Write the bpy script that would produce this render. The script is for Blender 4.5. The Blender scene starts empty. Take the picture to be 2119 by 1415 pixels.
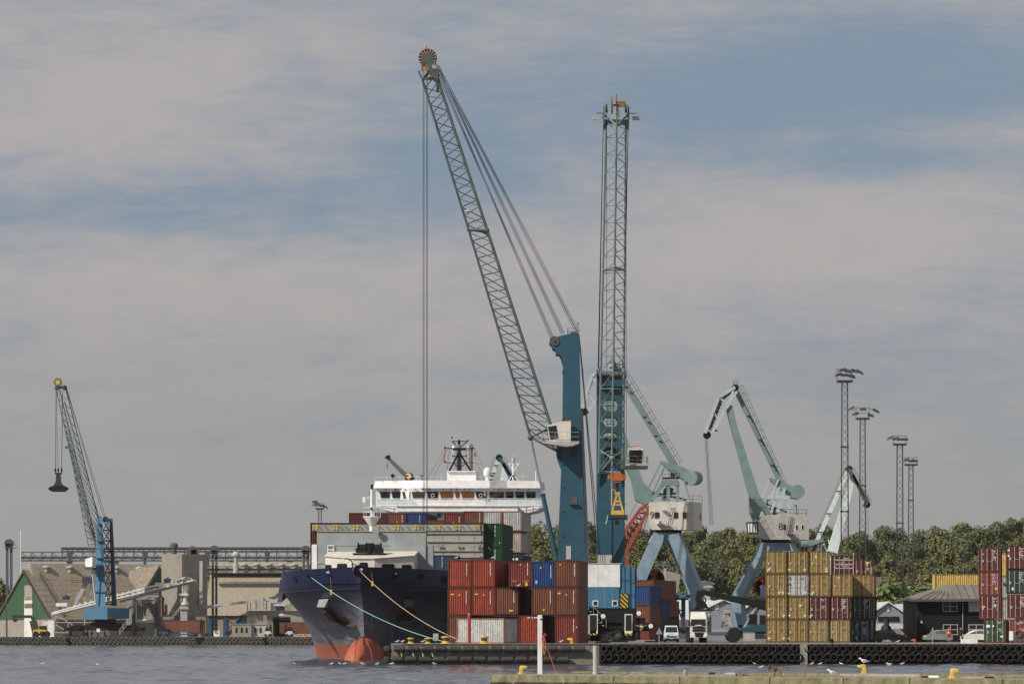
import bpy, math, random
from mathutils import Vector, Matrix
random.seed(7)
R = math.radians
SC = bpy.context.scene
COL = SC.collection
# ------------------------------------------------------------ camera, sky, sun
F = 7600.0; HZ = 1307.6; HC = 3.14; QZ = 1.98      # focal length and horizon in photo pixels, eye and quay height in metres
cam_d = bpy.data.cameras.new("camera"); cam = bpy.data.objects.new("camera", cam_d); COL.objects.link(cam)
cam.location = (0, 0, HC); cam.rotation_euler = (R(90), 0, 0)
cam_d.sensor_width = 36; cam_d.lens = F / 2119 * 36
cam_d.shift_y = (HZ - 707.5) / 2119
cam_d.clip_start = 1; cam_d.clip_end = 30000
SC.camera = cam
SUN = Vector((-0.76, -0.54, 0.70)).normalized()
sun_d = bpy.data.lights.new("sun", 'SUN'); sun_d.energy = 4.4; sun_d.angle = R(0.5); sun_d.color = (1.0, 0.93, 0.83)
sun = bpy.data.objects.new("sun", sun_d); COL.objects.link(sun)
sun.rotation_euler = (-SUN).to_track_quat('-Z', 'Y').to_euler()
SC.view_settings.view_transform = 'Standard'; SC.view_settings.look = 'None'
SC.view_settings.exposure = 0; SC.view_settings.gamma = 1; SC.view_settings.use_curve_mapping = False

class NT:
 """small helper to wire shader nodes"""
 def __init__(s, tree): s.t = tree; s.n = tree.nodes; s.l = tree.links; s.n.clear()
 def add(s, kind, **kw):
  nd = s.n.new(kind)
  for k, v in kw.items():
   if k.startswith('i_'):
    key = k[2:]; key = int(key) if key.isdigit() else key.replace('_', ' ')
    s.set(nd, key, v)
   else: setattr(nd, k, v)
  return nd
 def set(s, nd, key, v):
  if isinstance(v, bpy.types.NodeSocket): s.l.new(v, nd.inputs[key])
  else: nd.inputs[key].default_value = v
 def math(s, op, a, b=0.0, c=None, clamp=False):
  nd = s.n.new('ShaderNodeMath'); nd.operation = op; nd.use_clamp = clamp
  s.set(nd, 0, a); s.set(nd, 1, b)
  if c is not None: s.set(nd, 2, c)
  return nd.outputs[0]
 def mix(s, f, a, b, mode='MIX'):
  nd = s.n.new('ShaderNodeMix'); nd.data_type = 'RGBA'; nd.blend_type = mode
  s.set(nd, 0, f); s.set(nd, 6, a); s.set(nd, 7, b)
  return nd.outputs[2]
 def noise(s, vec, scale, detail=4, rough=.55, dist=0.0):
  nd = s.n.new('ShaderNodeTexNoise'); s.l.new(vec, nd.inputs['Vector'])
  nd.inputs['Scale'].default_value = scale; nd.inputs['Detail'].default_value = detail
  nd.inputs['Roughness'].default_value = rough; nd.inputs['Distortion'].default_value = dist
  return nd.outputs[0]
 def mapr(s, v, a, b, c=0.0, d=1.0, smooth=False):
  nd = s.n.new('ShaderNodeMapRange'); nd.clamp = True
  if smooth: nd.interpolation_type = 'SMOOTHSTEP'
  s.set(nd, 0, v); s.set(nd, 1, a); s.set(nd, 2, b); s.set(nd, 3, c); s.set(nd, 4, d)
  return nd.outputs[0]
 def scale(s, vec, sc, loc=(0, 0, 0), rot=(0, 0, 0)):
  nd = s.n.new('ShaderNodeMapping'); s.l.new(vec, nd.inputs[0])
  nd.inputs['Scale'].default_value = sc; nd.inputs['Location'].default_value = loc; nd.inputs['Rotation'].default_value = rot
  return nd.outputs[0]

world = bpy.data.worlds.new("World"); SC.world = world; world.use_nodes = True
w = NT(world.node_tree)
sky = w.add('ShaderNodeTexSky'); sky.sky_type = 'NISHITA'; sky.sun_disc = False
sky.sun_elevation = math.asin(SUN.z); sky.sun_rotation = math.atan2(SUN.x, SUN.y)
sky.air_density = 1.2; sky.dust_density = 2.0
tc = w.add('ShaderNodeTexCoord').outputs['Generated']
sep = w.add('ShaderNodeSeparateXYZ'); w.l.new(tc, sep.inputs[0])
dx, dy, dz = sep.outputs
ady = w.math('MAXIMUM', w.math('ABSOLUTE', dy), 0.25)
U = w.math('DIVIDE', dx, ady); V = w.math('DIVIDE', dz, ady)
cmb = w.add('ShaderNodeCombineXYZ'); w.l.new(U, cmb.inputs[0]); w.l.new(V, cmb.inputs[1]); w.l.new(dy, cmb.inputs[2])
uv = cmb.outputs[0]
n1 = w.noise(w.scale(uv, (9, 26, 1), rot=(0, 0, R(-8))), 1.0, 7, .55, .6)
n2 = w.noise(w.scale(uv, (30, 80, 1), rot=(0, 0, R(12))), 1.0, 6, .6, .8)
n3 = w.noise(w.scale(uv, (42, 210, 1), rot=(0, 0, R(-14))), 1.0, 7, .62, 1.1)
def blob(px, py, rx, ry, amt):
 """soft patch of sky colour at one direction; radii in the same angular units"""
 u0 = (px - 1059.5) / F; v0 = (HZ - py) / F
 a = w.math('DIVIDE', w.math('SUBTRACT', U, u0), rx / F); b = w.math('DIVIDE', w.math('SUBTRACT', V, v0), ry / F)
 r2 = w.math('ADD', w.math('MULTIPLY', a, a), w.math('MULTIPLY', b, b))
 g = w.math('EXPONENT', w.math('MULTIPLY', r2, -1.0))
 return w.math('MULTIPLY', g, amt)
cov = w.math('ADD', w.math('MULTIPLY', w.math('SUBTRACT', n1, .5), .95), .60)
cov = w.math('ADD', cov, w.math('MULTIPLY', w.math('SUBTRACT', n2, .5), .75))
cov = w.math('ADD', cov, w.math('MULTIPLY', w.math('SUBTRACT', n3, .5), .55))
for b in [(1750, 200, 540, 140, -.72), (950, 330, 260, 200, -.34), (300, 440, 420, 60, -.30), (700, 430, 260, 90, -.18), (600, 240, 260, 60, -.2), (1900, 60, 420, 90, -.2),
    (250, 200, 420, 150, .35), (1950, 270, 300, 45, .3), (700, 600, 700, 110, .38), (1700, 480, 600, 130, .40), (1150, 90, 160, 90, .1),
    (800, 860, 900, 60, -.12), (1600, 760, 700, 50, -.1), (1900, 330, 250, 30, -.2)]:
 cov = w.math('ADD', cov, blob(*b))
cov = w.mapr(cov, 0.05, 1.05, 0, 1, True)
blue = (2.05, 2.72, 3.65, 1); cloud = (4.55, 4.22, 4.08, 1); low = (3.45, 3.40, 3.22, 1)
base = w.mix(0.12, blue, sky.outputs[0])
c = w.mix(w.math('MULTIPLY', cov, .92), base, cloud)
hz = w.mapr(V, 0.02, 0.115, 1, 0, True)
c = w.mix(w.math('MULTIPLY', hz, .80), c, low)
bg = w.add('ShaderNodeBackground'); bg.inputs[1].default_value = 0.1; w.l.new(c, bg.inputs[0])
out = w.add('ShaderNodeOutputWorld'); w.l.new(bg.outputs[0], out.inputs[0])

# ------------------------------------------------------------ materials
MATS = {}
def paint(name, col, rough=.55, metal=0.0, dirt=(.10, .07, .05), amt=.35, sc=.6, streak=.25, bump=0.0, bsc=8.0, spec=.4, fine=.12, lo=.48):
 """painted or weathered surface: base colour with streaky dirt in world space and optional bump"""
 m = bpy.data.materials.new(name); m.use_nodes = True; n = NT(m.node_tree)
 pos = n.add('ShaderNodeNewGeometry').outputs['Position']
 a = n.noise(n.scale(pos, (sc, sc, sc * streak)), 1.0, 6, .65, .2)
 b = n.noise(n.scale(pos, (sc * 7, sc * 7, sc * 7 * streak)), 1.0, 4, .6)
 f = n.mapr(n.math('ADD', n.math('MULTIPLY', a, .7), n.math('MULTIPLY', b, .3)), lo, lo + .22, 0, amt)
 c4 = (*col, 1)
 v = n.mapr(n.noise(pos, sc * 2.3, 3), .3, .7, 1 - fine, 1 + fine)
 vv = n.add('ShaderNodeCombineXYZ'); [n.l.new(v, vv.inputs[i]) for i in range(3)]
 base = n.mix(1.0, c4, vv.outputs[0], 'MULTIPLY')
 base = n.mix(f, base, (*dirt, 1))
 p = n.add('ShaderNodeBsdfPrincipled'); n.l.new(base, p.inputs['Base Color'])
 p.inputs['Roughness'].default_value = rough; p.inputs['Metallic'].default_value = metal
 p.inputs['Specular IOR Level'].default_value = spec
 if bump:
  bn = n.add('ShaderNodeBump'); bn.inputs['Strength'].default_value = bump; bn.inputs['Distance'].default_value = .1
  n.l.new(n.noise(pos, bsc, 5), bn.inputs['Height']); n.l.new(bn.outputs[0], p.inputs['Normal'])
 o = n.add('ShaderNodeOutputMaterial'); n.l.new(p.outputs[0], o.inputs[0])
 m.diffuse_color = c4; MATS[name] = m
 return m
RUST = (.12, .05, .025)
for nm, col, kw in [
 ('blue_steel', (.024, .082, .125), dict(rough=.45, dirt=(.035, .06, .085), amt=.5, sc=.35)),
 ('blue_deep', (.020, .085, .155), dict(dirt=(.02, .04, .06), amt=.5)),
 ('blue_light', (.25, .35, .42), dict(dirt=(.13, .17, .20), amt=.45, sc=.3)),
 ('blue_panel', (.05, .16, .27), dict(dirt=(.05, .12, .2), amt=.3)),
 ('boom_green', (.080, .105, .092), dict(dirt=(.05, .05, .04), amt=.5)),
 ('boom_green_lit', (.19, .24, .22), dict(dirt=(.10, .11, .10), amt=.4)),  # the boom green lightened to stand for sun on the camera-facing boom
 ('boom_dark', (.036, .040, .036), dict(dirt=RUST, amt=.4)),
 ('mint', (.18, .265, .262), dict(dirt=(.12, .16, .15), amt=.4, sc=.3)),
 ('mint_sunlit', (.60, .68, .67), dict(dirt=(.3, .35, .35), amt=.25)),  # mint whitened to stand for strong sun on the far crane booms
 ('mint_grey', (.44, .51, .51), dict(dirt=(.3, .33, .33), amt=.3)),
 ('white', (.74, .735, .74), dict(dirt=(.45, .40, .34), amt=.25)),
 ('white_clean', (.86, .86, .86), dict(amt=.05)),
 ('cream', (.64, .60, .53), dict(dirt=(.3, .24, .17), amt=.35)),
 ('grey_light', (.42, .41, .39), dict(dirt=(.2, .17, .14), amt=.4)),
 ('grey_ship', (.27, .30, .30), dict(dirt=(.15, .15, .14), amt=.35, sc=.3)),
 ('grey_dark', (.085, .09, .095), dict(dirt=(.05, .04, .03), amt=.4)),
 ('steel', (.34, .35, .36), dict(rough=.4, metal=.4, amt=.3)),
 ('chrome', (.55, .56, .58), dict(rough=.22, metal=.8, amt=.1)),
 ('black', (.010, .010, .010), dict(rough=.6, amt=.3, dirt=(.026, .021, .016), spec=.2)),
 ('charcoal', (.013, .013, .014), dict(rough=.75, amt=.35, dirt=(.030, .026, .022), spec=.2)),
 ('rubber', (.022, .0205, .017), dict(rough=.8, amt=.7, dirt=(.060, .056, .042), sc=2.5, spec=.2)),
 ('fender_rubber', (.040, .038, .032), dict(rough=.6, amt=.7, dirt=(.095, .088, .07), sc=2.5, spec=.4)),
 ('rubber_worn', (.13, .12, .105), dict(rough=.8, amt=.6, dirt=(.10, .09, .07), sc=2)),
 ('cable', (.012, .012, .014), dict(rough=.6, amt=0)),
 ('red_paint', (.40, .045, .035), dict(rough=.45, amt=.2)),
 ('red_boom', (.30, .060, .035), dict(dirt=(.10, .04, .03), amt=.5)),
 ('orange', (.42, .13, .030), dict(dirt=RUST, amt=.5)),
 ('orange_bright', (.75, .10, .025), dict(amt=0)),
 ('rope_orange', (.58, .17, .06), dict(amt=.2, sc=4)),
 ('rope_green', (.22, .50, .36), dict(amt=.1, sc=4)),
 ('rope_buff', (.55, .42, .28), dict(amt=.2, sc=4)),
 ('yellow', (.60, .42, .09), dict(dirt=(.24, .11, .03), amt=.6, sc=2)),
 ('yellow_bollard', (.62, .47, .04), dict(dirt=(.30, .13, .03), amt=.7, sc=3, lo=.42)),
 ('glass_dark', (.014, .016, .014), dict(rough=.08, amt=0, spec=.6)),
 ('glass_tan', (.17, .065, .018), dict(rough=.3, amt=.2, spec=.4)),
 ('glass_olive', (.05, .048, .018), dict(rough=.12, amt=.3, dirt=(.01, .01, .01), spec=.6)),
 ('boot_red', (.42, .115, .065), dict(dirt=(.22, .10, .06), amt=.5)),
 ('tan_roof', (.27, .225, .165), dict(dirt=(.095, .075, .052), amt=.8, sc=1.5, streak=.6, bump=.3, bsc=1.5, lo=.40)),
 ('tan_roof_light', (.36, .31, .235), dict(dirt=(.16, .13, .09), amt=.7, sc=1.6, streak=.6, lo=.44)),
 ('green_wall', (.028, .088, .040), dict(dirt=(.11, .11, .07), amt=.6, sc=.25, streak=.4)),
 ('green_dark', (.02, .05, .025), dict()),
 ('beige_wall', (.30, .265, .215), dict(dirt=(.17, .14, .11), amt=.4, sc=.3)),
 ('silo_wall', (.31, .28, .235), dict(dirt=(.17, .15, .12), amt=.35, sc=.25)),
 ('concrete', (.30, .285, .25), dict(rough=.85, dirt=(.13, .115, .09), amt=.6, sc=.8, bump=.3)),
 ('concrete_mid', (.19, .18, .155), dict(rough=.85, dirt=(.07, .065, .05), amt=.75, sc=1.0, bump=.3)),
 ('concrete_dark', (.12, .115, .10), dict(rough=.85, dirt=(.045, .04, .032), amt=.7, sc=.8, bump=.3)),
 ('concrete_moss', (.25, .225, .13), dict(rough=.9, dirt=(.085, .085, .035), amt=.8, sc=2.2, lo=.40, bump=.5, streak=.5)),
 ('wood_dark', (.055, .032, .022), dict(rough=.9, amt=.5, dirt=(.02, .015, .01), sc=2)),
 ('warehouse_grey', (.23, .25, .285), dict(amt=.1)),
 ('warehouse_roof', (.52, .53, .55), dict(amt=.15, dirt=(.35, .34, .32))),
 ('car_glass', (.07, .08, .075), dict(rough=.1, amt=0, spec=.6)),
 ('roof_felt', (.21, .19, .16), dict(dirt=(.10, .08, .06), amt=.7, sc=.8, lo=.42)),
 ('lash_wall', (.33, .32, .285), dict(dirt=(.20, .17, .13), amt=.55, sc=.4)),
 ('door_white', (.66, .65, .60), dict(amt=.2)),
 ('skin', (.50, .28, .20), dict(amt=0)), ('hair', (.05, .03, .02), dict(amt=0)),
 ('cloth_black', (.02, .02, .024), dict(rough=.9, amt=0)), ('cloth_navy', (.03, .04, .07), dict(rough=.9, amt=0)),
 ('feather_white', (.85, .84, .82), dict(rough=.8, amt=0)), ('feather_grey', (.36, .37, .39), dict(rough=.8, amt=.1)),
 ('car_dark', (.022, .020, .020), dict(rough=.18, amt=.15, spec=.6)), ('car_silver', (.38, .39, .40), dict(rough=.25, metal=.5, amt=.1)),
 ('van_blue', (.50, .60, .66), dict(rough=.3, amt=.1)), ('truck_white', (.74, .73, .68), dict(rough=.3, amt=.2)),
 ('lamp_head', (.06, .06, .058), dict(rough=.4, amt=.2)),
 ('leaf_stain', (.2, .2, .1), dict()),
 ('placard', (.80, .79, .76), dict(amt=.1)), ('mark_yellow', (.62, .42, .05), dict(amt=.2)), ('mark_pink', (.55, .22, .25), dict(amt=.2)),
 ('mark_blue', (.10, .30, .50), dict(amt=.1)), ('mark_dark', (.05, .05, .05), dict(amt=.1)),
]: paint(nm, col, **kw)
CC = {'red': (.31, .058, .032), 'brown': (.185, .068, .040), 'maroon': (.115, .022, .024), 'oxide': (.21, .040, .034), 'blue': (.018, .055, .20),
   'navy': (.03, .06, .10), 'steelblue': (.035, .075, .12), 'green': (.012, .075, .028), 'olive_green': (.035, .075, .03), 'darkgreen': (.02, .06, .045), 'grey': (.36, .355, .33), 'pale': (.45, .45, .43),
   'ochre': (.30, .195, .062), 'ochre_light': (.32, .235, .095), 'yellowc': (.60, .42, .12), 'white_c': (.50, .48, .49), 'darkred': (.085, .020, .018), 'coral': (.30, .07, .05)}
for k, v in CC.items():
 paint('c_' + k, v, rough=.55, dirt=tuple(x * .36 + .012 for x in v), amt=.7, sc=1.3, fine=.22, lo=.46)
 paint('f_' + k, tuple(x * .42 for x in v), rough=.6, dirt=(.07, .035, .02), amt=.7, sc=1.5)
paint('c_rusty', (.45, .44, .42), dirt=(.20, .075, .03), amt=.9, sc=1.1, streak=.12, lo=.47)
paint('f_rusty', (.28, .12, .06), amt=.6)
paint('rod', (.42, .40, .36), amt=.2); paint('rod_ochre', (.50, .42, .26), amt=.3)

def special(name):
 m = bpy.data.materials.new(name); m.use_nodes = True; n = NT(m.node_tree); MATS[name] = m
 p = n.add('ShaderNodeBsdfPrincipled'); o = n.add('ShaderNodeOutputMaterial'); n.l.new(p.outputs[0], o.inputs[0])
 return m, n, p
# water
m, n, p = special('water')
pos = n.add('ShaderNodeNewGeometry').outputs['Position']
p.inputs['Base Color'].default_value = (.085, .092, .108, 1); p.inputs['Roughness'].default_value = .10; p.inputs['IOR'].default_value = 1.33
h1 = n.noise(n.scale(pos, (1.6, .8, 1)), 1.0, 5, .65, .3)
b = n.add('ShaderNodeBump'); b.inputs['Strength'].default_value = .4; b.inputs['Distance'].default_value = .12
n.l.new(h1, b.inputs['Height']); n.l.new(b.outputs[0], p.inputs['Normal'])
# hull: navy topsides with a red boot top below z=1.76, faded streaky paint, greyer low and darker high to stand for sun and shade on the flare
m, n, p = special('hull_paint')
pos = n.add('ShaderNodeNewGeometry').outputs['Position']; sp = n.add('ShaderNodeSeparateXYZ'); n.l.new(pos, sp.inputs[0])
st = n.noise(n.scale(pos, (.35, .10, 1.6)), 1.0, 7, .7, .8); pt = n.noise(pos, .5, 6, .65)
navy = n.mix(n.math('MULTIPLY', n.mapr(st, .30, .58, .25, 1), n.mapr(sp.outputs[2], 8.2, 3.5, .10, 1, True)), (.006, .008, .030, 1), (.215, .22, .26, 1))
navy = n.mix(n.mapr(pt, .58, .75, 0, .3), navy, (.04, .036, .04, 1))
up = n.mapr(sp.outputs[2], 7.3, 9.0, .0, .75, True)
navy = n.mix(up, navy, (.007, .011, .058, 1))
rst = n.mapr(n.noise(n.scale(pos, (2.2, 2.2, .25)), 1.0, 6, .7), .60, .74, 0, .55)
navy = n.mix(rst, navy, (.085, .045, .03, 1))
cy = n.add('ShaderNodeCombineXYZ'); n.l.new(sp.outputs[1], cy.inputs[0]); n.l.new(sp.outputs[2], cy.inputs[1])
br = n.add('ShaderNodeTexBrick', i_Scale=1.0); n.l.new(cy.outputs[0], br.inputs['Vector']); br.inputs['Mortar Size'].default_value = .025; br.inputs['Brick Width'].default_value = 5.5; br.inputs['Row Height'].default_value = 1.7; br.inputs['Mortar Smooth'].default_value = .5
navy = n.mix(n.math('MULTIPLY', br.outputs['Fac'], .45), navy, (.03, .026, .03, 1))
red = n.mix(n.mapr(pt, .4, .7, 0, .6), (.40, .105, .06, 1), (.26, .10, .06, 1))
cc = n.mix(n.mapr(sp.outputs[2], 1.74, 1.78), red, navy)
n.l.new(cc, p.inputs['Base Color']); p.inputs['Roughness'].default_value = .42
b = n.add('ShaderNodeBump'); b.inputs['Strength'].default_value = .25; b.inputs['Distance'].default_value = .15
n.l.new(n.noise(n.scale(pos, (.8, .8, .5)), 1.0, 3), b.inputs['Height']); n.l.new(b.outputs[0], p.inputs['Normal'])
# hazard stripes
m, n, p = special('hazard')
pos = n.add('ShaderNodeNewGeometry').outputs['Position']; sp = n.add('ShaderNodeSeparateXYZ'); n.l.new(pos, sp.inputs[0])
fr = n.math('FRACT', n.math('MULTIPLY', n.math('ADD', n.math('ADD', sp.outputs[0], sp.outputs[1]), sp.outputs[2]), 1.9))
n.l.new(n.mix(n.math('GREATER_THAN', fr, .5), (.55, .36, .03, 1), (.015, .015, .015, 1)), p.inputs['Base Color'])
# asphalt of the quay, hill soil
m, n, p = special('quay_top')
pos = n.add('ShaderNodeNewGeometry').outputs['Position']
n.l.new(n.mix(n.noise(pos, .4, 6, .7), (.13, .125, .115, 1), (.24, .225, .20, 1)), p.inputs['Base Color']); p.inputs['Roughness'].default_value = .9
m, n, p = special('hill_soil')
pos = n.add('ShaderNodeNewGeometry').outputs['Position']
n.l.new(n.mix(n.noise(pos, .2, 6, .7), (.02, .03, .012, 1), (.05, .06, .025, 1)), p.inputs['Base Color']); p.inputs['Roughness'].default_value = 1
for nm, a, bcol in [('leaf_a', (.175, .182, .068), (.082, .090, .036)), ('leaf_b', (.205, .195, .068), (.098, .098, .038)), ('leaf_c', (.155, .172, .076), (.074, .086, .042)),
     ('leaf_d', (.22, .185, .068), (.108, .098, .038)), ('leaf_e', (.20, .25, .095), (.085, .11, .042))]:
 m, n, p = special(nm)
 g = n.add('ShaderNodeNewGeometry')
 f = n.mapr(n.noise(g.outputs['Position'], .35, 4, .7), .35, .68)
 rnd = n.mapr(n.noise(g.outputs['Position'], 3.0, 2, .7), .3, .7, .7, 1.3)
 vv = n.add('ShaderNodeCombineXYZ'); [n.l.new(rnd, vv.inputs[i]) for i in range(3)]
 n.l.new(n.mix(1.0, n.mix(f, (*bcol, 1), (*a, 1)), vv.outputs[0], 'MULTIPLY'), p.inputs['Base Color'])
 p.inputs['Roughness'].default_value = .8; p.inputs['Specular IOR Level'].default_value = .15

# ------------------------------------------------------------ geometry helpers
MW = {}
def X(px, d): return (px - 1059.5) * d / F
def Z(py, d): return HC + (HZ - py) * d / F
def W(px, py, d): return Vector((X(px, d), d, Z(py, d)))
def tag(o, label=None, cat=None, group=None, kind=None):
 if label: o['label'] = label
 if cat: o['category'] = cat
 if group: o['group'] = group
 if kind: o['kind'] = kind
 return o
def thing(name, label, cat, loc=(0, 0, 0), rz=0, group=None):
 o = bpy.data.objects.new(name, None); COL.objects.link(o); o.location = loc; o.rotation_euler = (0, 0, rz); o.empty_display_size = .5
 tag(o, label, cat, group); MW[o] = Matrix.Translation(loc) @ Matrix.Rotation(rz, 4, 'Z')
 return o
def frame(p, q):
 z = (q - p); L = z.length; z = z / L if L > 1e-9 else Vector((0, 0, 1))
 a = Vector((0, 0, 1)) if abs(z.z) < .95 else Vector((0, 1, 0))
 x = z.cross(a).normalized(); y = z.cross(x)
 return x, y
class MB:
 def __init__(s, xf=None): s.v = []; s.f = []; s.m = []; s.k = 0; s.xf = xf
 def mat(s, k): s.k = k; return s
 def addv(s, pts):
  b = len(s.v)
  for p in pts:
   p = Vector(p); s.v.append(s.xf @ p if s.xf else p)
  return b
 def face(s, idx): s.f.append(tuple(idx)); s.m.append(s.k)
 def quad(s, *pts):
  b = s.addv(pts); s.face(range(b, b + len(pts))); return s
 def hexa(s, a, c):   # two matching rings
  n = len(a); b = s.addv(list(a) + list(c))
  s.face([b + i for i in range(n)][::-1]); s.face([b + n + i for i in range(n)])
  for i in range(n): j = (i + 1) % n; s.face((b + i, b + j, b + n + j, b + n + i))
  return s
 def box(s, x0, x1, y0, y1, z0, z1):
  if x0 > x1: x0, x1 = x1, x0
  if y0 > y1: y0, y1 = y1, y0
  if z0 > z1: z0, z1 = z1, z0
  return s.hexa([(x0, y0, z0), (x1, y0, z0), (x1, y1, z0), (x0, y1, z0)], [(x0, y0, z1), (x1, y0, z1), (x1, y1, z1), (x0, y1, z1)])
 def prism(s, poly, axis, a, c):
  if axis == 'y': A = [(x, a, z) for x, z in poly]; B = [(x, c, z) for x, z in poly]
  elif axis == 'z': A = [(x, y, a) for x, y in poly]; B = [(x, y, c) for x, y in poly]
  else: A = [(a, y, z) for y, z in poly]; B = [(c, y, z) for y, z in poly]
  return s.hexa(A, B)
 def tube(s, p, q, r, n=6, r2=None):
  p = Vector(p); q = Vector(q); r2 = r if r2 is None else r2
  x, y = frame(p, q); A = []; B = []
  for i in range(n):
   t = 2 * math.pi * (i + .5) / n; d = x * math.cos(t) + y * math.sin(t)
   A.append(p + d * r); B.append(q + d * r2)
  return s.hexa(A, B)
 def bar(s, p, q, w, h=None, w2=None, h2=None):
  p = Vector(p); q = Vector(q); h = h or w; w2 = w2 or w; h2 = h2 or h
  x, y = frame(p, q)
  A = [p + x * sx * w / 2 + y * sy * h / 2 for sx, sy in ((-1, -1), (1, -1), (1, 1), (-1, 1))]
  B = [q + x * sx * w2 / 2 + y * sy * h2 / 2 for sx, sy in ((-1, -1), (1, -1), (1, 1), (-1, 1))]
  return s.hexa(A, B)
 def path(s, pts, r, n=5):
  for a, c in zip(pts[:-1], pts[1:]): s.tube(a, c, r, n)
  return s
 def lathe(s, prof, c=(0, 0, 0), axis='z', n=16, caps=True):
  c = Vector(c); rings = []
  for r, h in prof:
   pts = []
   for i in range(n):
    t = 2 * math.pi * i / n; a, b2 = r * math.cos(t), r * math.sin(t)
    pts.append(c + Vector({'z': (a, b2, h), 'y': (a, h, b2), 'x': (h, a, b2)}[axis]))
   rings.append(s.addv(pts))
  for A, B in zip(rings[:-1], rings[1:]):
   for i in range(n): j = (i + 1) % n; s.face((A + i, A + j, B + j, B + i))
  if caps: s.face([rings[0] + i for i in range(n)][::-1]); s.face([rings[-1] + i for i in range(n)])
  return s
 def ball(s, c, r, n=8, sx=1, sy=1, sz=1):
  c = Vector(c); rows = max(4, n // 2 + 1); rings = []
  for j in range(rows + 1):
   ph = math.pi * j / rows; rr = math.sin(ph) * r; zz = math.cos(ph) * r
   rings.append(s.addv([c + Vector((rr * math.cos(2 * math.pi * i / n) * sx, rr * math.sin(2 * math.pi * i / n) * sy, zz * sz)) for i in range(n)]))
  for A, B in zip(rings[:-1], rings[1:]):
   for i in range(n): j = (i + 1) % n; s.face((A + i, A + j, B + j, B + i))
  return s
 def rail(s, pts, h=1.0, step=1.5, r=.025, mids=1):
  """hand rail along a path of deck points"""
  pts = [Vector(p) for p in pts]
  for a, c in zip(pts[:-1], pts[1:]):
   L = (c - a).length; k = max(1, round(L / step))
   for i in range(k + 1):
    q = a.lerp(c, i / k); s.tube(q, q + Vector((0, 0, h)), r, 4)
   for t in range(mids + 1):
    dz = Vector((0, 0, h * (t + 1) / (mids + 1))); s.tube(a + dz, c + dz, r, 4)
  return s
 def build(s, name, mats, parent=None, loc=None, rz=0, local=False, smooth=False):
  if isinstance(mats, str): mats = [mats]
  me = bpy.data.meshes.new(name); o = bpy.data.objects.new(name, me); COL.objects.link(o)
  if parent is not None: o.parent = parent; M = MW[parent]; MW[o] = M
  else:
   l = Vector(loc or (0, 0, 0)); o.location = l; o.rotation_euler = (0, 0, rz); M = Matrix.Translation(l) @ Matrix.Rotation(rz, 4, 'Z'); MW[o] = M
  vs = s.v if local else [M.inverted() @ v for v in s.v]
  me.from_pydata([tuple(v) for v in vs], [], s.f)
  for m_ in mats: me.materials.append(MATS[m_])
  for p_, k in zip(me.polygons, s.m): p_.material_index = k
  import bmesh
  bm = bmesh.new(); bm.from_mesh(me); bmesh.ops.recalc_face_normals(bm, faces=bm.faces); bm.to_mesh(me); bm.free()
  if smooth:
   me.polygons.foreach_set('use_smooth', [True] * len(me.polygons))
  me.update()
  return o
def dup(root, loc=None, rz=None, label=None, parent=None):
 c = root.copy(); COL.objects.link(c)
 if parent is not None: c.parent = parent
 if loc is not None: c.location = loc
 if rz is not None: c.rotation_euler = (0, 0, rz)
 if label: c['label'] = label
 for ch in list(root.children): dup(ch, parent=c)
 return c
def text(name, s, size, loc, rot, mat, parent, depth=.01, local=False):
 cu = bpy.data.curves.new('t', 'FONT'); cu.body = s; cu.size = size; cu.extrude = depth; cu.align_x = 'CENTER'; cu.align_y = 'CENTER'; cu.resolution_u = 2
 t = bpy.data.objects.new('t', cu); COL.objects.link(t); bpy.context.view_layer.update()
 me = bpy.data.meshes.new_from_object(t); bpy.data.objects.remove(t)
 Mx = Matrix.Translation(loc) @ rot.to_4x4()
 if not local: Mx = MW[parent].inverted() @ Mx
 me.transform(Mx); me.materials.clear(); me.materials.append(MATS[mat])
 o = bpy.data.objects.new(name, me); COL.objects.link(o); o.parent = parent; MW[o] = MW[parent]
 return o
def facing(rz=0): return Matrix.Rotation(rz, 3, 'Z') @ Matrix.Rotation(R(90), 3, 'X')     # upright lettering, facing -Y when rz = 0
def PX(pts, d): return [(X(a, d), Z(b, d)) for a, b in pts]
# ------------------------------------------------------------ water, quays, hill
tag(MB().quad((-3000, -200, -.22), (3000, -200, -.22), (3000, 9000, -.22), (-3000, 9000, -.22)).build('open_water', 'water'), kind='structure')
import numpy as np
rg = np.random.RandomState(4); wx = np.arange(-128, 128.1, .42); wy = np.arange(90, 884.5, .85); GX, GY = np.meshgrid(wx, wy)
GZ = np.zeros_like(GX); env = .75 + .35 * np.sin(GX * .035 + GY * .011 + 1) * np.sin(GY * .023 + GX * .006)
for i in range(70):
 lam = 1.0 * (5.0) ** rg.rand(); th = rg.normal(1.35, .75); kk = 2 * math.pi / lam
 GZ += .0056 * lam ** .8 * np.sin(kk * (GX * math.cos(th) + GY * math.sin(th)) + rg.rand() * 6.28)
GZ = GZ * env - .02
nr, nc = GX.shape; me = bpy.data.meshes.new('water'); me.vertices.add(nr * nc); me.vertices.foreach_set('co', np.stack([GX, GY, GZ], -1).astype('f4').ravel())
ii = (np.arange(nr - 1)[:, None] * nc + np.arange(nc - 1)[None]).ravel(); fq = np.stack([ii, ii + 1, ii + nc + 1, ii + nc], -1).astype('i4'); nf = len(ii)
me.loops.add(nf * 4); me.loops.foreach_set('vertex_index', fq.ravel()); me.polygons.add(nf); me.polygons.foreach_set('loop_start', np.arange(nf, dtype='i4') * 4); me.polygons.foreach_set('use_smooth', np.ones(nf, bool))
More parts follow.
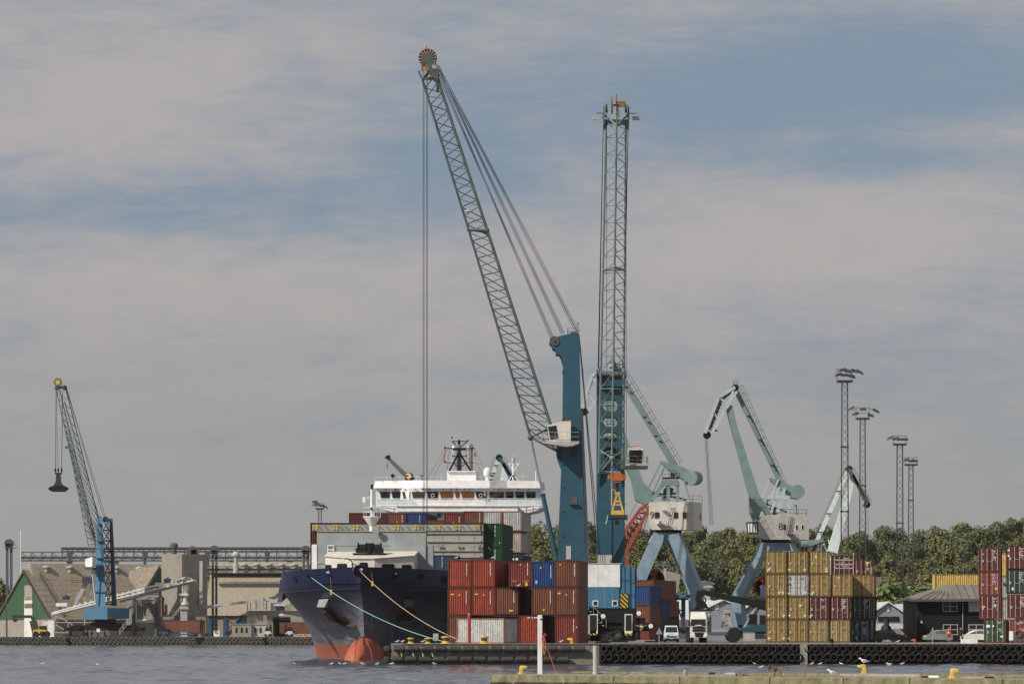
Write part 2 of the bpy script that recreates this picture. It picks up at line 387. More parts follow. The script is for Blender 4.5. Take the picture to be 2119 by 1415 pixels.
me.update(calc_edges=True); me.materials.append(MATS['water']); wo = bpy.data.objects.new('water', me); COL.objects.link(wo); tag(wo, kind='structure')

q = MB()
RQ = [(-10.5, 362), (-12.0, 364), (-12.0, 384), (-6, 398), (1.2, 404), (14, 560), (60, 1010), (2500, 1010), (2500, 362)]
q.prism(RQ, 'z', -3, QZ); tag(q.build('quay', 'quay_top'), kind='structure')
q = MB(); q.box(-11.9, X(1240, 361.5), 361.55, 361.995, -2, QZ - .06); tag(q.build('pier_head_wall', 'concrete_mid'), kind='structure')
q = MB(); q.box(X(1240, 361.5) + .01, 2500, 361.55, 361.995, -2, QZ - .06)
tag(q.build('quay_wall', 'charcoal'), kind='structure')  # near-black colour stands for the shade behind the tyres
q = MB(); q.box(-11.9, 2500, 361.45, 362.4, QZ + .004, QZ + .07)
tag(q.build('quay_kerb', 'concrete'), kind='structure')
q = MB(); q.prism([(-1500, 884), (52, 884), (52, 1012), (2500, 1012), (2500, 1500), (-1500, 1500)], 'z', -3, QZ - .002); tag(q.build('far_quay', 'quay_top'), kind='structure')
q = MB(); q.box(-1500, 51.9, 883.5, 883.98, -2, QZ - .1); tag(q.build('far_quay_wall', 'charcoal'), kind='structure')
q = MB(); q.box(-1500, 51.9, 883.3, 885, QZ + .004, QZ + .09); tag(q.build('far_quay_kerb', 'concrete'), kind='structure')

def hill_top(px):     # photo row of the tree line
 T = [(600, 1250), (900, 1200), (1060, 1110), (1100, 1088), (1160, 1092), (1240, 1100), (1330, 1092), (1400, 1100), (1470, 1094), (1515, 1084), (1600, 1108), (1660, 1100), (1720, 1096), (1780, 1096), (1845, 1100), (1885, 1112), (1930, 1100), (1980, 1088), (2030, 1070), (2119, 1054), (2300, 1050), (2700, 1080)]
 for (a, b), (c, d) in zip(T[:-1], T[1:]):
  if a <= px <= c: return b + (d - b) * (px - a) / (c - a)
 return T[0][1] if px < T[0][0] else T[-1][1]
h = MB(); cols = []
PXS = list(range(560, 2760, 40)); DS = [(930, 0), (960, .12), (1010, .42), (1070, .72), (1120, .88), (1300, 1.0), (1700, .95)]
for px in PXS:
 zt = Z(hill_top(px), 1120) - 7.5
 cols.append(h.addv([(X(px, d), d, QZ - .05 + max(0, zt - QZ) * f) for d, f in DS]))
for a, b in zip(cols[:-1], cols[1:]):
 for i in range(len(DS) - 1): h.face((a + i, b + i, b + i + 1, a + i + 1))
tag(h.build('hill', 'hill_soil', smooth=True), kind='structure')

# trees of the wooded hillside
def crown_mesh(seed, rx, rz, n, size, squash=1.0):
 rnd = random.Random(seed); b = MB(); lobes = []
 for i in range(20):
  t = rnd.uniform(0, 6.283); rr = rnd.uniform(0, .72) * rx; z = rnd.uniform(.10, .93) * rz * 2
  k = 1 - abs(z / (2 * rz) - .5) * .9
  lobes.append((Vector((rr * math.cos(t) * k, rr * math.sin(t) * k, z)), rnd.uniform(.22, .46) * rx))
 for i in range(n):
  c, r = rnd.choice(lobes); th = rnd.uniform(0, 6.283); u = rnd.uniform(-.75, 1)
  s = math.sqrt(1 - u * u); nrm = Vector((s * math.cos(th), s * math.sin(th), u))
  p = c + nrm * r * (rnd.uniform(.72, 1.12)); a = size * rnd.uniform(.5, 1.3)
  nn = (nrm + Vector((rnd.uniform(-.7, .7), rnd.uniform(-.7, .7), rnd.uniform(-.5, .9)))).normalized()
  x, y = frame(Vector(), nn); t = rnd.uniform(0, 3.14); x2 = x * math.cos(t) + y * math.sin(t); y2 = nn.cross(x2)
  b.quad(p - x2 * a - y2 * a * .6, p + x2 * a * .8 - y2 * a * .5, p + x2 * a * .9 + y2 * a * .7, p - x2 * a * .6 + y2 * a * .8)
 return b
SPEC = [('leaf_a', 'dark olive green broadleaf tree on the wooded hillside', 7.0, 8.0), ('leaf_b', 'yellowish olive broadleaf tree on the wooded hillside', 6.2, 7.4),
  ('leaf_c', 'dull blue green broadleaf tree on the wooded hillside', 7.4, 8.6), ('leaf_d', 'brown tinged broadleaf tree on the wooded hillside', 5.6, 7.0)]
protos = []
for i, (mt, lab, rx, rz) in enumerate(SPEC * 2):
 t = thing('broadleaf_tree', lab, 'tree', (0, 0, 0), 0, 'trees on the wooded hill behind the port')
 tr = MB(); tr.tube((0, 0, -3), (.2, 0, rz * .9), .45, 7, .3)
 for k in range(5):
  a = k * 1.3; tr.tube((.1, 0, rz * .35), (math.cos(a) * rx * .5, math.sin(a) * rx * .5, rz * 1.1), .2, 5, .08)
 tr.build('trunk', 'wood_dark', t, local=True)
 crown_mesh(11 + i * 5, rx * 1.1, rz, 3300, .46).build('crown', mt, t, local=True)
 protos.append([t, False])
ZN = [(1130, 'right of the ship\'s bridge'), (1330, 'behind the two blue harbour cranes'), (1450, 'behind portal crane 9'), (1580, 'between the two portal cranes'), (1700, 'behind portal crane 8'), (1810, 'behind the two tallest light masts'), (1900, 'behind the shorter light masts'), (2030, 'above the black building'), (9999, 'above the right edge containers')]
KN = ['dark olive', 'yellowish', 'blue green', 'brownish']
def tlabel(i, px, d):
 return KN[i % 4] + ' tree ' + ('at the foot of the wood' if d < 951 else 'low on the slope' if d < 1003 else 'halfway up' if d < 1042 else 'high on the slope' if d < 1088 else 'on the skyline') + ' ' + [n for a, n in ZN if px < a][0]
def place_tree(i, loc, rz, sc, label=None):
 t, used = protos[i]
 if used: t = dup(t, loc, rz)
 else: t.location = loc; t.rotation_euler = (0, 0, rz); protos[i][1] = True
 t.scale = (sc, sc, sc * random.uniform(.9, 1.12))
 if label: t['label'] = label
 return t
def hill_z(px, d):
 zt = Z(hill_top(px), 1120) - 7.5
 for (a, fa), (b, fb) in zip(DS[:-1], DS[1:]):
  if a <= d <= b: f = fa + (fb - fa) * (d - a) / (b - a); return QZ + max(0, zt - QZ) * f
 return QZ
rnd = random.Random(5)
rows = [(938, 52, .60), (962, 52, .72), (990, 50, .74), (1020, 48, .76), (1058, 44, .76), (1105, 33, .72)]
for d, step, sc in rows:
 px = 1030 + rnd.uniform(0, 40)
 while px < 2350:
  dd = d + rnd.uniform(-12, 12); s = sc * rnd.uniform(.82, 1.15)
  if d > 1100: s = sc * rnd.uniform(.85, 1.1)
  zb = hill_z(px, dd)
  if d > 1100: zb = min(zb, Z(hill_top(px) + rnd.uniform(-7, 6), dd) - 14.6 * s)
  i = rnd.choice([0, 0, 1, 2, 2, 3, 4, 4, 5, 6, 6, 7])
  place_tree(i, (X(px, dd), dd, zb - 1.0), rnd.uniform(0, 6.28), s, tlabel(i, px, dd))
  px += step * rnd.uniform(.62, 1.15)
# brighter bushes at the foot of the hill
tb = thing('bushy_tree', 'low bright green tree before the wood, between the lamp masts', 'tree', (0, 0, 0), 0, 'bright green trees at the foot of the hill')
MB().tube((0, 0, -2), (0, 0, 4), .3, 6).build('trunk', 'wood_dark', tb, local=True)
crown_mesh(77, 5.2, 4.4, 1700, .42).build('crown', 'leaf_e', tb, local=True)
spots = [(1820, 640, 1.0), (1846, 630, 1.15), (1874, 640, 1.0), (1898, 650, 1.1), (1798, 660, .9)]
for k, (px, d, s) in enumerate(spots):
 t = tb if k == 0 else dup(tb); t.location = (X(px, d), d, QZ - .5); t.rotation_euler = (0, 0, k * 1.7); t.scale = (s, s, s)
 t['label'] = ('bright green tree just right of the warehouse numbered 4', 'largest bright green tree, between the two pairs of light masts', 'bright green tree at the foot of the third light mast', 'bright green tree by the left eave of the black building', 'bright green tree directly behind the yellow container stack')[k]
t = place_tree(0, (X(-14, 1080), 1080, QZ), 1.0, .95, 'dark tree at the left edge behind the green gabled warehouse')
del t['group']

# ------------------------------------------------------------ fenders
def tyre_proto(r, w, label, group, mat):
 b = MB(); pr = [(r * .58, 0), (r * .62, -w * .48), (r * .85, -w * .5), (r, -w * .30), (r, w * .30), (r * .85, w * .5), (r * .62, w * .48), (r * .58, 0)]
 n = 18; rings = []
 b.lathe(pr, axis='y', n=n, caps=False)
 o = b.build('tyre_fender', mat, None, local=True, smooth=False); tag(o, label, 'tyre', group); return o
t0 = tyre_proto(.42, .42, 'black tyre fender in the upper row on the right hand quay wall', 'upper row of tyres on the right hand quay', 'rubber')
t1 = t0.copy(); COL.objects.link(t1); t1['label'] = 'black tyre fender in the lower row, close above the water, on the right hand quay'; t1['group'] = 'lower row of tyres on the right hand quay'
rnd = random.Random(3)
first = [True, True]
for row, (src, yy) in enumerate(((t0, 1341.5), (t1, 1359.5))):
 px = 1251 if row == 0 else 1247
 while px < 2135:
  if not (1655 < px < 1672):
   o = src if first[row] else src.copy()
   if not first[row]: COL.objects.link(o)
   first[row] = False
   o['label'] = ('upper', 'lower')[row] + ' row tyre fender below ' + [n for a, n in ((1345, 'the tallest crane\'s undercarriage'), (1480, 'the van and the lorry'), (1580, 'the reach stacker'), (1656, 'the two left mustard columns'), (1810, 'the right half of the mustard stack'), (1895, 'the black estate car'), (2030, 'the black building'), (9999, 'the right edge containers')) if px < a][0]
   o.location = W(px, yy + rnd.uniform(-.8, .8), 361.2); o.rotation_euler = (rnd.uniform(-.2, .2), 0, R(-14) + rnd.uniform(-.3, .3)); q_ = rnd.uniform(.93, 1.05); o.scale = (.93 * q_, 1.0, 1.06 * q_)
  px += 14.55
b = MB(); b.box(X(1656, 361), X(1671, 361), 361.1, 361.5, -1, QZ - .02); tag(b.build('quay_pillar', 'concrete'), kind='structure')
t0 = tyre_proto(.50, .38, 'small dark tyre in the upper row on the far left quay wall', 'upper row of tyres on the far quay', 'rubber_worn')
t1 = t0.copy(); COL.objects.link(t1); t1['label'] = 'small dark tyre in the lower row, above the water, on the far left quay'; t1['group'] = 'lower row of tyres on the far quay'
first = [True, True]
for row, (src, yy) in enumerate(((t0, 1323.2), (t1, 1331.0))):
 px = 3 if row == 0 else 7
 while px < 668:
  if not (140 < px < 149 or 409 < px < 421 or 546 < px < 553):
   o = src if first[row] else src.copy()
   if not first[row]: COL.objects.link(o)
   first[row] = False
   o['label'] = ('upper', 'lower')[row] + ' row small tyre on the far quay below ' + [n for a, n in ((115, 'the green gable'), (145, 'the white conveyor\'s foot'), (300, 'the far harbour crane'), (412, 'the silo tower'), (480, 'the container trailer'), (549, 'the beige huts'), (999, 'the forklifts')) if px < a][0]
   o.location = W(px, yy + rnd.uniform(-.4, .4), 882.9); o.rotation_euler = (0, 0, rnd.uniform(-.3, .3))
  px += 9.25
# long cylinder fenders of the quay's nose
def cyl_fender(L, r):
 b = MB(); b.lathe([(r * .55, -L / 2), (r * .9, -L / 2 + .02), (r, -L / 2 + .07), (r, -L * .2), (r * 1.01, 0), (r, L * .2), (r, L / 2 - .07), (r * .8, L / 2)], axis='x', n=14)
 return b
f0 = cyl_fender(1.12, .31).build('cylinder_fender', 'fender_rubber', None, local=True); tag(f0, 'thick black rubber cylinder in the upper row round the pier head', 'fender', 'upper row of cylinder fenders on the pier head')
f1 = f0.copy(); COL.objects.link(f1); f1['label'] = 'thick black rubber cylinder in the lower row round the pier head, just above the water'; f1['group'] = 'lower row of cylinder fenders on the pier head'
for row, (src, yy, x0, x1) in enumerate(((f0, 1341.5, 827, 1203), (f1, 1363.5, 822, 1190))):
 px = x0; k = 0
 while px < x1:
  o = src if k == 0 else src.copy()
  if k: COL.objects.link(o)
  o['label'] = ('upper', 'lower')[row] + ' row rubber cylinder on the pier head below ' + [n for a, n in ((845, 'its left corner'), (880, 'the first yellow bollards'), (912, 'the grey power box'), (945, 'the big mooring bollard'), (990, 'the red post'), (1045, 'the pale container'), (1100, 'the scuffed red container'), (1130, 'the white post'), (1170, 'the dark gap'), (9999, 'the hook bollard')) if px < a][0]
  o.location = W(px, yy + rnd.uniform(-.6, .6), 361.15); o.rotation_euler = (0, rnd.uniform(-.03, .03), rnd.uniform(-.02, .02)); px += 28.6; k += 1
 for j in range(4):      # round the corner
  o = src.copy(); COL.objects.link(o); o['label'] = ('upper', 'lower')[row] + ' row rubber cylinder running back along the pier head\'s left end'; a = W(x0 - 20, yy, 361.6 + j * 1.35)
  o.location = (-12.35, a.y + .3, a.z); o.rotation_euler = (0, 0, R(90))
# hanging chains holding the lower fenders
for px in (829, 853, 873, 893):
 b = MB(); b.tube(W(px, 1346, 361.2), W(px + 3, 1358, 361.1), .035, 5)
 tag(b.build('fender_chain', 'placard', None, loc=W(px, 1346, 361.2)), 'short pale chain between the two fender rows near the pier corner', 'chain', 'chains holding the lower fenders')

# ------------------------------------------------------------ shipping containers
CACHE = {}
def corrug(b, p0, p1, z0, z1, nrm, pitch=.28, dep=.062):
 """trapezoidal corrugated wall from p0 to p1"""
 p0 = Vector(p0); p1 = Vector(p1); L = (p1 - p0).length; k = max(3, round(L / pitch)); u = (p1 - p0) / L; nrm = Vector(nrm); pts = []
 for i in range(k):
  a = i / k * L; w_ = L / k
  for t, dd in ((0, 0), (.30, 0), (.45, dep), (.85, dep)): pts.append(p0 + u * (a + t * w_) - nrm * dd)
 pts.append(p1)
 base = b.addv([(q.x, q.y, z0) for q in pts] + [(q.x, q.y, z1) for q in pts]); n_ = len(pts)
 for i in range(n_ - 1): b.face((base + i, base + i + 1, base + n_ + i + 1, base + n_ + i))
def cont_meshes(L, H, door):
 key = (L, H, door)
 if key in CACHE: return CACHE[key]
 w_ = 1.219
 b = MB(); zi0, zi1 = .16, H - .10
 corrug(b, (w_ - .03, .06, 0), (w_ - .03, L - .06, 0), zi0, zi1, (1, 0, 0)); corrug(b, (-w_ + .03, .06, 0), (-w_ + .03, L - .06, 0), zi0, zi1, (-1, 0, 0))
 corrug(b, (-w_ + .06, L - .03, 0), (w_ - .06, L - .03, 0), zi0, zi1, (0, 1, 0))
 if not door: corrug(b, (-w_ + .06, .03, 0), (w_ - .06, .03, 0), zi0, zi1, (0, -1, 0), .23)
 b.quad((-w_ + .05, .05, H - .04), (w_ - .05, .05, H - .04), (w_ - .05, L - .05, H - .04), (-w_ + .05, L - .05, H - .04))
 b.quad((-w_ + .05, .05, .12), (w_ - .05, .05, .12), (w_ - .05, L - .05, .12), (-w_ + .05, L - .05, .12))
 body = b
 f = MB()
 for sx in (-1, 1):
  xo = sx * w_; xi = sx * (w_ - .10)
  for y0, y1 in ((0, .12), (L - .12, L)): f.box(xo, xi, y0, y1, .13, H - .12)
  for y0 in (-.006, L - .172):
   for z0, z1 in ((0, .128), (H - .118, H)): f.box(sx * (w_ + .004), sx * (w_ - .16), y0, y0 + .178, z0, z1)
  f.box(sx * w_, sx * (w_ - .06), .18, L - .18, H - .11, H - .02); f.box(sx * w_, sx * (w_ - .08), .18, L - .18, .03, .15)
 for y0, y1 in ((.004, .10), (L - .10, L - .004)):
  f.box(-w_ + .165, w_ - .165, y0, y1, H - .12, H - .01); f.box(-w_ + .165, w_ - .165, y0, y1, .02, .155)
 dm = rm = None
 if door:
  dm = []; rm = []
  for sx in (-1, 1):
   d = MB(); x0, x1 = (sx * .030, sx * (w_ - .115)); n_ = 5
   d.box(x0, x1, .045, .08, .16, H - .125)
   for i in range(n_):
    za = .20 + i * (H - .36) / n_; zb = za + (H - .36) / n_ * .62
    d.box(sx * .10, sx * (w_ - .20), .022, .0448, za, zb)
   for i in range(4): zc = .4 + i * (H - .8) / 3; d.box(sx * (w_ - .105), sx * (w_ - .012), -.012, .04, zc - .05, zc + .05)
   dm.append(d); rods = []
   for xr in (.28, .86):
    r = MB(); r.tube((sx * xr, -.02, .14), (sx * xr, -.02, H - .11), .034, 5)
    for zc in (.2, H - .2, H * .5): r.box(sx * xr - .05, sx * xr + .05, -.035, .02, zc - .04, zc + .04)
    r.box(sx * xr, sx * (xr - .22), -.05, -.02, 1.08, 1.13)
    rods.append(r)
   rm.append(rods)
 CACHE[key] = [body, f, dm, rm, {}]
 return CACHE[key]
def container(loc, yaw, L, H, colour, label, door=False, group=None, marks=(), fcol=None, rod=None, name='shipping_container', parent=None, cat='container'):
 """origin: middle of the lower edge of the end that faces the camera"""
 body, fr, dm, rm, store = cont_meshes(L, H, door)
 if parent is None:
  t = thing(name, label, cat, loc, yaw, group)
 else:
  t = parent
 def put(key, b, nm, mat, par):
  if key not in store:
   o = b.build(nm, mat, par, local=True); store[key] = o.data
  else:
   o = bpy.data.objects.new(nm, store[key]); COL.objects.link(o); o.parent = par; MW[o] = MW[par]
  o.material_slots[0].link = 'OBJECT'; o.material_slots[0].material = MATS[mat]
  return o
 put('b', body, 'body', 'c_' + colour, t); put('f', fr, 'frame', 'f_' + (fcol or colour), t)
 if door:
  for i in range(2):
   d = put('d%d' % i, dm[i], 'door', 'c_' + colour, t)
   for j in range(2): put('r%d%d' % (i, j), rm[i][j], 'lock_rod', rod or 'rod', d)
 for mk in marks:
  kind, x, z = mk[:3]; b = MB(); y = -.045 if door else -.012
  if kind == 'code':      # vertical column of unit lettering
   mat = mk[3] if len(mk) > 3 else 'placard'; rr = random.Random(int(x * 100 + z * 10)); zz = z
   for i in range(11):
    if i == 4: zz -= .06
    b.box(x - .035, x + .035, y - .004, y, zz - .085, zz); b.box(x - .035 + .05 * rr.random(), x + .035, y - .006, y - .0045, zz - .02, zz); zz -= .115
   b.build('lettering', mat, t, local=True); continue
  if kind == 'lines':     # block of small lettering lines
   rr = random.Random(int(x * 100 + z * 77)); n_ = mk[3]
   for i in range(n_):
    for k in range(3 if i else 4):
     if rr.random() < .75: b.box(x + k * .13, x + k * .13 + .09, y - .004, y, z - i * .13 - .05, z - i * .13)
   b.build('lettering', 'placard' if colour not in ('ochre', 'ochre_light', 'yellowc', 'white_c', 'grey', 'pale') else 'mark_dark', t, local=True); continue
  if kind == 'diamond':
   s_ = .17; mat = mk[3]; b.prism([(x, z - s_), (x + s_, z), (x, z + s_), (x - s_, z)], 'y', y - .004, y)
   o = b.build('placard', 'placard', t, local=True)
   b2 = MB(); s2 = .085; b2.prism([(x, z - s2 * .3), (x + s2, z + s2 * .7), (x, z + s2 * 1.4), (x - s2, z + s2 * .7)], 'y', y - .0085, y - .0045); b2.build('symbol', mat, o, local=True); continue
  if kind == 'tri': b.prism([(x - .12, z), (x + .12, z), (x, z + .21)], 'y', y - .004, y); b.build('warning_triangle', 'mark_yellow', t, local=True); continue
  if kind == 'patch':
   w_, h_, mat = mk[3:6]; b.box(x - w_ / 2, x + w_ / 2, y - .004, y, z - h_ / 2, z + h_ / 2); b.build('sticker', mat, t, local=True)
 return t
def cfront(px0, px1, d, z, yaw):       # base centre of a container front whose face spans the two photo columns
 x = X((px0 + px1) / 2, d); return (x, d, z)
YAW = R(-6)
H9, H8 = 2.896, 2.591
GR = 'containers stacked on the pier head'
def code(x, z=2.5): return ('code', x, z)
def redrow(entries):
 for e in entries: 
  (px, d, tier, L, H, colr, lab) = e[:7]; mk = e[7] if len(e) > 7 else ()
  kw = e[8] if len(e) > 8 else {}
  container((X(px, d), d, QZ + tier), kw.get('yaw', YAW), L, H, colr, lab, kw.get('door', False), GR, mk, kw.get('fcol'))
P9 = 2.93
redrow([
 (951, 384, 2 * P9, 12.19, H9, 'red', 'brick red container, top left corner of the pier head stack', [code(.75)]),
 (1000, 383, 2 * P9, 12.19, H9, 'red', 'brick red container second from left in the top tier, its side standing free', [code(.75)]),
 (1077, 381.4, 2 * P9 , 12.19, H9 - .25, 'oxide', 'deep red container with yellow stripe marks beside the blue one in the top tier', [code(.75), ('tri', 0, 2.25), ('patch', -.65, .62, .55, .05, 'mark_yellow'), ('patch', .6, .62, .6, .05, 'mark_yellow'), ('patch', .62, .3, .26, .36, 'mark_yellow')]),
 (1125, 380.6, 2 * P9, 12.19, H9 - .25, 'blue', 'bright blue container in the top tier of the pier head stack', [code(.75, 2.2), ('tri', -.3, 1.9), ('patch', -.75, .5, .22, .36, 'feather_grey')]),
 (1172, 379.8, 2 * P9, 12.19, H9 - .12, 'brown', 'reddish brown container at the right end of the top tier', [code(.85, 2.4), ('tri', -.65, 2.2)]),
 (950, 384, P9, 12.19, H9, 'red', 'brick red container at the left end of the middle tier', [code(.75), ('patch', -.7, 2.2, .33, .16, 'mark_yellow'), ('tri', .05, 2.05)]),
 (1000, 383, P9, 12.19, H9, 'red', 'brick red container second from left in the middle tier', [code(.75), ('patch', -.7, 2.2, .33, .16, 'mark_yellow'), ('tri', .05, 2.05)]),
 (1048.5, 382, P9, 12.19, H9, 'brown', 'dull purple brown container in the centre of the middle tier', [code(.75, 2.6), ('patch', .45, .48, .38, .22, 'mark_yellow')], dict(fcol='darkred')),
 (1124, 380.6, P9, 12.19, H9, 'brown', 'dark brown container under the blue one in the middle tier', [code(.75), ('patch', .05, .55, .18, .22, 'mark_yellow')]),
 (1172, 379.8, P9, 12.19, H9, 'brown', 'orange brown container at the right end of the middle tier', [code(.75), ('patch', -.75, 2.25, .33, .16, 'mark_yellow'), ('tri', 0, 2.05)]),
 (950, 384, 0, 12.19, H9, 'brown', 'rusty brown container at the left end of the bottom tier, half behind the grey one', []),
 (1001, 384.5, 0, 12.19, H9 - .1, 'red', 'red container behind the grey one in the bottom tier, only its top edge showing', []),
 (1049.5, 384.0, 0, 12.19, H9 - .1, 'oxide', 'red container behind the right end of the grey one, its top edge showing', []),
 (1098, 380.8, 0, 12.19, H9, 'red', 'scuffed red container with pale lettering, next to the grey one, bottom tier', [('patch', -.2, 2.68, .25, .09, 'placard'), ('patch', .15, 2.68, .14, .09, 'placard'), ('patch', .6, 2.68, .55, .09, 'placard')]),
 (1172, 379.8, 0, 12.19, H9, 'oxide', 'dark red container at the right end of the bottom tier', [code(.75), ('patch', 1.05, 1.7, .08, .12, 'placard')]),
 (1107, 396, P9, 12.19, H9, 'steelblue', 'dark blue container glimpsed in the gap of the middle tier', []),
 (1152, 396, 0, 12.19, H9, 'navy', 'dark blue container glimpsed in the gap of the bottom tier', []),
 (1037, 393, 2 * P9, 12.19, H9 - .25, 'oxide', 'deep red container set back between the red pair and the yellow striped one, top tier', []),
])
# grey 20 ft box standing side-on: its long corrugated side faces us
a = R(53); c0 = Vector((X(1043, 372), 372, QZ)) + Vector((.6, .8, 0)) * 1.219
container(c0, a, 6.06, H8, 'pale', 'pale grey corrugated container standing side on in front of the bottom tier', False, GR, (), 'rusty')
# ------------------------------------------------------------ the container ship
SB = Vector((-16.6, 412, 0)); TH = R(6); ce, se = math.cos(TH), math.sin(TH)
ship = thing('container_ship', 'navy blue container ship with a red boot top and bulbous bow, moored bow on', 'ship', SB, -TH)
SM = MW[ship]
def S(px, py, u):
 k = (px - 1059.5) / F; v = (k * (SB.y + u * ce) - SB.x - u * se) / (ce + k * se); y = SB.y + u * ce - v * se
 return Vector((v, u, HC + (HZ - py) * y / F))
def SP(pts, u0, u1, name, mats, b=None, parent=None):
 """prism whose outline is given in photo columns and rows at station u0, reaching back to u1"""
 P_ = [S(a, c, u0) for a, c in pts]; b2 = b or MB(); b2.hexa([(p.x, u0, p.z) for p in P_], [(p.x, u1, p.z) for p in P_])
 return b2 if b else b2.build(name, mats, parent or ship, local=True)
LV = [(-2.5, .6, 42, 11.0, 2.0), (0, .3, 40, 11.3, 1.8), (1.76, .2, 38, 11.35, 1.55), (3, 0, 36, 11.4, 1.40), (4.2, -.3, 32, 11.45, 1.2), (5.6, -.8, 27, 11.5, 1.02), (6.8, -1.4, 21, 11.55, .88), (7.9, -2.2, 16, 11.6, .78), (8.6, -2.6, 15, 11.62, .74), (10.4, -3.2, 14.5, 11.65, .70)]
def hull_params(z):
 for a, b in zip(LV[:-1], LV[1:]):
  if a[0] <= z <= b[0]:
   t = (z - a[0]) / (b[0] - a[0]); return [a[i] + (b[i] - a[i]) * t for i in range(1, 5)]
 return list(LV[-1][1:]) if z > 10 else list(LV[0][1:])
def hull_b(u, z):
 us, ue, B, k = hull_params(z)
 if u <= us: return 0.0
 t = min(1, (u - us) / (ue - us)); b = B * math.sin(math.pi / 2 * t) ** k
 if u > 95: b *= 1 - max(0, (u - 95) / 60) ** 1.5
 return b
def sheer(u, z):
 return z - max(0, (z - 5) / 5.4) * .6 * min(1, max(0, (u + 3) / 18)) if z > 5 else z
LEN = 122
hb = MB()
for sgn in (-1, 1):
 grid = []
 for z, us, ue, B, k in LV:
  row = []
  for i in range(41):
   t = i / 40
   uu = us + (ue - us) * (t / .7) ** 1.6 if t < .7 else ue + (LEN - ue) * (t - .7) / .3
   row.append((sgn * hull_b(uu, z), uu, sheer(uu, z)))
  grid.append(hb.addv(row))
 for a, b in zip(grid[:-1], grid[1:]):
  for i in range(40):
   hb.face((a + i, a + i + 1, b + i + 1, b + i))
dk = []
for i in range(30):
 t = i / 29; u = -2.9 + 18 * (t / .5) ** 1.6 if t < .5 else 15 + (LEN - 15) * (t - .5) / .5; bb = hull_b(u, 8.8); dk.append((bb, u))
hb.prism([(b - .05, u) for b, u in dk] + [(-b + .05, u) for b, u in dk[::-1]], 'z', 8.5, 8.7)
tz = [(hull_b(LEN, z), z) for z, *_ in LV]; hb.quad(*[(b, LEN, sheer(LEN, z)) for b, z in tz], *[(-b, LEN, sheer(LEN, z)) for b, z in tz[::-1]])
hull = hb.build('hull', 'hull_paint', ship, local=True, smooth=True)
m_ = hull.modifiers.new('w', 'WEIGHTED_NORMAL')
hull.data.set_sharp_from_angle(angle=R(35))
# rubbing strake where the bulwark meets the flare, forecastle step at the sides
for sgn in (-1, 1):
 b = MB(); pts = []
 for i in range(24):
  u = -2.6 + 17.4 * (i / 23) ** 1.5; pts.append(Vector((sgn * (hull_b(u, 8.0) + .02), u, sheer(u, 8.0))))
 b.path(pts, .07, 5); b.build('rubbing_strake', 'hull_paint', ship, local=True)
for sgn in (-1, 1):        # bulwark wing plate that stands proud at the break of the forecastle
 b = MB(); b.prism([(13.5, 6.6), (17.5, 7.3), (19.5, 9.0), (15.5, 9.3)], 'x', sgn * 11.62, sgn * 12.15)
 b.build('fender_plate', 'hull_paint', ship, local=True)
# bulb
b = MB(); prof = []
N = 14
rings = []
for j in range(15):
 t = j / 14; u = -7.2 + 10.5 * t; k = math.sqrt(max(0, 1 - (1 - min(1, t * 1.35)) ** 2.2)); ring = []
 for i in range(24):
  a = 2 * math.pi * i / 24; sx, sz = math.sin(a), math.cos(a)
  hw = 2.25 * k * (1 - .16 * max(0, sz)); hh = (3.7 * k)
  ring.append((sx * hw * (abs(sx) ** -.12 if abs(sx) > .01 else 1), u, -1.15 + sz * hh * (1 if sz > 0 else .8)))
 rings.append(b.addv(ring))
for A, B in zip(rings[:-1], rings[1:]):
 for i in range(24): j = (i + 1) % 24; b.face((A + i, A + j, B + j, B + i))
b.face([rings[0] + i for i in range(24)])
bulb = b.build('bulbous_bow', 'boot_red', ship, local=True, smooth=True)
b = MB(); b.path([(0, -7.25, -.3), (0, -6.9, .85), (0, -6.2, 1.75), (0, -5, 2.3), (0, -3.2, 2.58), (0, .2, 2.6)], .06, 6)
for s_ in (-1, 1): b.path([(s_ * 1.85, -6.0, .05), (s_ * 1.45, -5.2, 1.35), (s_ * .85, -4.2, 2.2), (s_ * .4, -2.5, 2.52)], .04, 5)
b.build('weld_seam', 'red_boom', bulb, local=True)
def hull_pt(px, py):
 best = None
 sgn = -1 if px < 750 else 1
 for i in range(800):
  u = -3.2 + i * .03; z = 5.0
  for _ in range(5):
   zz = z; v = sgn * hull_b(u, max(-2, min(10.4, zz))); y = SB.y + u * ce - v * se; z = HC + (HZ - py) * y / F; z += max(0, (z - 5) / 5.4) * .6 * min(1, max(0, (u + 3) / 18)) if z > 5 else 0
  v = sgn * hull_b(u, z); x = SB.x + u * se + v * ce; y = SB.y + u * ce - v * se
  e = abs(1059.5 + x / y * F - px)
  if best is None or e < best[0]: best = (e, Vector((v, u, HC + (HZ - py) * y / F)))
 return best[1]
def hnorm(p):
 s = 1 if p.x >= 0 else -1; du = (hull_b(p.y + .3, p.z) - hull_b(p.y - .3, p.z)) / .6; dz_ = (hull_b(p.y, p.z + .3) - hull_b(p.y, p.z - .3)) / .6
 return Vector((s, -du, -dz_)).normalized()
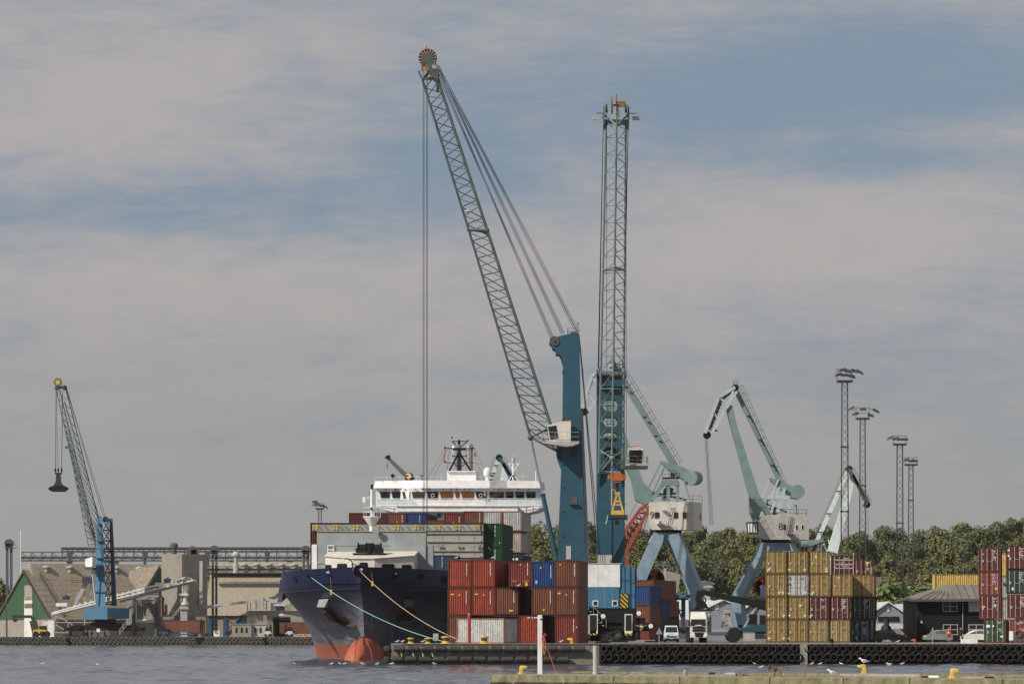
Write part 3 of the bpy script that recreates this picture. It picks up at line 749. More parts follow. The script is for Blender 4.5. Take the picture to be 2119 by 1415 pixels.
# fairleads in the bulwark
for px, py, rx, rz in [(602, 1199, .22, .42), (612, 1197, .22, .42), (641, 1192, .38, .42), (681.5, 1186, .36, .58), (744, 1181, .95, .62), (817.6, 1188, .40, .48), (870, 1192, .42, .42), (919, 1199, .40, .42)]:
 p = hull_pt(px, py); nn = hnorm(p); x, y = frame(Vector(), nn)
 tz_ = Vector((0, 0, 1)); right = nn.cross(tz_).normalized(); upv = right.cross(nn).normalized() * -1
 b = MB(); A = []; Bq = []; C_ = []; D_ = []
 for i in range(20):
  a = 2 * math.pi * i / 20; k = abs(math.cos(a)) ** 4 * .1
  d = right * math.cos(a) * rx + upv * math.sin(a) * rz
  A.append(p + d * 1.16 + nn * .01); Bq.append(p + d * 1.10 + nn * .10); C_.append(p + d + nn * .12); D_.append(p + d * .93 - nn * .02)
 ids = [b.addv(r_) for r_ in (A, Bq, C_, D_)]
 for P1, P2 in zip(ids[:-1], ids[1:]):
  for i in range(20): j = (i + 1) % 20; b.face((P1 + i, P1 + j, P2 + j, P2 + i))
 fl = b.build('fairlead', 'hull_paint' if px != 744 else 'hull_paint', ship, local=True)
 b = MB(); c0 = p + nn * .035; b.quad(*[c0 + right * math.cos(6.283 * i / 20) * rx + upv * math.sin(6.283 * i / 20) * rz for i in range(20)]); b.build('opening', 'black', fl, local=True)
 if px == 744 or px in (681.5, 817.6):
  b = MB(); c0 = p + nn * .06; b.ball(c0 + right * .0 + upv * (-rz * .25), rz * .42, 8, 1.2, .3, .7); b.build('roller', 'white' if px == 744 else 'feather_grey', fl, local=True)
# anchor pockets and anchors
for pts, shank in [([(665, 1240), (680, 1238.5), (680, 1256), (668, 1256)], [(671, 1258), (684, 1258), (703, 1281), (738, 1293), (732, 1295), (690, 1277)]),
       ([(835.5, 1239), (860, 1242), (857, 1256), (842, 1256)], [(843, 1258), (856, 1259), (845, 1277), (818, 1279), (824, 1272), (830, 1274)])]:
 P_ = [hull_pt(*p) for p in pts]; nn = Vector((-.35 if pts[0][0] < 750 else .35, -1, -.1)).normalized()
 b = MB(); um = min(p.y for p in P_) - .15; b.hexa([Vector((p.x, um, p.z)) for p in P_], [p + Vector((0, .8, 0)) for p in P_])
 pk = b.build('anchor_bolster', 'mint_grey' if pts[0][0] < 750 else 'grey_dark', ship, local=True)  # left plate pale as if sunlit, right plate dark as if shaded
 P2 = [hull_pt(*p) for p in shank]; nn2 = [hnorm(p) for p in P2]
 b = MB(); b.hexa([p + n_ * .55 for p, n_ in zip(P2, nn2)], [p - n_ * .2 for p, n_ in zip(P2, nn2)]); b.build('anchor', 'wood_dark', ship, local=True)
# draft marks
b = MB()
for s_, cx, cy in ((1, 760, 1322), (1, 769, 1276), (-1, 727, 1311), (1, 812, 1308)):
 for k in range(5 if cx in (769,) else 2):
  p = hull_pt(cx + (k * .9 if cx == 769 else 0) - k * 1.5, cy + k * 8); n_ = hnorm(p); b.bar(p + n_ * .05 - Vector((.1, 0, 0)), p + n_ * .05 + Vector((.1, 0, 0)), .05, .17)
b.build('draft_marks', 'feather_grey', ship, local=True)

# forecastle: deck house, breakwater, windlass, foremast
g = MB()
A = [S(673, 1151, 8), S(730, 1156, 5.5), S(775, 1156, 5.5), S(857, 1150, 8)]
z0 = 8.7
outl = [(p.x, p.y) for p in A] + [(A[3].x, 11), (A[0].x, 11)]
g.hexa([(x, y, z0) for x, y in outl], [(x, y, (A[0].z, A[1].z, A[2].z, A[3].z, A[3].z + .25, A[0].z + .25)[i]) for i, (x, y) in enumerate(outl)])
house = g.build('deck_house', 'cream', ship, local=True)
rf = MB(); rf.hexa([(x * 1.012, y - (.15 if y < 11 else 0), (A[0].z, A[1].z, A[2].z, A[3].z, A[3].z + .25, A[0].z + .25)[i] + .004) for i, (x, y) in enumerate(outl)],
       [(x * 1.012, y - (.15 if y < 11 else 0), (A[0].z, A[1].z, A[2].z, A[3].z, A[3].z + .55, A[0].z + .55)[i] + .08) for i, (x, y) in enumerate(outl)])
rf.build('roof', 'cream', house, local=True)
for px0, px1, py0, py1 in [(674, 688, 1168, 1178), (699, 720, 1165.5, 1178), (745, 763, 1163, 1178), (791, 817, 1166, 1178), (832, 853, 1168, 1178)]:
 def onf(px, py):
  for a, c in zip(A[:-1], A[1:]):
   for t in [i / 60 for i in range(61)]:
    q = a.lerp(c, t); s = S(px, py, q.y)
    if abs(s.x - q.x) < .12: return Vector((q.x, q.y, s.z))
  return S(px, py, 6)
 a, c = onf(px0, py0), onf(px1, py0); e, f = onf(px1, py1), onf(px0, py1); b = MB()
 dv = (c - a); dv.z = 0; nn = Vector((dv.y, -dv.x, 0)).normalized(); r_ = .14; up = Vector((0, 0, 1)); rt = dv.normalized()
 ring = [a + rt * r_, c - rt * r_, c - up * r_, e, f, a - up * r_]
 b.hexa([p + nn * .03 for p in ring], [p - nn * .02 for p in ring]); b.build('window', 'black', house, local=True)
SP([(656, 1099.5), (881, 1099.5), (881, 1185), (656, 1185)], 11.1, 12.2, 'breakwater', 'grey_ship')
SP([(645, 1126), (655.8, 1126), (655.8, 1188), (645, 1188)], 11.0, 12.2, 'breakwater_wing', 'white')
SP([(881.2, 1128), (896, 1128), (896, 1188), (881.2, 1188)], 11.3, 12.2, 'breakwater_wing', 'grey_ship')
b = MB(); SP([(655.5, 1098.5), (882, 1098.5), (882, 1099.4), (655.5, 1099.4)], 10.95, 12.25, '', '', b)
p = S(690, 1127, 11.0); q = S(806, 1127, 11.0); b.tube(p, q, .03, 4)
p = S(656, 1164, 11.0); q = S(673, 1164, 11.0); b.tube(p, q, .04, 4); p = S(858, 1164, 11.0); q = S(896, 1166, 11.0); b.tube(p, q, .04, 4)
b.build('coaming_trim', 'grey_light', ship, local=True)
b = MB(); a = S(678, 1146, 10.9); c = S(690, 1128, 10.9)
for x in (a.x, c.x): b.tube((x, a.y, a.z), (x, a.y, c.z), .05, 5)
for k in range(3): z = a.z + (c.z - a.z) * k / 2; b.tube((a.x, a.y, z), (c.x, a.y, z), .05, 5)
b.build('ladder', 'white', ship, local=True)
# windlass on the deck house roof
wd = MB(); c0 = S(765, 1147, 8.5)
for s_ in (-1, 1):
 wd.lathe([(.62, -.5), (.62, -.42), (.4, -.40), (.4, .40), (.62, .42), (.62, .5)], (c0.x + s_ * .85, 8.5, c0.z + .8), 'x', 14)
 wd.box(c0.x + s_ * .25, c0.x + s_ * 1.55, 8.0, 9.0, c0.z + .2, c0.z + .75)
wd.box(c0.x - .22, c0.x + .22, 7.8, 9.2, c0.z + .1, c0.z + 1.3); wd.box(c0.x - 1.9, c0.x + 1.9, 7.9, 9.1, c0.z + .02, c0.z + .16)
wd.build('windlass', 'black', ship, local=True)
b = MB(); b.path([S(730, 1175, 5), S(728, 1160, 5), S(718, 1155, 5), S(713, 1156, 5)], .07, 5); b.build('davit', 'black', ship, local=True)
# foremast
mb = MB(); UM = 11.6
c0 = S(769.5, 1100, UM); zt = S(769, 1012, UM).z
mb.tube((c0.x, UM, c0.z - .5), (c0.x, UM, S(769, 1072, UM).z), .30, 12, .28)
mb.tube((c0.x, UM, S(769, 1072, UM).z), (c0.x, UM, zt), .22, 10, .17)
mast = mb.build('foremast', 'white', ship, local=True)
mb = MB(); zp = S(769, 1071, UM).z; mb.lathe([(.35, -.9), (.95, 0), (1.02, .04), (1.02, .16)], (c0.x, UM, zp), 'z', 8)
ring = [(c0.x + math.cos(i * 6.283 / 8) * .98, UM + math.sin(i * 6.283 / 8) * .98, zp + .16) for i in range(9)]
mb.rail(ring, 1.0, 1.0, .035, 1); mb.build('crows_nest', 'white', mast, local=True)
mb = MB(); zr = S(769, 1030, UM).z; mb.tube((c0.x, UM - .1, zr), (c0.x - .8, UM - .1, zr), .06, 5); mb.box(c0.x - 1.05, c0.x - .7, UM - .3, UM + .1, zr - .55, zr + .1); mb.tube((c0.x + .25, UM, zp), (c0.x + .25, UM, zt - 1.8), .10, 6)
mb.build('radar_scanner', 'white', mast, local=True)
mb = MB(); mb.tube((c0.x, UM, zt), (c0.x, UM, zt + .55), .14, 8); mb.ball((c0.x - .05, UM - .3, S(769, 1052, UM).z), .17, 8); mb.tube((c0.x - .3, UM, zr + .4), (c0.x - .3, UM, zt - .3), .03, 4); mb.build('navigation_light', 'black', mast, local=True)
p = S(779, 1098, 10.8); mb = MB(); mb.lathe([(.42, -.5), (.42, -.46), (.3, -.2), (.12, .1), (.12, .6)], (p.x, p.y, p.z), 'y', 14); mb.build('horn', 'steel', mast, local=True)

# lashing bridge wall with twist locks
lw = MB(); UL = 30
SP([(646, 1083.5), (1000, 1083.5), (1000, 1098), (646, 1098)], UL, UL + 1.0, '', '', lw)
SP([(800, 1098.1), (1000, 1098.1), (1000, 1196), (800, 1196)], UL + .25, UL + 1.0, '', '', lw)
for a, c in ((1101, 1104), (1118, 1121), (1138, 1140), (1150, 1153)): SP([(881, a), (996, a), (996, c), (881, c)], UL + .05, UL + .24, '', '', lw)
for px in (915, 948, 980): SP([(px, 1104.2), (px + 1.2, 1104.2), (px + 1.2, 1150), (px, 1150)], UL + .2, UL + .248, '', '', lw)
lash = lw.build('hatch_wall', 'lash_wall', ship, local=True)
b = MB(); SP([(642, 1081.2), (1002, 1081.2), (1002, 1083.2), (642, 1083.2)], UL - .1, UL + 1, '', '', b); b.build('top_rail', 'f_darkgreen', lash, local=True)
for k in range(9):
 px = 652 + k * 42.2
 b = MB()
 for dx_ in (-3.5, 3.5):
  for dy_ in (-2.6, 2.6):
   p = S(px + dx_, 1091 + dy_, UL - .02); b.lathe([(.15, -.06), (.17, 0), (.09, .0), (.07, -.06)], p, 'y', 10)
 b.build('twist_lock', 'yellow', lash, local=True)
 b = MB()
 for dx_ in (6, 9, 19, 22, -8): p = S(px + dx_, 1088, UL - .05); q_ = S(px + dx_ + 7, 1096, UL - .05); b.tube(p, q_, .028, 4)
 b.build('lashing_bar', 'boom_dark', lash, local=True)
for px in (910, 950, 990):
 b = MB()
 for dx_ in (-3, 3):
  p = S(px + dx_, 1129, UL - .02); b.lathe([(.15, -.06), (.17, 0), (.09, 0), (.07, -.06)], p, 'y', 10); b.tube(S(px + dx_, 1133, UL), S(px + dx_ + 6, 1139, UL), .028, 4)
 b.tube(S(px + 20, 1131, UL), S(px + 26, 1138, UL), .028, 4)
 b.build('twist_lock', 'lash_wall', lash, local=True)
# pontoon carrying the lashings seen at the right of the green containers
b = MB(); SP([(1036, 1118), (1054, 1118), (1054, 1124), (1036, 1124)], 58, 60, '', '', b); SP([(1036, 1138), (1056, 1138), (1050, 1142), (1036, 1142)], 55, 60, '', '', b)
for a, c in ((1040, 1120), (1046, 1126), (1052, 1122)): b.tube(S(a, c, 55), S(a + 2, 1138, 55), .05, 4)
b.tube(S(1037, 1104, 55), S(1054, 1108, 55), .05, 4); b.tube(S(1037, 1128, 55), S(1057, 1127, 55), .05, 4); b.build('lashing_bridge', 'lash_wall', ship, local=True)

# deck cargo: every container rests on the ship, so each is a thing of its own
SG = 'containers stowed on the ship\'s deck'
def shipc(px0, pyt, u, L, H, colour, label, marks=(), fcol=None):
 """place by the top left front corner as seen in the photo"""
 p = S(px0, pyt, u); v = p.x + 1.22; wv = SM @ Vector((v, u, 0)); z = p.z - H
 return container((wv.x, wv.y, z), -TH, L, H, colour, label, False, SG, marks, fcol)
shipc(642, 1081.5, 30.9, 12.19, H9, 'maroon', 'maroon container at the left edge of the ship, topmost, seen past the hatch wall', [])
shipc(642, 1122.5, 30.9, 12.19, H9, 'brown', 'rust brown container low at the left edge of the ship above the rail', [])
shipc(997.6, 1082.5, 31, 12.19, H9 * .98, 'green', 'green container at the right end of the hatch wall, upper of the two', [code(.35, 2.6), ('patch', .9, .5, .12, .1, 'placard')])
shipc(997.6, 1132, 31, 12.19, H9 * .98, 'green', 'green container at the right end of the hatch wall, lower of the two', [code(.35, 2.6)])
shipc(897, 1148, 20, 6.06, H8, 'steelblue', 'dark blue container beside the ship\'s rail, behind the breakwater', [code(-.2, 2.4)])
shipc(722, 1060.5, 62, 12.19, H8, 'maroon', 'dark maroon container at the left end of the row below the bridge', [], 'darkred')
shipc(762, 1060.5, 62, 12.19, H8, 'maroon', 'maroon container behind the foremast\'s crow\'s nest', [])
shipc(781, 1061, 63.5, 12.19, H8, 'brown', 'brown container just right of the crow\'s nest', [])
shipc(801, 1061, 62, 12.19, H8, 'brown', 'brown container with a warning triangle, left of the blue one below the bridge', [('tri', .1, 1.3), code(.75, 2.3)])
shipc(842, 1061, 62, 12.19, H8, 'blue', 'blue container in the row below the bridge', [code(.45, 2.3)])
shipc(880, 1076, 62, 12.19, H8, 'red', 'low red container between the blue and the dark red one', [])
shipc(919, 1061, 62, 12.19, H8, 'oxide', 'dark red container with a warning triangle, right of the low one', [('tri', 0, 1.3), code(.75, 2.1)])
shipc(959, 1057, 62, 12.19, H8, 'brown', 'brown container left of the white pair below the bridge', [code(.9, 2.4)])
shipc(999, 1057, 62, 12.19, H8, 'pale', 'whitish container directly behind the upper green one', [code(.9, 2.4)], 'rusty')
shipc(1040, 1057, 62, 12.19, H8, 'pale', 'whitish container topmost at the ship\'s right side', [code(.75, 2.4)], 'rusty')
shipc(1040, 1101.5, 62, 12.19, H8, 'rusty', 'rust streaked white container in the middle of the right side stack', [])
shipc(1042, 1147, 62, 12.19, H8, 'darkgreen', 'dark green container at the foot of the right side stack', [('patch', 0, 2.0, .3, .25, 'placard'), ('patch', .5, 2.0, .3, .25, 'placard')])
# plain rows that carry the upper tier
b = MB(); a = S(724, 1084, 62.3); c = S(1040, 1103, 62.3); b.box(a.x, c.x, 62.5, 74, 8.7, a.z); b.build('hatch_cover', 'lash_wall', ship, local=True)

# accommodation block and bridge
UB = 86
def Pb(px, py, u=UB): return S(px, py, u)
b = MB(); SP([(800, 1049), (1076, 1049), (1076, 1120), (800, 1120)], UB + .5, UB + 12, '', '', b)
SP([(722, 1090), (1076, 1090), (1076, 1190), (722, 1190)], UB + .8, UB + 12.2, '', '', b)
acc = b.build('accommodation_block', 'white', ship, local=True)
b = MB(); SP([(905, 1061), (912, 1061), (912, 1070), (905, 1070)], UB + .44, UB + .6, '', '', b); b.build('window', 'glass_dark', acc, local=True)
b = MB(); SP([(821, 1046.5), (1071, 1046.5), (1071, 1058), (821, 1058)], UB - 1.2, UB + .5, '', '', b); br = b.build('bridge_front', 'white', ship, local=True)
b = MB(); SP([(778, 1046), (1119, 1046), (1122, 1050.5), (1108, 1057), (1090, 1061), (815, 1061), (795, 1053), (778, 1050)], UB - .4, UB + 7, '', '', b); wing = b.build('bridge_wing_deck', 'white', ship, local=True)
# balcony parapet with its rail
b = MB(); xs = [Pb(779, 1046, UB - 1), Pb(822, 1046, UB - 1.4), Pb(1071, 1046, UB - 1.4), Pb(1120, 1046, UB - 1)]
b.path(xs, .08, 6); pts = [Vector((p.x, p.y, p.z)) for p in xs]; b.rail(pts, .98, 1.2, .04, 1)
b.build('balcony_rail', 'white', ship, local=True)
b = MB(); SP([(779, 1033), (1119, 1033), (1119, 1046), (779, 1046)], UB + .4, UB + .8, '', '', b); b.build('balcony_screen', 'mint_grey', ship, local=True)
# wheelhouse: faceted front leaning out at the top
plan = [(778, UB + 3.2), (822, UB + 2.6), (846, UB + .4), (874, UB), (1004, UB), (1012, UB + .2), (1044, UB + 1.8), (1112, UB + 2.4)]
def fac(zrow, off):
 out_ = []
 for px, u in plan: p = S(px, zrow, u - off); out_.append(p)
 return out_
lo_, hi_ = fac(1046, -.35), fac(1009.5, .35)
b = MB(); n_ = len(plan); back = UB + 8
ids0 = b.addv(lo_ + [Vector((lo_[-1].x, back, lo_[-1].z)), Vector((lo_[0].x, back, lo_[0].z))]); ids1 = b.addv(hi_ + [Vector((hi_[-1].x, back, hi_[-1].z)), Vector((hi_[0].x, back, hi_[0].z))]); nn_ = n_ + 2
for i in range(nn_): j = (i + 1) % nn_; b.face((ids0 + i, ids0 + j, ids1 + j, ids1 + i))
b.face([ids1 + i for i in range(nn_)]); wheel = b.build('wheelhouse', 'white', ship, local=True)
def wpt(px, py):
 """point on the leaning wheelhouse front"""
 best = None; f = (1046 - py) / (1046 - 1009.5)
 for i in range(n_ - 1):
  for k in range(201):
   q = lo_[i].lerp(lo_[i + 1], k / 200).lerp(hi_[i].lerp(hi_[i + 1], k / 200), f); w_ = SM @ q
   e = abs(1059.5 + w_.x / w_.y * F - px)
   if best is None or e < best[0]: best = (e, q)
 return best[1]
for a, c, m_ in [(787, 807, 'glass_dark'), (811, 829, 'glass_dark'), (833, 849, 'glass_olive'), (853, 879, 'glass_olive'), (884, 907, 'glass_dark'), (911, 937.5, 'glass_tan'), (942, 951, 'glass_tan'), (955, 981, 'glass_tan'), (985, 1008, 'glass_dark'), (1013, 1043, 'glass_olive'), (1047, 1063, 'glass_dark'), (1067, 1085, 'glass_dark'), (1089, 1109, 'glass_dark')]:
 ps = [wpt(a - 1, 1017), wpt(c, 1017), wpt(c - 1, 1032), wpt(a + 2, 1032)]
 if None in ps: continue
 b = MB(); o_ = Vector((0, -.07, 0)); b.hexa([p + o_ for p in ps], [p - o_ for p in ps]); b.build('window', m_, wheel, local=True)
b = MB()
for px in (800, 820, 840, 862, 877, 890, 919, 935, 947, 963, 973, 1025, 1035, 1056, 1074, 1096):
 p = wpt(px, 1010.5); q_ = wpt(px - 3, 1014)
 if p and q_: b.tube(p + Vector((0, -.25, 0)), q_ + Vector((0, -.15, 0)), .05, 4)
b.build('wiper', 'black', wheel, local=True)
for px in (895.5, 995):
 p = wpt(px, 1024.5)
 if p: b = MB(); b.lathe([(.20, 0), (.20, -.03), (.25, -.03), (.25, 0)], p + Vector((0, -.13, 0)), 'y', 16, caps=False); b.build('clear_view_screen', 'placard', wheel, local=True)
# roof fascia
plan2 = [(776, UB + 2.6), (846, UB + 1.2), (879, UB - .6), (1013, UB - .6), (1048, UB + .9), (1117, UB + 1.6)]
T_ = [S(px, 993.5 if i not in (0, 5) else 995, u) for i, (px, u) in enumerate(plan2)]; L_ = [S(px - (3 if i < 3 else 0) + (2 if i > 3 else 0), 1009.6, u - .15) for i, (px, u) in enumerate(plan2)]
b = MB(); T2 = T_ + [Vector((T_[-1].x, back, T_[-1].z)), Vector((T_[0].x, back, T_[0].z))]; L2 = L_ + [Vector((L_[-1].x, back, L_[-1].z)), Vector((L_[0].x, back, L_[0].z))]
b.hexa(L2, T2); fas = b.build('roof_fascia', 'white', wheel, local=True)
b = MB(); b.rail(T_, .5, 2, .025, 0); b.build('roof_rail', 'white', fas, local=True)
# things on the bridge roof
RZ = T_[0].z
b = MB(); SP([(925, 975), (985, 975), (985, 994), (925, 994)], UB + 4, UB + 8, '', '', b); SP([(924, 974), (984, 974), (984, 975.5), (924, 975.5)], UB + 3.6, UB + 8.2, '', '', b); b.build('mast_house', 'white', ship, local=True)
mm = MB(); um = UB + 5
mm.bar(S(950, 975, um), S(950, 910, um), .42, .42, .30, .30)
for a in (930, 974): mm.tube(S(950, 935, um), S(a, 974, um + 1), .14, 6)
mm.bar(S(919, 927.5, um), S(983, 927.5, um), .12, .14); mm.bar(S(937, 930, um), S(964, 930, um), .2, .2); mm.bar(S(922, 957, um), S(982, 957, um), .1, .1); mm.bar(S(936, 943.5, um), S(966, 943.5, um), .1, .1)
mm.bar(S(935, 913, um), S(968, 913, um), .12, .12)
for a, z in ((935, 903), (968, 910), (921, 923), (921, 953), (937, 941), (965, 941)): mm.tube(S(a, z + 4, um), S(a, z, um), .10, 6)
mm.tube(S(936, 913, um), S(948, 925, um), .07, 5); mm.tube(S(967, 913, um), S(953, 925, um), .07, 5); mm.tube(S(937, 957, um), S(950, 967, um), .07, 5); mm.tube(S(966, 957, um), S(952, 967, um), .07, 5)
mast2 = mm.build('radar_mast', 'black', ship, local=True)
b = MB(); b.tube(S(960, 911, um), S(960, 892, um), .025, 4); b.lathe([(.3, -.3), (.45, 0), (.3, .1)], S(948, 922, um), 'z', 10); b.build('aerial', 'steel', mast2, local=True)
b = MB()
for a, c, e, f in ((920, 929, 883, 993), (925, 929, 895, 993), (975, 929, 1003, 993), (983, 929, 1012, 993), (930, 929, 925, 975)): b.tube(S(a, c, um), S(e, f, um), .022, 4)
b.build('stay_wire', 'black', mast2, local=True)
b = MB(); p = S(921, 935, um); b.hexa([S(921, 931, um), S(923, 931, um), S(919, 957, um), S(917, 954, um)], [S(921, 931, um + .1), S(923, 931, um + .1), S(919, 957, um + .1), S(917, 954, um + .1)])
b.build('red_flag', 'red_paint', mast2, local=True)
b = MB(); b.hexa([S(982, 932, um), S(985, 938, um), S(988, 945, um), S(981, 943, um)], [S(982, 932, um + .06), S(985, 938, um + .06), S(988, 945, um + .06), S(981, 943, um + .06)]); b.build('red_pennant', 'red_paint', mast2, local=True)
b = MB(); p = S(943, 973, UB + 9); b.lathe([(.85, 0), (.85, 2.4), (.75, 3.6), (.62, 4.0)], (p.x, p.y, S(943, 975, UB + 9).z - .5), 'z', 14); b.build('exhaust_pipe', 'steel', ship, local=True)
b = MB(); p = S(971, 973, UB + 9); b.lathe([(.5, 0), (.5, 3.2), (.62, 3.4), (.55, 3.9), (.3, 4.2)], (p.x, p.y, p.z - .5), 'z', 12); b.build('exhaust_pipe', 'steel', ship, local=True)
p = S(1009, 994, UB + 2); b = MB(); b.tube(p, p + Vector((0, 0, 1.0)), .3, 8); b.build('pedestal', 'white', ship, local=True)
b = MB(); b.lathe([(.35, 0), (.55, .12), (.58, .65), (.48, 1.0), (.27, 1.2), (.03, 1.26)], p + Vector((0, 0, .55)), 'z', 16); b.build('satellite_dome', 'white', ship, local=True, smooth=True)
# short radar tower right of the dome
b = MB(); uu = UB + 3
b.tube(S(1062, 995, uu), S(1062, 956, uu), .13, 8); b.bar(S(1051, 959, uu), S(1075, 959, uu), .1, .1)
for a in (1053, 1073): b.tube(S(a, 960, uu), S(1063, 976, uu), .06, 5)
b.tube(S(1062, 980, uu), S(1052, 995, uu), .06, 5); b.tube(S(1063, 980, uu), S(1073, 995, uu), .06, 5); tw = b.build('aerial_tower', 'white', ship, local=True)
b = MB(); b.box(S(1056, 0, uu).x, S(1070, 0, uu).x, uu - .12, uu + .12, S(0, 950, uu).z, S(0, 947.5, uu).z); b.lathe([(.28, 0), (.22, .55)], S(1062, 956, uu), 'z', 8); b.build('radar_scanner', 'grey_light', tw, local=True)
for px, py, nm in ((813, 984, 'b'), (1083, 984, 'w'), (1092, 985, 'w'), (914, 981, 's'), (842, 985, 'f'), (873, 985, 'f'), (1018, 985, 'f'), (1062.5, 985, 'f')):
 b = MB(); p = S(px, py, UB + 1.5); b.tube((p.x, p.y, p.z), (p.x, p.y, RZ - .1), .04, 5)
 if nm == 'f': b.box(p.x - .2, p.x + .2, p.y - .2, p.y + .2, p.z - .1, p.z + .14)
 elif nm == 's': b.ball(p, .16, 8)
 else: b.lathe([(.26, -.25), (.24, .1), (.1, .3)], p, 'y', 12)
 b.build('search_light', 'black' if nm in 'bf' else 'grey_light', ship, local=True)
# provision crane on the roof
b = MB(); uu = UB + 6; b.bar(S(846, 990, uu), S(803, 947, uu), .75, .7, .42, .42); cr = b.build('provision_crane', 'grey_dark', ship, local=True)
b = MB(); b.hexa([S(795, 947, uu - .3), S(800, 942, uu - .3), S(807, 941, uu - .3), S(808, 947, uu - .3), S(802, 950, uu - .3)], [S(795, 947, uu + .3), S(800, 942, uu + .3), S(807, 941, uu + .3), S(808, 947, uu + .3), S(802, 950, uu + .3)])
b.lathe([(.5, -.6), (.5, .6)], S(847, 985, uu), 'y', 14); b.bar(S(843, 995, uu), S(853, 983, uu), .9); b.build('crane_head', 'black', cr, local=True)
b = MB(); b.lathe([(.2, -.66), (.42, -.64), (.42, -.61)], S(846.5, 985, uu), 'y', 12); b.build('crane_hub', 'yellow', cr, local=True)
b = MB(); b.tube(S(801, 950, uu), S(801, 957, uu), .03, 4); b.lathe([(.05, 0), (.12, -.2), (.12, -.5), (.03, -.8)], S(801, 957, uu), 'z', 8); b.build('hook', 'orange', cr, local=True)
b = MB(); b.tube(S(786, 994, UB + 2), S(786, 908, UB + 2), .022, 4); b.tube(S(789, 994, UB + 2), S(789, 910, UB + 2), .022, 4); b.build('whip_aerial', 'feather_grey', ship, local=True)
b = MB(); b.tube(S(1109, 997, UB + 2), S(1109, 975, UB + 2), .09, 6); b.build('whip_aerial', 'white', ship, local=True)
# mooring lines (things of their own: they lead from the bow to the pier)
def catenary(name, px0, px1, mat, r, label, sag):
 a = SM @ hull_pt(*px0); c = Vector(px1); b = MB(); pts = []
 for i in range(25):
  t = i / 24; p = a.lerp(c, t); p.z -= sag * 4 * t * (1 - t); pts.append(p)
 b.path(pts, r, 6); o = b.build(name, mat, None, loc=c); tag(o, label, 'rope', 'mooring lines of the ship'); return o, pts
r1, p1_ = catenary('mooring_line', (644, 1194), W(920, 1327, 364), 'rope_green', .04, 'bright green mooring line from the ship\'s left bow down to the pier', .9)
r2, p2_ = catenary('mooring_line', (749, 1181), W(962, 1328, 380), 'rope_buff', .035, 'buff coloured mooring line from the stem fairlead down to the pier', .9)
for k, (pp, lab) in enumerate(((p1_[4], 'yellow tag hanging on the green mooring line'), (p2_[3], 'yellow tag hanging on the buff mooring line'))):
 b = MB(); b.box(pp.x - .12, pp.x + .12, pp.y - .08, pp.y + .08, pp.z - .35, pp.z + .22); b.tube(pp + Vector((0, 0, .3)), pp + Vector((-.1, .5, 1.6 if k == 0 else 1.2)), .012, 4)
 tag(b.build('line_tag', 'yellow', None, loc=pp), lab, 'tag')
# ------------------------------------------------------------ mobile harbour cranes
paint('reel_yellow', (.28, .15, .02), dirt=RUST, amt=.6, sc=2)
def lattice(root, U_, L_, wu, n, rc, rb, mat_c, mat_b, names=('upper_chord', 'lower_chord')):
 """three chord boom in local coordinates: U_/L_ are (x, z) polylines of the upper pair and the single lower chord, wu the half width of the pair"""
 def at(P_, t):
  L = [0]
  for a, b in zip(P_[:-1], P_[1:]): L.append(L[-1] + math.hypot(b[0] - a[0], b[1] - a[1]))
  s = t * L[-1]
  for i in range(len(P_) - 1):
   if s <= L[i + 1] + 1e-9: f = (s - L[i]) / max(1e-9, L[i + 1] - L[i]); return (P_[i][0] + (P_[i + 1][0] - P_[i][0]) * f, P_[i][1] + (P_[i + 1][1] - P_[i][1]) * f)
  return P_[-1]
 def up(t, s): x, z = at(U_, t); return Vector((x, s * (wu[0] + (wu[1] - wu[0]) * t), z))
 def low(t): x, z = at(L_, t); return Vector((x, 0, z))
 for s in (-1, 1):
  b = MB(); b.path([up(i / 24, s) for i in range(25)], rc, 8); b.build('boom_chord', mat_c, root, local=True)
 b = MB(); b.path([low(i / 24) for i in range(25)], rc, 8); b.build('boom_chord', mat_c, root, local=True)
 b = MB()
 for i in range(n):
  t0, t1, tm = i / n, (i + 1) / n, (i + .5) / n
  for s in (-1, 1):
   if s < 0: b.tube(up(t0, s), low(tm), rb, 5); b.tube(low(tm), up(t1, s), rb, 5)
   else: b.tube(low(t0), up(tm, s), rb, 5); b.tube(up(tm, s), low(t1), rb, 5)
  b.tube(up(tm, -1) if False else up(t0, -1), up(t0, 1), rb * .8, 5)
 b.build('boom_bracing', mat_b, root, local=True)
 return up, low
def wheel_row(root, xs, y0, r, w_, name='wheel'):
 src = None
 for x in xs:
  for s in (-1, 1):
   b = MB(); b.lathe([(r * .55, -w_ / 2), (r * .9, -w_ / 2), (r, -w_ * .3), (r, w_ * .3), (r * .9, w_ / 2), (r * .55, w_ / 2)], (x, s * y0, r), 'y', 14)
   wv = b.build(name, 'rubber', root, local=True)
   b = MB(); b.lathe([(r * .5, 0), (r * .5, w_ / 2 + .02), (r * .2, w_ / 2 + .05)], (x, s * y0, r), 'y', 10) if s > 0 else b.lathe([(r * .2, -w_ / 2 - .05), (r * .5, -w_ / 2 - .02), (r * .5, 0)], (x, s * y0, r), 'y', 10)
   b.build('rim', 'grey_dark', wv, local=True)
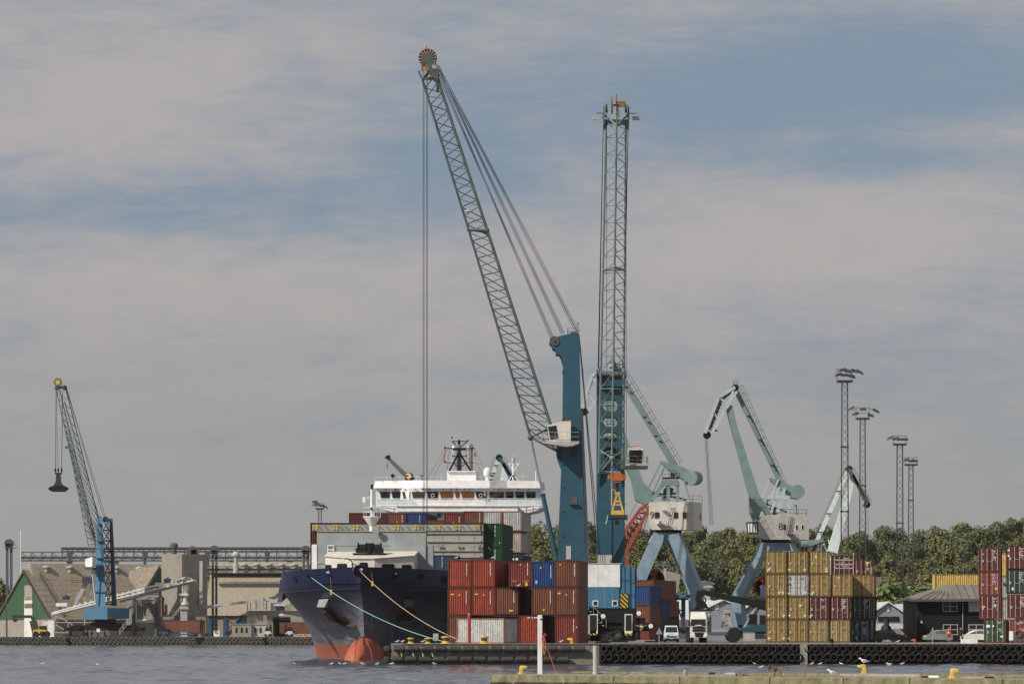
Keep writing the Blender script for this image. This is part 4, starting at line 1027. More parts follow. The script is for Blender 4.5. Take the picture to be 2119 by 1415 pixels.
def mobile_crane(label, loc, yaw, full=True, hoist_z=8.0, bc='boom_green'):
 t = thing('harbour_crane', label, 'crane', loc, yaw, 'lattice boom harbour cranes')
 sA = 17.47
 fx = lambda px: -(px - 1190) / sA
 fz = lambda py: (HZ - py) / sA + HC - QZ
 c = lambda px, py: (fx(px), fz(py))
 W2 = 1.85
 # tower
 out_ = [c(1153, 1172), c(1212, 1172), c(1206, 1000), c(1201, 850), c(1199, 697), c(1196, 691), c(1180, 693), c(1157, 698), c(1147, 703), c(1143, 712), c(1143, 722), c(1153, 729), c(1161, 741), c(1165, 757), c(1165, 870), c(1159, 1050)]
 for s in (-1, 1):
  b = MB(); b.prism(out_, 'y', s * W2, s * (W2 - .12))
  for py in (770, 868, 962, 1010, 1058, 1110): z = fz(py); b.box(fx(1167), fx(1163), s * (W2 + .003), s * (W2 + .09), z - .05, z + .09)
  for py in (866, 1060, 940): z = fz(py); b.box(fx(1202 if py < 900 else 1210), fx(1164 if py < 900 else 1160), s * (W2 + .002), s * (W2 + .012), z, z + .05)
  b.build('tower_side', 'blue_steel', t, local=True)
 b = MB()
 def front(z0, z1, y0, y1, x=lambda z: fx(1165) if z > fz(870) else fx(1165) + (z - fz(870)) / (fz(1172) - fz(870)) * (fx(1153) - fx(1165)), th=.12):
  A0, A1 = x(z0), x(z1)
  b.hexa([(A0 - .01, y0, z0), (A0 - .01, y1, z0), (A0 - th, y1, z0), (A0 - th, y0, z0)], [(A1 - .01, y0, z1), (A1 - .01, y1, z1), (A1 - th, y1, z1), (A1 - th, y0, z1)])
 def rear(z): return fx(1201) + (fz(850) - z) / (fz(850) - fz(1172)) * (fx(1212) - fx(1201)) + .16 if z < fz(850) else fx(1200) + .2
 wi = W2 - .122
 zo0, zo1 = fz(905), fz(765)
 for x in (None, rear):
  kw = {} if x is None else {'x': x}
  front(fz(1172), zo0, -wi, wi, **kw)
  for s in (-1, 1): front(zo0 + .002, zo1 - .002, s * wi, s * .95, **kw)
  front(zo1, fz(735), -wi, wi, **kw)
  for k in range(1, 4): zc = zo0 + (zo1 - zo0) * k / 4; front(zc - .35, zc + .35, -.948, .948, **kw)
  for k in range(4):                                # rounded corners of the openings
   za = zo0 + (zo1 - zo0) * k / 4 + (.35 if k else 0); zb = zo0 + (zo1 - zo0) * (k + 1) / 4 - (.35 if k < 3 else 0)
   for s in (-1, 1):
    for zz, dd in ((za, 1), (zb, -1)):
     A0 = (x or (lambda z: fx(1165) if z > fz(870) else fx(1162)))(zz) - .015
     b.prism([(s * .946, zz + dd * .003), (s * .946, zz + dd * .5), (s * .72, zz + dd * .16), (s * .45, zz + dd * .003)], 'x', A0, A0 - .08)
 b.build('tower_front', 'blue_steel', t, local=True)
 b = MB(); b.tube((fx(1190), .35, fz(1160)), (fx(1190), .35, fz(720)), .04, 4); b.tube((fx(1190), -.35, fz(1160)), (fx(1190), -.35, fz(720)), .04, 4)
 for k in range(60): z = fz(1150) + k * .42; b.tube((fx(1190), -.35, z), (fx(1190), .35, z), .03, 4)
 for k in range(12): z = fz(905) + k * .8; b.lathe([(.62, 0), (.62, .06)], (fx(1190), 0, z), 'z', 10)
 b.build('ladder', 'grey_dark', t, local=True)
 b = MB(); b.hexa([(fx(1213) - .02, -1.0, fz(1170)), (fx(1213) - .02, 1.0, fz(1170)), (fx(1220), 1.0, fz(1170)), (fx(1220), -1.0, fz(1170))], [(fx(1201) - .02, -1, fz(850)), (fx(1201) - .02, 1, fz(850)), (fx(1206), 1, fz(850)), (fx(1206), -1, fz(850))])
 b.build('cable_duct', 'feather_grey', t, local=True)
 for py, lip in ((940, 0), (1035, 1)):
  b = MB(); z = fz(py); b.box(fx(1182), fx(1194), W2 + .003, W2 + .05, z - .4, z + .4)
  if lip: b.box(fx(1177), fx(1195), W2 + .003, W2 + .45, z - .55, z - .43)
  b.build('hatch', 'boom_dark' if not lip else 'grey_dark', t, local=True)
 b = MB(); b.box(fx(1171), fx(1181), W2 + .003, W2 + .06, fz(1157), fz(1130)); b.build('door', 'grey_light', t, local=True)
 # pulleys of the tower head
 b = MB()
 for s in (-1, 1):
  b.lathe([(.58, -.2), (.58, -.15), (.48, -.1), (.48, .1), (.58, .15), (.58, .2)], (fx(1147), s * (W2 - .1), fz(708)), 'y', 18); b.lathe([(.12, -.35), (.12, .35)], (fx(1147), s * (W2 - .1), fz(708)), 'y', 8)
  b.lathe([(.62, -.15), (.5, 0), (.62, .15)], (fx(1187), s * (W2 - .5), fz(699)), 'y', 18)
 b.lathe([(.3, -W2), (.3, W2)], (fx(1147), 0, fz(708)), 'y', 12)
 b.build('head_sheave', 'grey_dark', t, local=True)
 b = MB(); b.box(fx(1150), fx(1196), -W2 + .13, W2 - .13, fz(735), fz(700)); b.build('head_beam', 'blue_deep', t, local=True)
 b = MB(); b.tube((fx(1196), .6, fz(692)), (fx(1196), .6, fz(669)), .04, 5); b.tube((fx(1198), .6, fz(670)), (fx(1193), .6, fz(670)), .05, 5); b.rail([(fx(1175), -1.2, fz(695)), (fx(1175), 1.2, fz(695)), (fx(1192), 1.2, fz(695))], .8, .7, .03, 1); b.build('head_rail', 'boom_dark', t, local=True)
 # boom
 U_ = [c(902, 152), c(1010, 482), c(1140, 880), c(1156, 930)]; L_ = [c(874, 165), c(975, 493), c(1098, 905)]
 up, low = lattice(t, U_, L_, (1.28, 1.62), 21, .15, .06, bc, bc)
 b = MB(); node = low(1)
 for s in (-1, 1):
  b.tube(node, (fx(1158), s * 1.4, fz(935)), .12, 7); b.tube(node, up(.94, s), .09, 6)
  b.tube((fx(1140), s * 1.5, fz(880)), (fx(1158), s * 1.45, fz(938)), .13, 6)
 b.tube((fx(1158), -1.8, fz(936)), (fx(1158), 1.8, fz(936)), .22, 10); b.ball(node, .38, 10)
 b.build('boom_foot', bc, t, local=True)
 for s in (-1, 1):
  b = MB(); b.prism([c(1168, 915), c(1168, 985), c(1160, 968), c(1152, 945), c(1151, 930)], 'y', s * 1.6, s * 1.45); b.build('pivot_bracket', 'blue_deep', t, local=True)
 b = MB(); q = Vector((fx(1152), 0, fz(1158))); mid = node.lerp(q, .46); b.tube(node, mid, .13, 10); b.build('piston_rod', 'chrome', t, local=True)
 b = MB(); b.tube(mid, q, .27, 12); b.tube(mid, mid + (q - mid) * .02, .36, 12); b.build('luffing_cylinder', 'blue_steel', t, local=True)
 # collar where the boom sections join
 b = MB(); t_ = .42; b.path([up(t_, -1), low(t_), up(t_, 1), up(t_, -1)], .13, 6); b.ball(up(t_, 1), .24, 8); b.ball(up(t_, -1), .24, 8); b.ball(low(t_), .24, 8); b.build('boom_joint', bc, t, local=True)
 # tip: yoke, frame, cable reel wheel, lights
 tip = Vector((fx(885), 0, fz(119))); b = MB()
 for s in (-1, 1):
  b.hexa([Vector((x, s * 1.5, z)) for x, z in (c(893, 160), c(906, 172), c(909, 150), c(900, 128), c(886, 112), c(880, 122))], [Vector((x, s * 1.68, z)) for x, z in (c(893, 160), c(906, 172), c(909, 150), c(900, 128), c(886, 112), c(880, 122))])
  b.prism([(s * 1.25, fz(172)), (s * 1.62, fz(150)), (s * 1.62, fz(163)), (s * 1.35, fz(188))], 'x', fx(903), fx(908))
 b.box(fx(901), fx(908), -1.6, 1.6, fz(160), fz(149)); b.tube(low(0), up(.01, 1), .1, 6); b.tube(low(0), up(.01, -1), .1, 6); b.tube(low(0), low(0) + Vector((.45, 0, 1.0)), .10, 6)
 for s in (-1, 1): b.tube(low(.0), Vector((fx(897), s * 1.5, fz(140))), .12, 6)
 b.build('boom_head', bc, t, local=True)
 for s in (-1, 1):
  b = MB(); b.lathe([(.62, -.13), (.5, 0), (.62, .13)], (fx(886), s * 1.25, fz(126)), 'y', 20); b.build('rope_sheave', 'grey_dark', t, local=True)
 b = MB(); rw = 1.12; cy = -.55
 for i in range(16):
  a = i * math.pi / 8; a2 = a + .26
  pts = [(rw * .30, a - .02), (rw * .96, a - .03), (rw * .96, a2 + .01), (rw * .30, a2 + .04)]
  b.hexa([(tip.x + r_ * math.cos(q_), cy - .04, tip.z + r_ * math.sin(q_)) for r_, q_ in pts], [(tip.x + r_ * math.cos(q_), cy + .04, tip.z + r_ * math.sin(q_)) for r_, q_ in pts])
 b.lathe([(rw * .34, -.1), (rw * .34, .1)], (tip.x, cy, tip.z), 'y', 14)
 wh = b.build('cable_reel', 'boom_dark', t, local=True)
 b = MB(); b.lathe([(rw * .95, -.07), (rw, -.07), (rw, .07), (rw * .95, .07), (rw * .95, -.07)], (tip.x, cy, tip.z), 'y', 28, caps=False); b.build('reel_rim', 'orange', wh, local=True)
 b = MB(); b.box(tip.x - .25, tip.x + .3, .0, .25, tip.z - 1.6, tip.z + .5); b.box(tip.x - .25, tip.x + .25, .3, 1.2, tip.z - .22, tip.z + .25); b.tube((tip.x, .3, tip.z + .42), (tip.x, 1.2, tip.z + .42), .12, 8); b.tube((tip.x, cy, tip.z), (tip.x, .3, tip.z), .14, 8); b.box(tip.x + .55, tip.x + .75, .1, .4, tip.z - 1.7, tip.z - .7)
 b.build('reel_drive', 'reel_yellow', t, local=True)
 b = MB(); b.tube((tip.x - .1, 0, tip.z + .3), (tip.x + .2, 0, tip.z + 1.35), .06, 5); b.build('aviation_light', 'red_paint', t, local=True)
 for s in (-1, 1):
  b = MB(); y = s * 2.6; z = fz(143); b.tube((fx(900), s * 1.6, z + .45), (fx(900), y, z + .45), .05, 5); b.tube((fx(900), s * 1.6, z - .3), (fx(900), s * 1.6, z + .5), .16, 6); a = b.build('lamp_arm', 'boom_dark', t, local=True)
  b = MB(); b.box(fx(900) - .25, fx(900) + .25, y - .45, y + .45, z - .42, z + .02); b.rail([(fx(900), y - .5, z - .2), (fx(900), y + .5, z - .2)], .6, 1, .025, 0); b.build('floodlight', 'grey_light', a, local=True)
 b = MB(); p = low(.37); b.lathe([(.05, .6), (.1, .3), (.42, 0), (.38, -.05)], (p.x - .6, 0, p.z), 'z', 10); b.build('boom_lamp', 'feather_grey', t, local=True)
 # ropes
 R_ = .036
 for s in (-1, 1):
  for k, (a, d_) in enumerate(((c(905, 142), c(1141, 701)), (c(907, 140), c(1163, 692)), (c(907, 138), c(1194, 690)))):
   b = MB()
   for o_ in (0, .22): b.tube((a[0] + (o_ if k == 0 else 0), s * 1.62, a[1]), (d_[0] - o_ * 1.2, s * (W2 - .2), d_[1] + o_ * .3), R_, 4)
   b.build('luffing_rope', 'cable', t, local=True)
  b = MB(); xh = fx(876) - (.0 if s > 0 else .35)
  for o_ in (0, .12): b.tube((xh - o_, s * 1.25 if full else s * .5, fz(130)), (xh - o_, (s * 1.25 if full else s * .5), hoist_z), R_, 4)
  b.build('hoist_rope', 'cable', t, local=True)
  b = MB()
  for o_ in (0, .3): b.tube((fx(1199), s * (W2 - .5), fz(700)), (fx(1238) - o_, s * 1.2, fz(1165)), R_, 4)
  b.build('back_rope', 'cable', t, local=True)
 # driver's cab on the camera side, with its balcony
 y0, y1 = W2 + .35, W2 + 2.35
 b = MB(); b.prism([c(1131, 884), c(1162, 876), c(1180, 876), c(1180, 917), c(1136, 917)], 'y', y0, y1); cab = b.build('cab', 'cream', t, local=True)
 b = MB(); b.prism([c(1133, 887), c(1150, 884), c(1154, 910), c(1138, 913)], 'y', y1 + .004, y1 + .05); b.build('window', 'glass_dark', cab, local=True)
 b = MB(); b.hexa([(fx(1130) - .02 + .0, y0 + .15, fz(885)), (fx(1130) - .02, y1 - .15, fz(885)), (fx(1135.5) - .02, y1 - .15, fz(914)), (fx(1135.5) - .02, y0 + .15, fz(914))], [(fx(1130) + .03, y0 + .15, fz(885)), (fx(1130) + .03, y1 - .15, fz(885)), (fx(1135.5) + .03, y1 - .15, fz(914)), (fx(1135.5) + .03, y0 + .15, fz(914))]); b.build('windscreen', 'glass_dark', cab, local=True)
 b = MB(); b.box(fx(1174), fx(1181), y0 + .5, y1 - .5, fz(876), fz(873)); b.box(fx(1166), fx(1172), y0, y1 - .5, fz(876), fz(874.5)); b.build('roof_box', 'coral_trim' if 'coral_trim' in MATS else 'orange', cab, local=True)
 b = MB(); b.prism([c(1123, 917), c(1197, 917), c(1197, 921), c(1185, 926), c(1170, 928), c(1150, 925), c(1123, 921)], 'y', W2 + .01, y1 + .7); pl = b.build('cab_platform', 'grey_light', t, local=True)
 b = MB(); b.rail([(fx(1197), W2 + .1, fz(917)), (fx(1197), y1 + .65, fz(917)), (fx(1123), y1 + .65, fz(917)), (fx(1123), W2 + .1, fz(917))], 1.05, 1.4, .03, 1); b.build('rail', 'feather_grey', pl, local=True)
 # machinery house, counterweight, slewing deck
 hz0 = fz(1258)
 b = MB(); b.box(fx(1280), fx(1214), -2.7, 2.7, hz0, fz(1215)); b.box(fx(1214) + .01, fx(1120), -2.2, 2.2, hz0 - .2, fz(1240)); mh = b.build('machinery_house', 'blue_panel', t, local=True)
 b = MB(); b.box(fx(1281.5), fx(1215.5), -2.75, 2.75, fz(1214.6), fz(1168)); b.build('upper_cladding', 'white', mh, local=True)
 b = MB()
 for px in (1237, 1259): b.box(fx(px), fx(px + .4), 2.752, 2.757, fz(1214), fz(1168.5))
 for px in (1232, 1249, 1265): b.box(fx(px), fx(px + .5), 2.702, 2.71, hz0, fz(1215.5))
 b.build('panel_joint', 'feather_grey', mh, local=True)
 b = MB(); b.box(fx(1284), fx(1150), -2.8, 2.8, fz(1167.6), fz(1165.5)); b.build('roof', 'grey_light', mh, local=True)
 for px in (1225, 1265):
  b = MB(); b.box(fx(px), fx(px + 12), 2.71, 2.76, fz(1254), fz(1242)); f_ = b.build('window_frame', 'white', mh, local=True)
  b = MB(); b.box(fx(px + 2), fx(px + 10), 2.762, 2.78, fz(1252), fz(1244)); b.build('pane', 'glass_dark', f_, local=True)
 b = MB(); b.box(fx(1291), fx(1281.6), -2.6, 2.55, fz(1262), fz(1172)); b.box(fx(1302), fx(1291.05), -2.5, 2.45, fz(1262), fz(1172)); b.box(fx(1312), fx(1302.05), -2.3, 2.3, fz(1262), fz(1174)); cw = b.build('counterweight', 'blue_panel', t, local=True)
 b = MB(); b.box(fx(1298), fx(1282), 2.56, 2.6, fz(1260), fz(1229)); b.build('warning_panel', 'hazard', cw, local=True)
 b = MB()
 for py in (1200, 1228): b.box(fx(1312), fx(1281.6), 2.56, 2.59, fz(py) - .04, fz(py) + .04)
 b.build('joint_strip', 'blue_deep', cw, local=True)
 b = MB(); b.lathe([(2.3, 0), (2.3, 1.2)], (0, 0, 3.2), 'z', 24); b.box(fx(1316), fx(1130), -2.4, 2.4, fz(1264), hz0 - .21); b.build('slewing_deck', 'black', t, local=True)
 b = MB(); b.box(-.9 + fx(1250), .9 + fx(1250), -.8, .8, fz(1165.4), fz(1148)); b.box(fx(1262), fx(1258), .9, 1.2, fz(1165.4), fz(1155)); b.build('winch_box', 'grey_light', t, local=True)
 b = MB()
 for k in range(14): z = fz(1255) + k * .38; b.tube((fx(1314), 1.4, z), (fx(1314), 2.0, z), .03, 4)
 b.tube((fx(1314), 1.4, fz(1258)), (fx(1314), 1.4, fz(1180)), .04, 4); b.tube((fx(1314), 2.0, fz(1258)), (fx(1314), 2.0, fz(1180)), .04, 4); b.build('rear_ladder', 'blue_deep', t, local=True)
 # undercarriage
 b = MB(); b.box(-8.2, 8.2, -2.3, 2.3, 1.5, 2.9); b.box(-2.6, 2.6, -3.2, 3.2, 1.4, 3.3); b.box(-8.9, -5.5, -4.6, 4.6, 1.3, 2.3); b.box(5.5, 8.9, -4.6, 4.6, 1.3, 2.3); b.box(-7.2, -2.65, -2.6, 2.6, 2.3, 4.0); b.box(2.65, 6.8, -2.6, 2.6, 2.3, 4.0); ch = b.build('undercarriage', 'charcoal', t, local=True)
 wheel_row(t, [-6.6, -5.0, -3.4, 3.4, 5.0, 6.6], 2.0, .72, .9)
 for x in (-7.2, 7.2):
  for s in (-1, 1):
   b = MB(); b.box(x - .6, x + .6, s * 4.65, s * 6.4, 1.35, 2.2); b.tube((x, s * 6.0, .2), (x, s * 6.0, 1.36), .3, 10); og = b.build('outrigger', 'charcoal', t, local=True)
   b = MB(); b.box(x - 2.0, x + 2.0, s * 6.0 - .9, s * 6.0 + .9, .02, .28); b.build('support_pad', 'concrete', og, local=True)
   b = MB(); b.box(x - .62 if s else 0, x - .3, s * 6.41, s * 6.45, 1.4, 2.15); b.build('warning_stripe', 'hazard', og, local=True)
 b = MB()
 for x0 in (-2.4,): b.box(x0, x0 + 1.0, 4.62, 4.75, .95, 3.2)
 for k in range(7): b.box(-1.6 - k * .3, -1.3 - k * .3, 2.5, 3.3, 3.9 - k * .33, 3.98 - k * .33)
 b.rail([(-1.6, 3.3, 3.9), (-3.6, 3.3, 1.7)], .9, .8, .03, 0); b.rail([(-1.6, 3.3, 3.95), (.6, 3.3, 3.95)], .9, .8, .03, 1); b.box(-1.6, .6, 2.4, 3.35, 3.86, 3.94); b.build('stair', 'feather_grey', t, local=True)
 for x in (fx(1227), fx(1298)):
  b = MB(); b.box(x - .45, x + .45, 4.605, 4.75, 1.0, 3.3); f_ = b.build('cabinet_frame', 'placard', t, local=True); b = MB(); b.box(x - .35, x + .35, 4.752, 4.78, 1.35, 3.2); b.build('panel', 'glass_dark', f_, local=True)
  b = MB(); b.box(x - .45, x + .45, 4.752, 4.79, .82, 1.05); b.build('warning_stripe', 'hazard', f_, local=True)
 for x, z in ((fx(1246), 3.05), (fx(1319), 3.4), (fx(1343.5), 1.9)):
  b = MB(); b.lathe([(.27, 0), (.27, .08)], (x, 4.7, z), 'y', 14); b.build('round_lamp', 'placard', t, local=True)
 return t, fx, fz
KA = mobile_crane('tallest blue harbour crane, its green boom leaning left over the ship', (X(1190, 435), 435, QZ), math.pi, True, 12.5)
KB = mobile_crane('blue harbour crane facing the camera, a yellow spreader hanging before its tower', (X(1263, 492), 492, QZ), R(-90) + R(1.0), True, 24, 'boom_green_lit')
# hook block and spreader hanging from the second crane's boom
d = 476
hk = thing('hook_block', 'orange hook block hanging before the second blue crane', 'hook block', W(1278, 1010, d), 0)
b = MB(); b.prism(PX([(1265, 992), (1271, 978), (1285, 978), (1291, 992), (1289, 994), (1267, 994)], d), 'y', d - .4, d + .4); b.prism(PX([(1257, 983), (1265, 980), (1268, 990), (1258, 991)], d), 'y', d - .3, d + .3); b.prism(PX([(1286, 980), (1296, 984), (1295, 993), (1287, 990)], d), 'y', d - .3, d + .3)
b.prism(PX([(1269, 994), (1287, 994), (1284, 998), (1272, 998)], d), 'y', d - .3, d + .3); b.build('block', 'orange', hk)
b = MB(); b.tube(W(1278, 998, d), W(1278, 1012, d), .14, 6); b.tube(W(1275, 1000, d), W(1276, 1011, d), .08, 5); b.tube(W(1278, 1012, d), W(1278, 1021, d), .10, 6); b.build('shackle', 'black', hk)
b = MB(); b.path([W(1278, 978, d), W(1276, 965, d), W(1277, 957, d)], .05, 5); b.path([W(1260, 983, d), W(1258, 972, d), W(1266, 965, d), W(1285, 965, d), W(1292, 975, d), W(1294, 984, d)], .06, 5); b.build('hose', 'boom_dark', hk)
sp = thing('spreader', 'yellow container spreader hanging on the hook block of the second blue crane', 'spreader', W(1278, 1066, d), 0)
b = MB()
for s in (-1, 1): b.bar(W(1278 + s * 1.5, 1022, d), W(1278 + s * 11, 1057, d), .22)
b.bar(W(1273, 1037, d), W(1283, 1037, d), .25); b.bar(W(1270, 1044, d), W(1286, 1044, d), .16); b.prism(PX([(1265, 1056), (1291, 1056), (1291, 1065), (1265, 1065)], d), 'y', d - .7, d + .7); b.path([W(1266, 1046, d), W(1266, 1013, d), W(1273, 1013, d), W(1273, 1022, d)], .06, 5); b.bar(W(1273, 1020, d), W(1283, 1020, d), .3); b.build('yoke', 'yellow', sp)
b = MB(); b.prism(PX([(1258, 1066), (1297, 1066), (1297, 1073), (1258, 1073)], d), 'y', d - 3.2, d + 3.2); b.box(X(1270, d), X(1287, d), d - .5, d + .5, Z(1066, d), Z(1056, d) - .02); b.build('frame', 'boom_dark', sp)
b = MB(); b.prism(PX([(1274, 1074), (1277, 1074), (1277, 1084), (1272, 1084)], d), 'y', d - .5, d); b.build('twist_lock', 'blue_panel', sp); b = MB(); b.prism(PX([(1278, 1078), (1282, 1078), (1281, 1085), (1277, 1085)], d), 'y', d - .5, d); b.build('twist_lock', 'orange', sp)
b = MB(); b.path([W(1258, 1066, d - 3), W(1256, 1078, d - 3), W(1254, 1084, d - 3)], .09, 5); b.build('tag_line', 'rope_green', sp)

# ------------------------------------------------------------ the smaller harbour crane on the far quay
d = 893.5
t = thing('harbour_crane', 'light blue harbour crane on the far left quay carrying a dark grab', 'crane', (X(218, d), d, QZ), 0, 'lattice boom harbour cranes')
def w3(px, py, dy): return Vector((X(px, d + dy), d + dy, Z(py, d + dy)))
def plate(pts, y, th, name, mat, par=t):
 b = MB(); b.hexa([w3(a, c, y) for a, c in pts], [w3(a, c, y) + Vector((0, th, 0)) for a, c in pts]); return b.build(name, mat, par)
# tower: near face lit, with two lattice rear columns
b = MB(); b.hexa([w3(196, 1255, -2), w3(219, 1255, -3.2), w3(219, 1255, -1.4), w3(198, 1255, 1)], [w3(201, 1071, -.8), w3(212, 1071, -1.7), w3(212, 1071, -.9), w3(203, 1071, .6)]); b.build('tower_column', 'blue_panel', t)
b = MB(); b.hexa([w3(231, 1253, 2.4), w3(240, 1253, 1.6), w3(242, 1253, 2.8), w3(233, 1253, 3.6)], [w3(226, 1072, 1.6), w3(232, 1072, 1.0), w3(233, 1072, 1.8), w3(227, 1072, 2.4)]); b.build('rear_column', 'blue_deep', t)
b = MB()
for k in range(9):
 f = k / 8; a = w3(219 - 7 * f, 1250 - 175 * f, -2.4 + 1.2 * f); c_ = w3(231 - 5 * f, 1250 - 175 * f, 2.4 - .8 * f); b.bar(a, c_, .3)
 if k < 8: g = (k + 1) / 8; b.tube(a, w3(231 - 5 * g, 1250 - 175 * g, 2.4 - .8 * g), .12, 5); b.tube(c_, w3(219 - 7 * g, 1250 - 175 * g, -2.4 + 1.2 * g), .12, 5)
b.build('tower_bracing', 'blue_deep', t)
b = MB()
for k in range(5): f = k / 4; zz = 1225 - 140 * f; b.hexa([w3(196.5 + 5 * f, zz, -2.3), w3(219 - 7 * f, zz, -3.4), w3(219 - 7 * f, zz, -1.4), w3(197 + 5 * f, zz, 1)], [w3(196.5 + 5 * f, zz - 1.2, -2.3), w3(219 - 7 * f, zz - 1.2, -3.4), w3(219 - 7 * f, zz - 1.2, -1.4), w3(197 + 5 * f, zz - 1.2, 1)])
b.build('tower_rib', 'blue_steel', t)
b = MB(); b.tube(w3(222, 1250, -.5), w3(221, 1080, -.5), .08, 4); b.tube(w3(226, 1250, -.5), w3(224.5, 1080, -.5), .08, 4)
for k in range(40): f = k / 40; b.tube(w3(222 - f, 1250 - 170 * f, -.5), w3(226 - 1.5 * f, 1250 - 170 * f, -.5), .05, 4)
b.build('ladder', 'grey_dark', t)
b = MB()
for px in (206, 219): b.lathe([(.7, -.3), (.5, 0), (.7, .3)], w3(px, 1074, 0), 'y', 12)
b.build('head_sheave', 'grey_dark', t)
b = MB(); b.hexa([w3(174, 1280, -4), w3(222, 1281, -6.2), w3(267, 1279, 0), w3(220, 1278, 4)], [w3(174, 1257, -4), w3(222, 1257, -6.2), w3(268, 1257.5, 0), w3(220, 1257, 4)]); mh = b.build('machinery_house', 'blue_panel', t)
b = MB(); b.hexa([w3(223, 1279, -6.3), w3(232, 1279, -5.2), w3(232, 1279, -5.1), w3(223, 1279, -6.2)], [w3(223, 1274, -6.3), w3(232, 1274, -5.2), w3(232, 1274, -5.1), w3(223, 1274, -6.2)]); b.build('warning_panel', 'hazard', mh)
b = MB(); b.lathe([(2.6, 0), (2.6, 1.6)], (X(218, d), d, Z(1292, d)), 'z', 18); b.box(X(150, d), X(282, d), d - 2, d + 2, Z(1304, d), Z(1293, d)); b.box(X(138, d), X(170, d), d - 5.5, d + 5.5, Z(1305, d), Z(1297, d)); b.box(X(262, d), X(296, d), d - 5.5, d + 5.5, Z(1305, d), Z(1297, d)); b.box(X(188, d), X(248, d), d - 3, d + 3, Z(1303, d), Z(1288, d)); b.build('undercarriage', 'charcoal', t)
for px in (177, 186, 195, 212, 222): b = MB(); b.lathe([(.45, -.4), (.8, -.4), (.85, 0), (.8, .4), (.45, .4)], (X(px, d - 3.4), d - 3.4, QZ + .85), 'y', 12); b.build('wheel', 'rubber_worn', t)
for px in (152, 283): b = MB(); b.box(X(px - 14, d), X(px + 16, d), d - 7, d - 5.5, QZ + .02, QZ + .4); b.tube((X(px, d), d - 6.2, QZ + .3), (X(px, d), d - 6.2, Z(1298, d)), .35, 8); b.build('outrigger', 'black', t)
b = MB(); b.box(X(200, d - 5), X(207, d - 5), d - 5.2, d - 5, Z(1307, d), Z(1300, d)); b.build('sign_board', 'placard', t)
b = MB(); b.rail([w3(249, 1311, -6), w3(264, 1292, -6)], 1, 1.5, .05, 0); b.rail([w3(247, 1311, -5), w3(262, 1292, -5)], 1, 1.5, .05, 0)
for k in range(9): f = k / 8; b.tube(w3(249 + 15 * f, 1311 - 19 * f, -6), w3(247 + 15 * f, 1311 - 19 * f, -5), .07, 4)
b.build('stair', 'feather_grey', t)
# cab
b = MB(); b.hexa([w3(177, 1172, -4), w3(191, 1172, -5.2), w3(197, 1172, -4), w3(184, 1172, -2.5)], [w3(176, 1156, -4), w3(191, 1152, -5.2), w3(197, 1153, -4), w3(184, 1157, -2.5)]); cab = b.build('cab', 'placard', t)
b = MB(); b.hexa([w3(178, 1167, -4.05), w3(183, 1167.5, -4.5), w3(183, 1167.5, -4.45), w3(178, 1167, -4)], [w3(177.3, 1158, -4.1), w3(183, 1156.5, -4.55), w3(183, 1156.5, -4.5), w3(177.3, 1158, -4.05)]); b.build('windscreen', 'glass_dark', cab)
b = MB(); b.hexa([w3(175, 1177, -4.3), w3(192, 1180, -5.6), w3(212, 1177, -3.3), w3(200, 1176, -2)], [w3(175, 1173, -4.3), w3(192, 1174, -5.6), w3(212, 1173, -3.3), w3(200, 1173, -2)]); pl = b.build('cab_platform', 'blue_steel', t)
b = MB(); b.rail([w3(192, 1174, -5.5), w3(212, 1173, -3.4)], 1.1, 1.2, .05, 1); b.build('rail', 'blue_deep', pl)
# boom
Ux = [(130, 806, -16), (168, 960, -9.5), (205, 1110, -3), (207, 1130, -2)]; Lx = [(116, 806, -16), (150, 960, -10.5), (187, 1150, -4)]
def lerp3(P_, f):
 n_ = len(P_) - 1; i = min(n_ - 1, int(f * n_)); g = f * n_ - i; a, c_ = P_[i], P_[i + 1]; return [a[k] + (c_[k] - a[k]) * g for k in range(3)]
def chord(P_, f, s): a = lerp3(P_, f); return w3(a[0], a[1], a[2]) + Vector((.62, .8, 0)) * s * (1.1 + .4 * f)
for P_, s in ((Ux, 1), (Ux, -1), (Lx, 0)): b = MB(); b.path([chord(P_, k / 12, s) for k in range(13)], .11, 6); b.build('boom_chord', 'boom_green' if s else 'mint', t)
b = MB(); n_ = 24
for k in range(n_):
 for s in (1, -1): m_ = chord(Lx, (k + .5) / n_, 0); b.tube(chord(Ux, k / n_, s), m_, .05, 4); b.tube(m_, chord(Ux, (k + 1) / n_, s), .05, 4)
b.build('boom_bracing', 'mint', t)
b = MB(); b.tube(w3(188, 1152, -4), w3(198, 1250, -3), .2, 8); b.build('luffing_cylinder', 'mint_grey', t)
b = MB(); tp = w3(120, 791, -16.4); 
for k in range(16):
 a = k * math.pi / 8; b.hexa([(tp.x + r_ * math.cos(q_), tp.y - .05, tp.z + r_ * math.sin(q_)) for r_, q_ in ((.3, a), (1.1, a), (1.1, a + .25), (.3, a + .25))], [(tp.x + r_ * math.cos(q_), tp.y + .05, tp.z + r_ * math.sin(q_)) for r_, q_ in ((.3, a), (1.1, a), (1.1, a + .25), (.3, a + .25))])
b.build('cable_reel', 'boom_dark', t); b = MB(); b.lathe([(.55, -.2), (.55, .2)], tp, 'y', 10); b.lathe([(1.08, -.06), (1.18, -.06), (1.18, .06), (1.08, .06), (1.08, -.06)], tp, 'y', 20, caps=False); b.build('reel_drive', 'yellow', t)
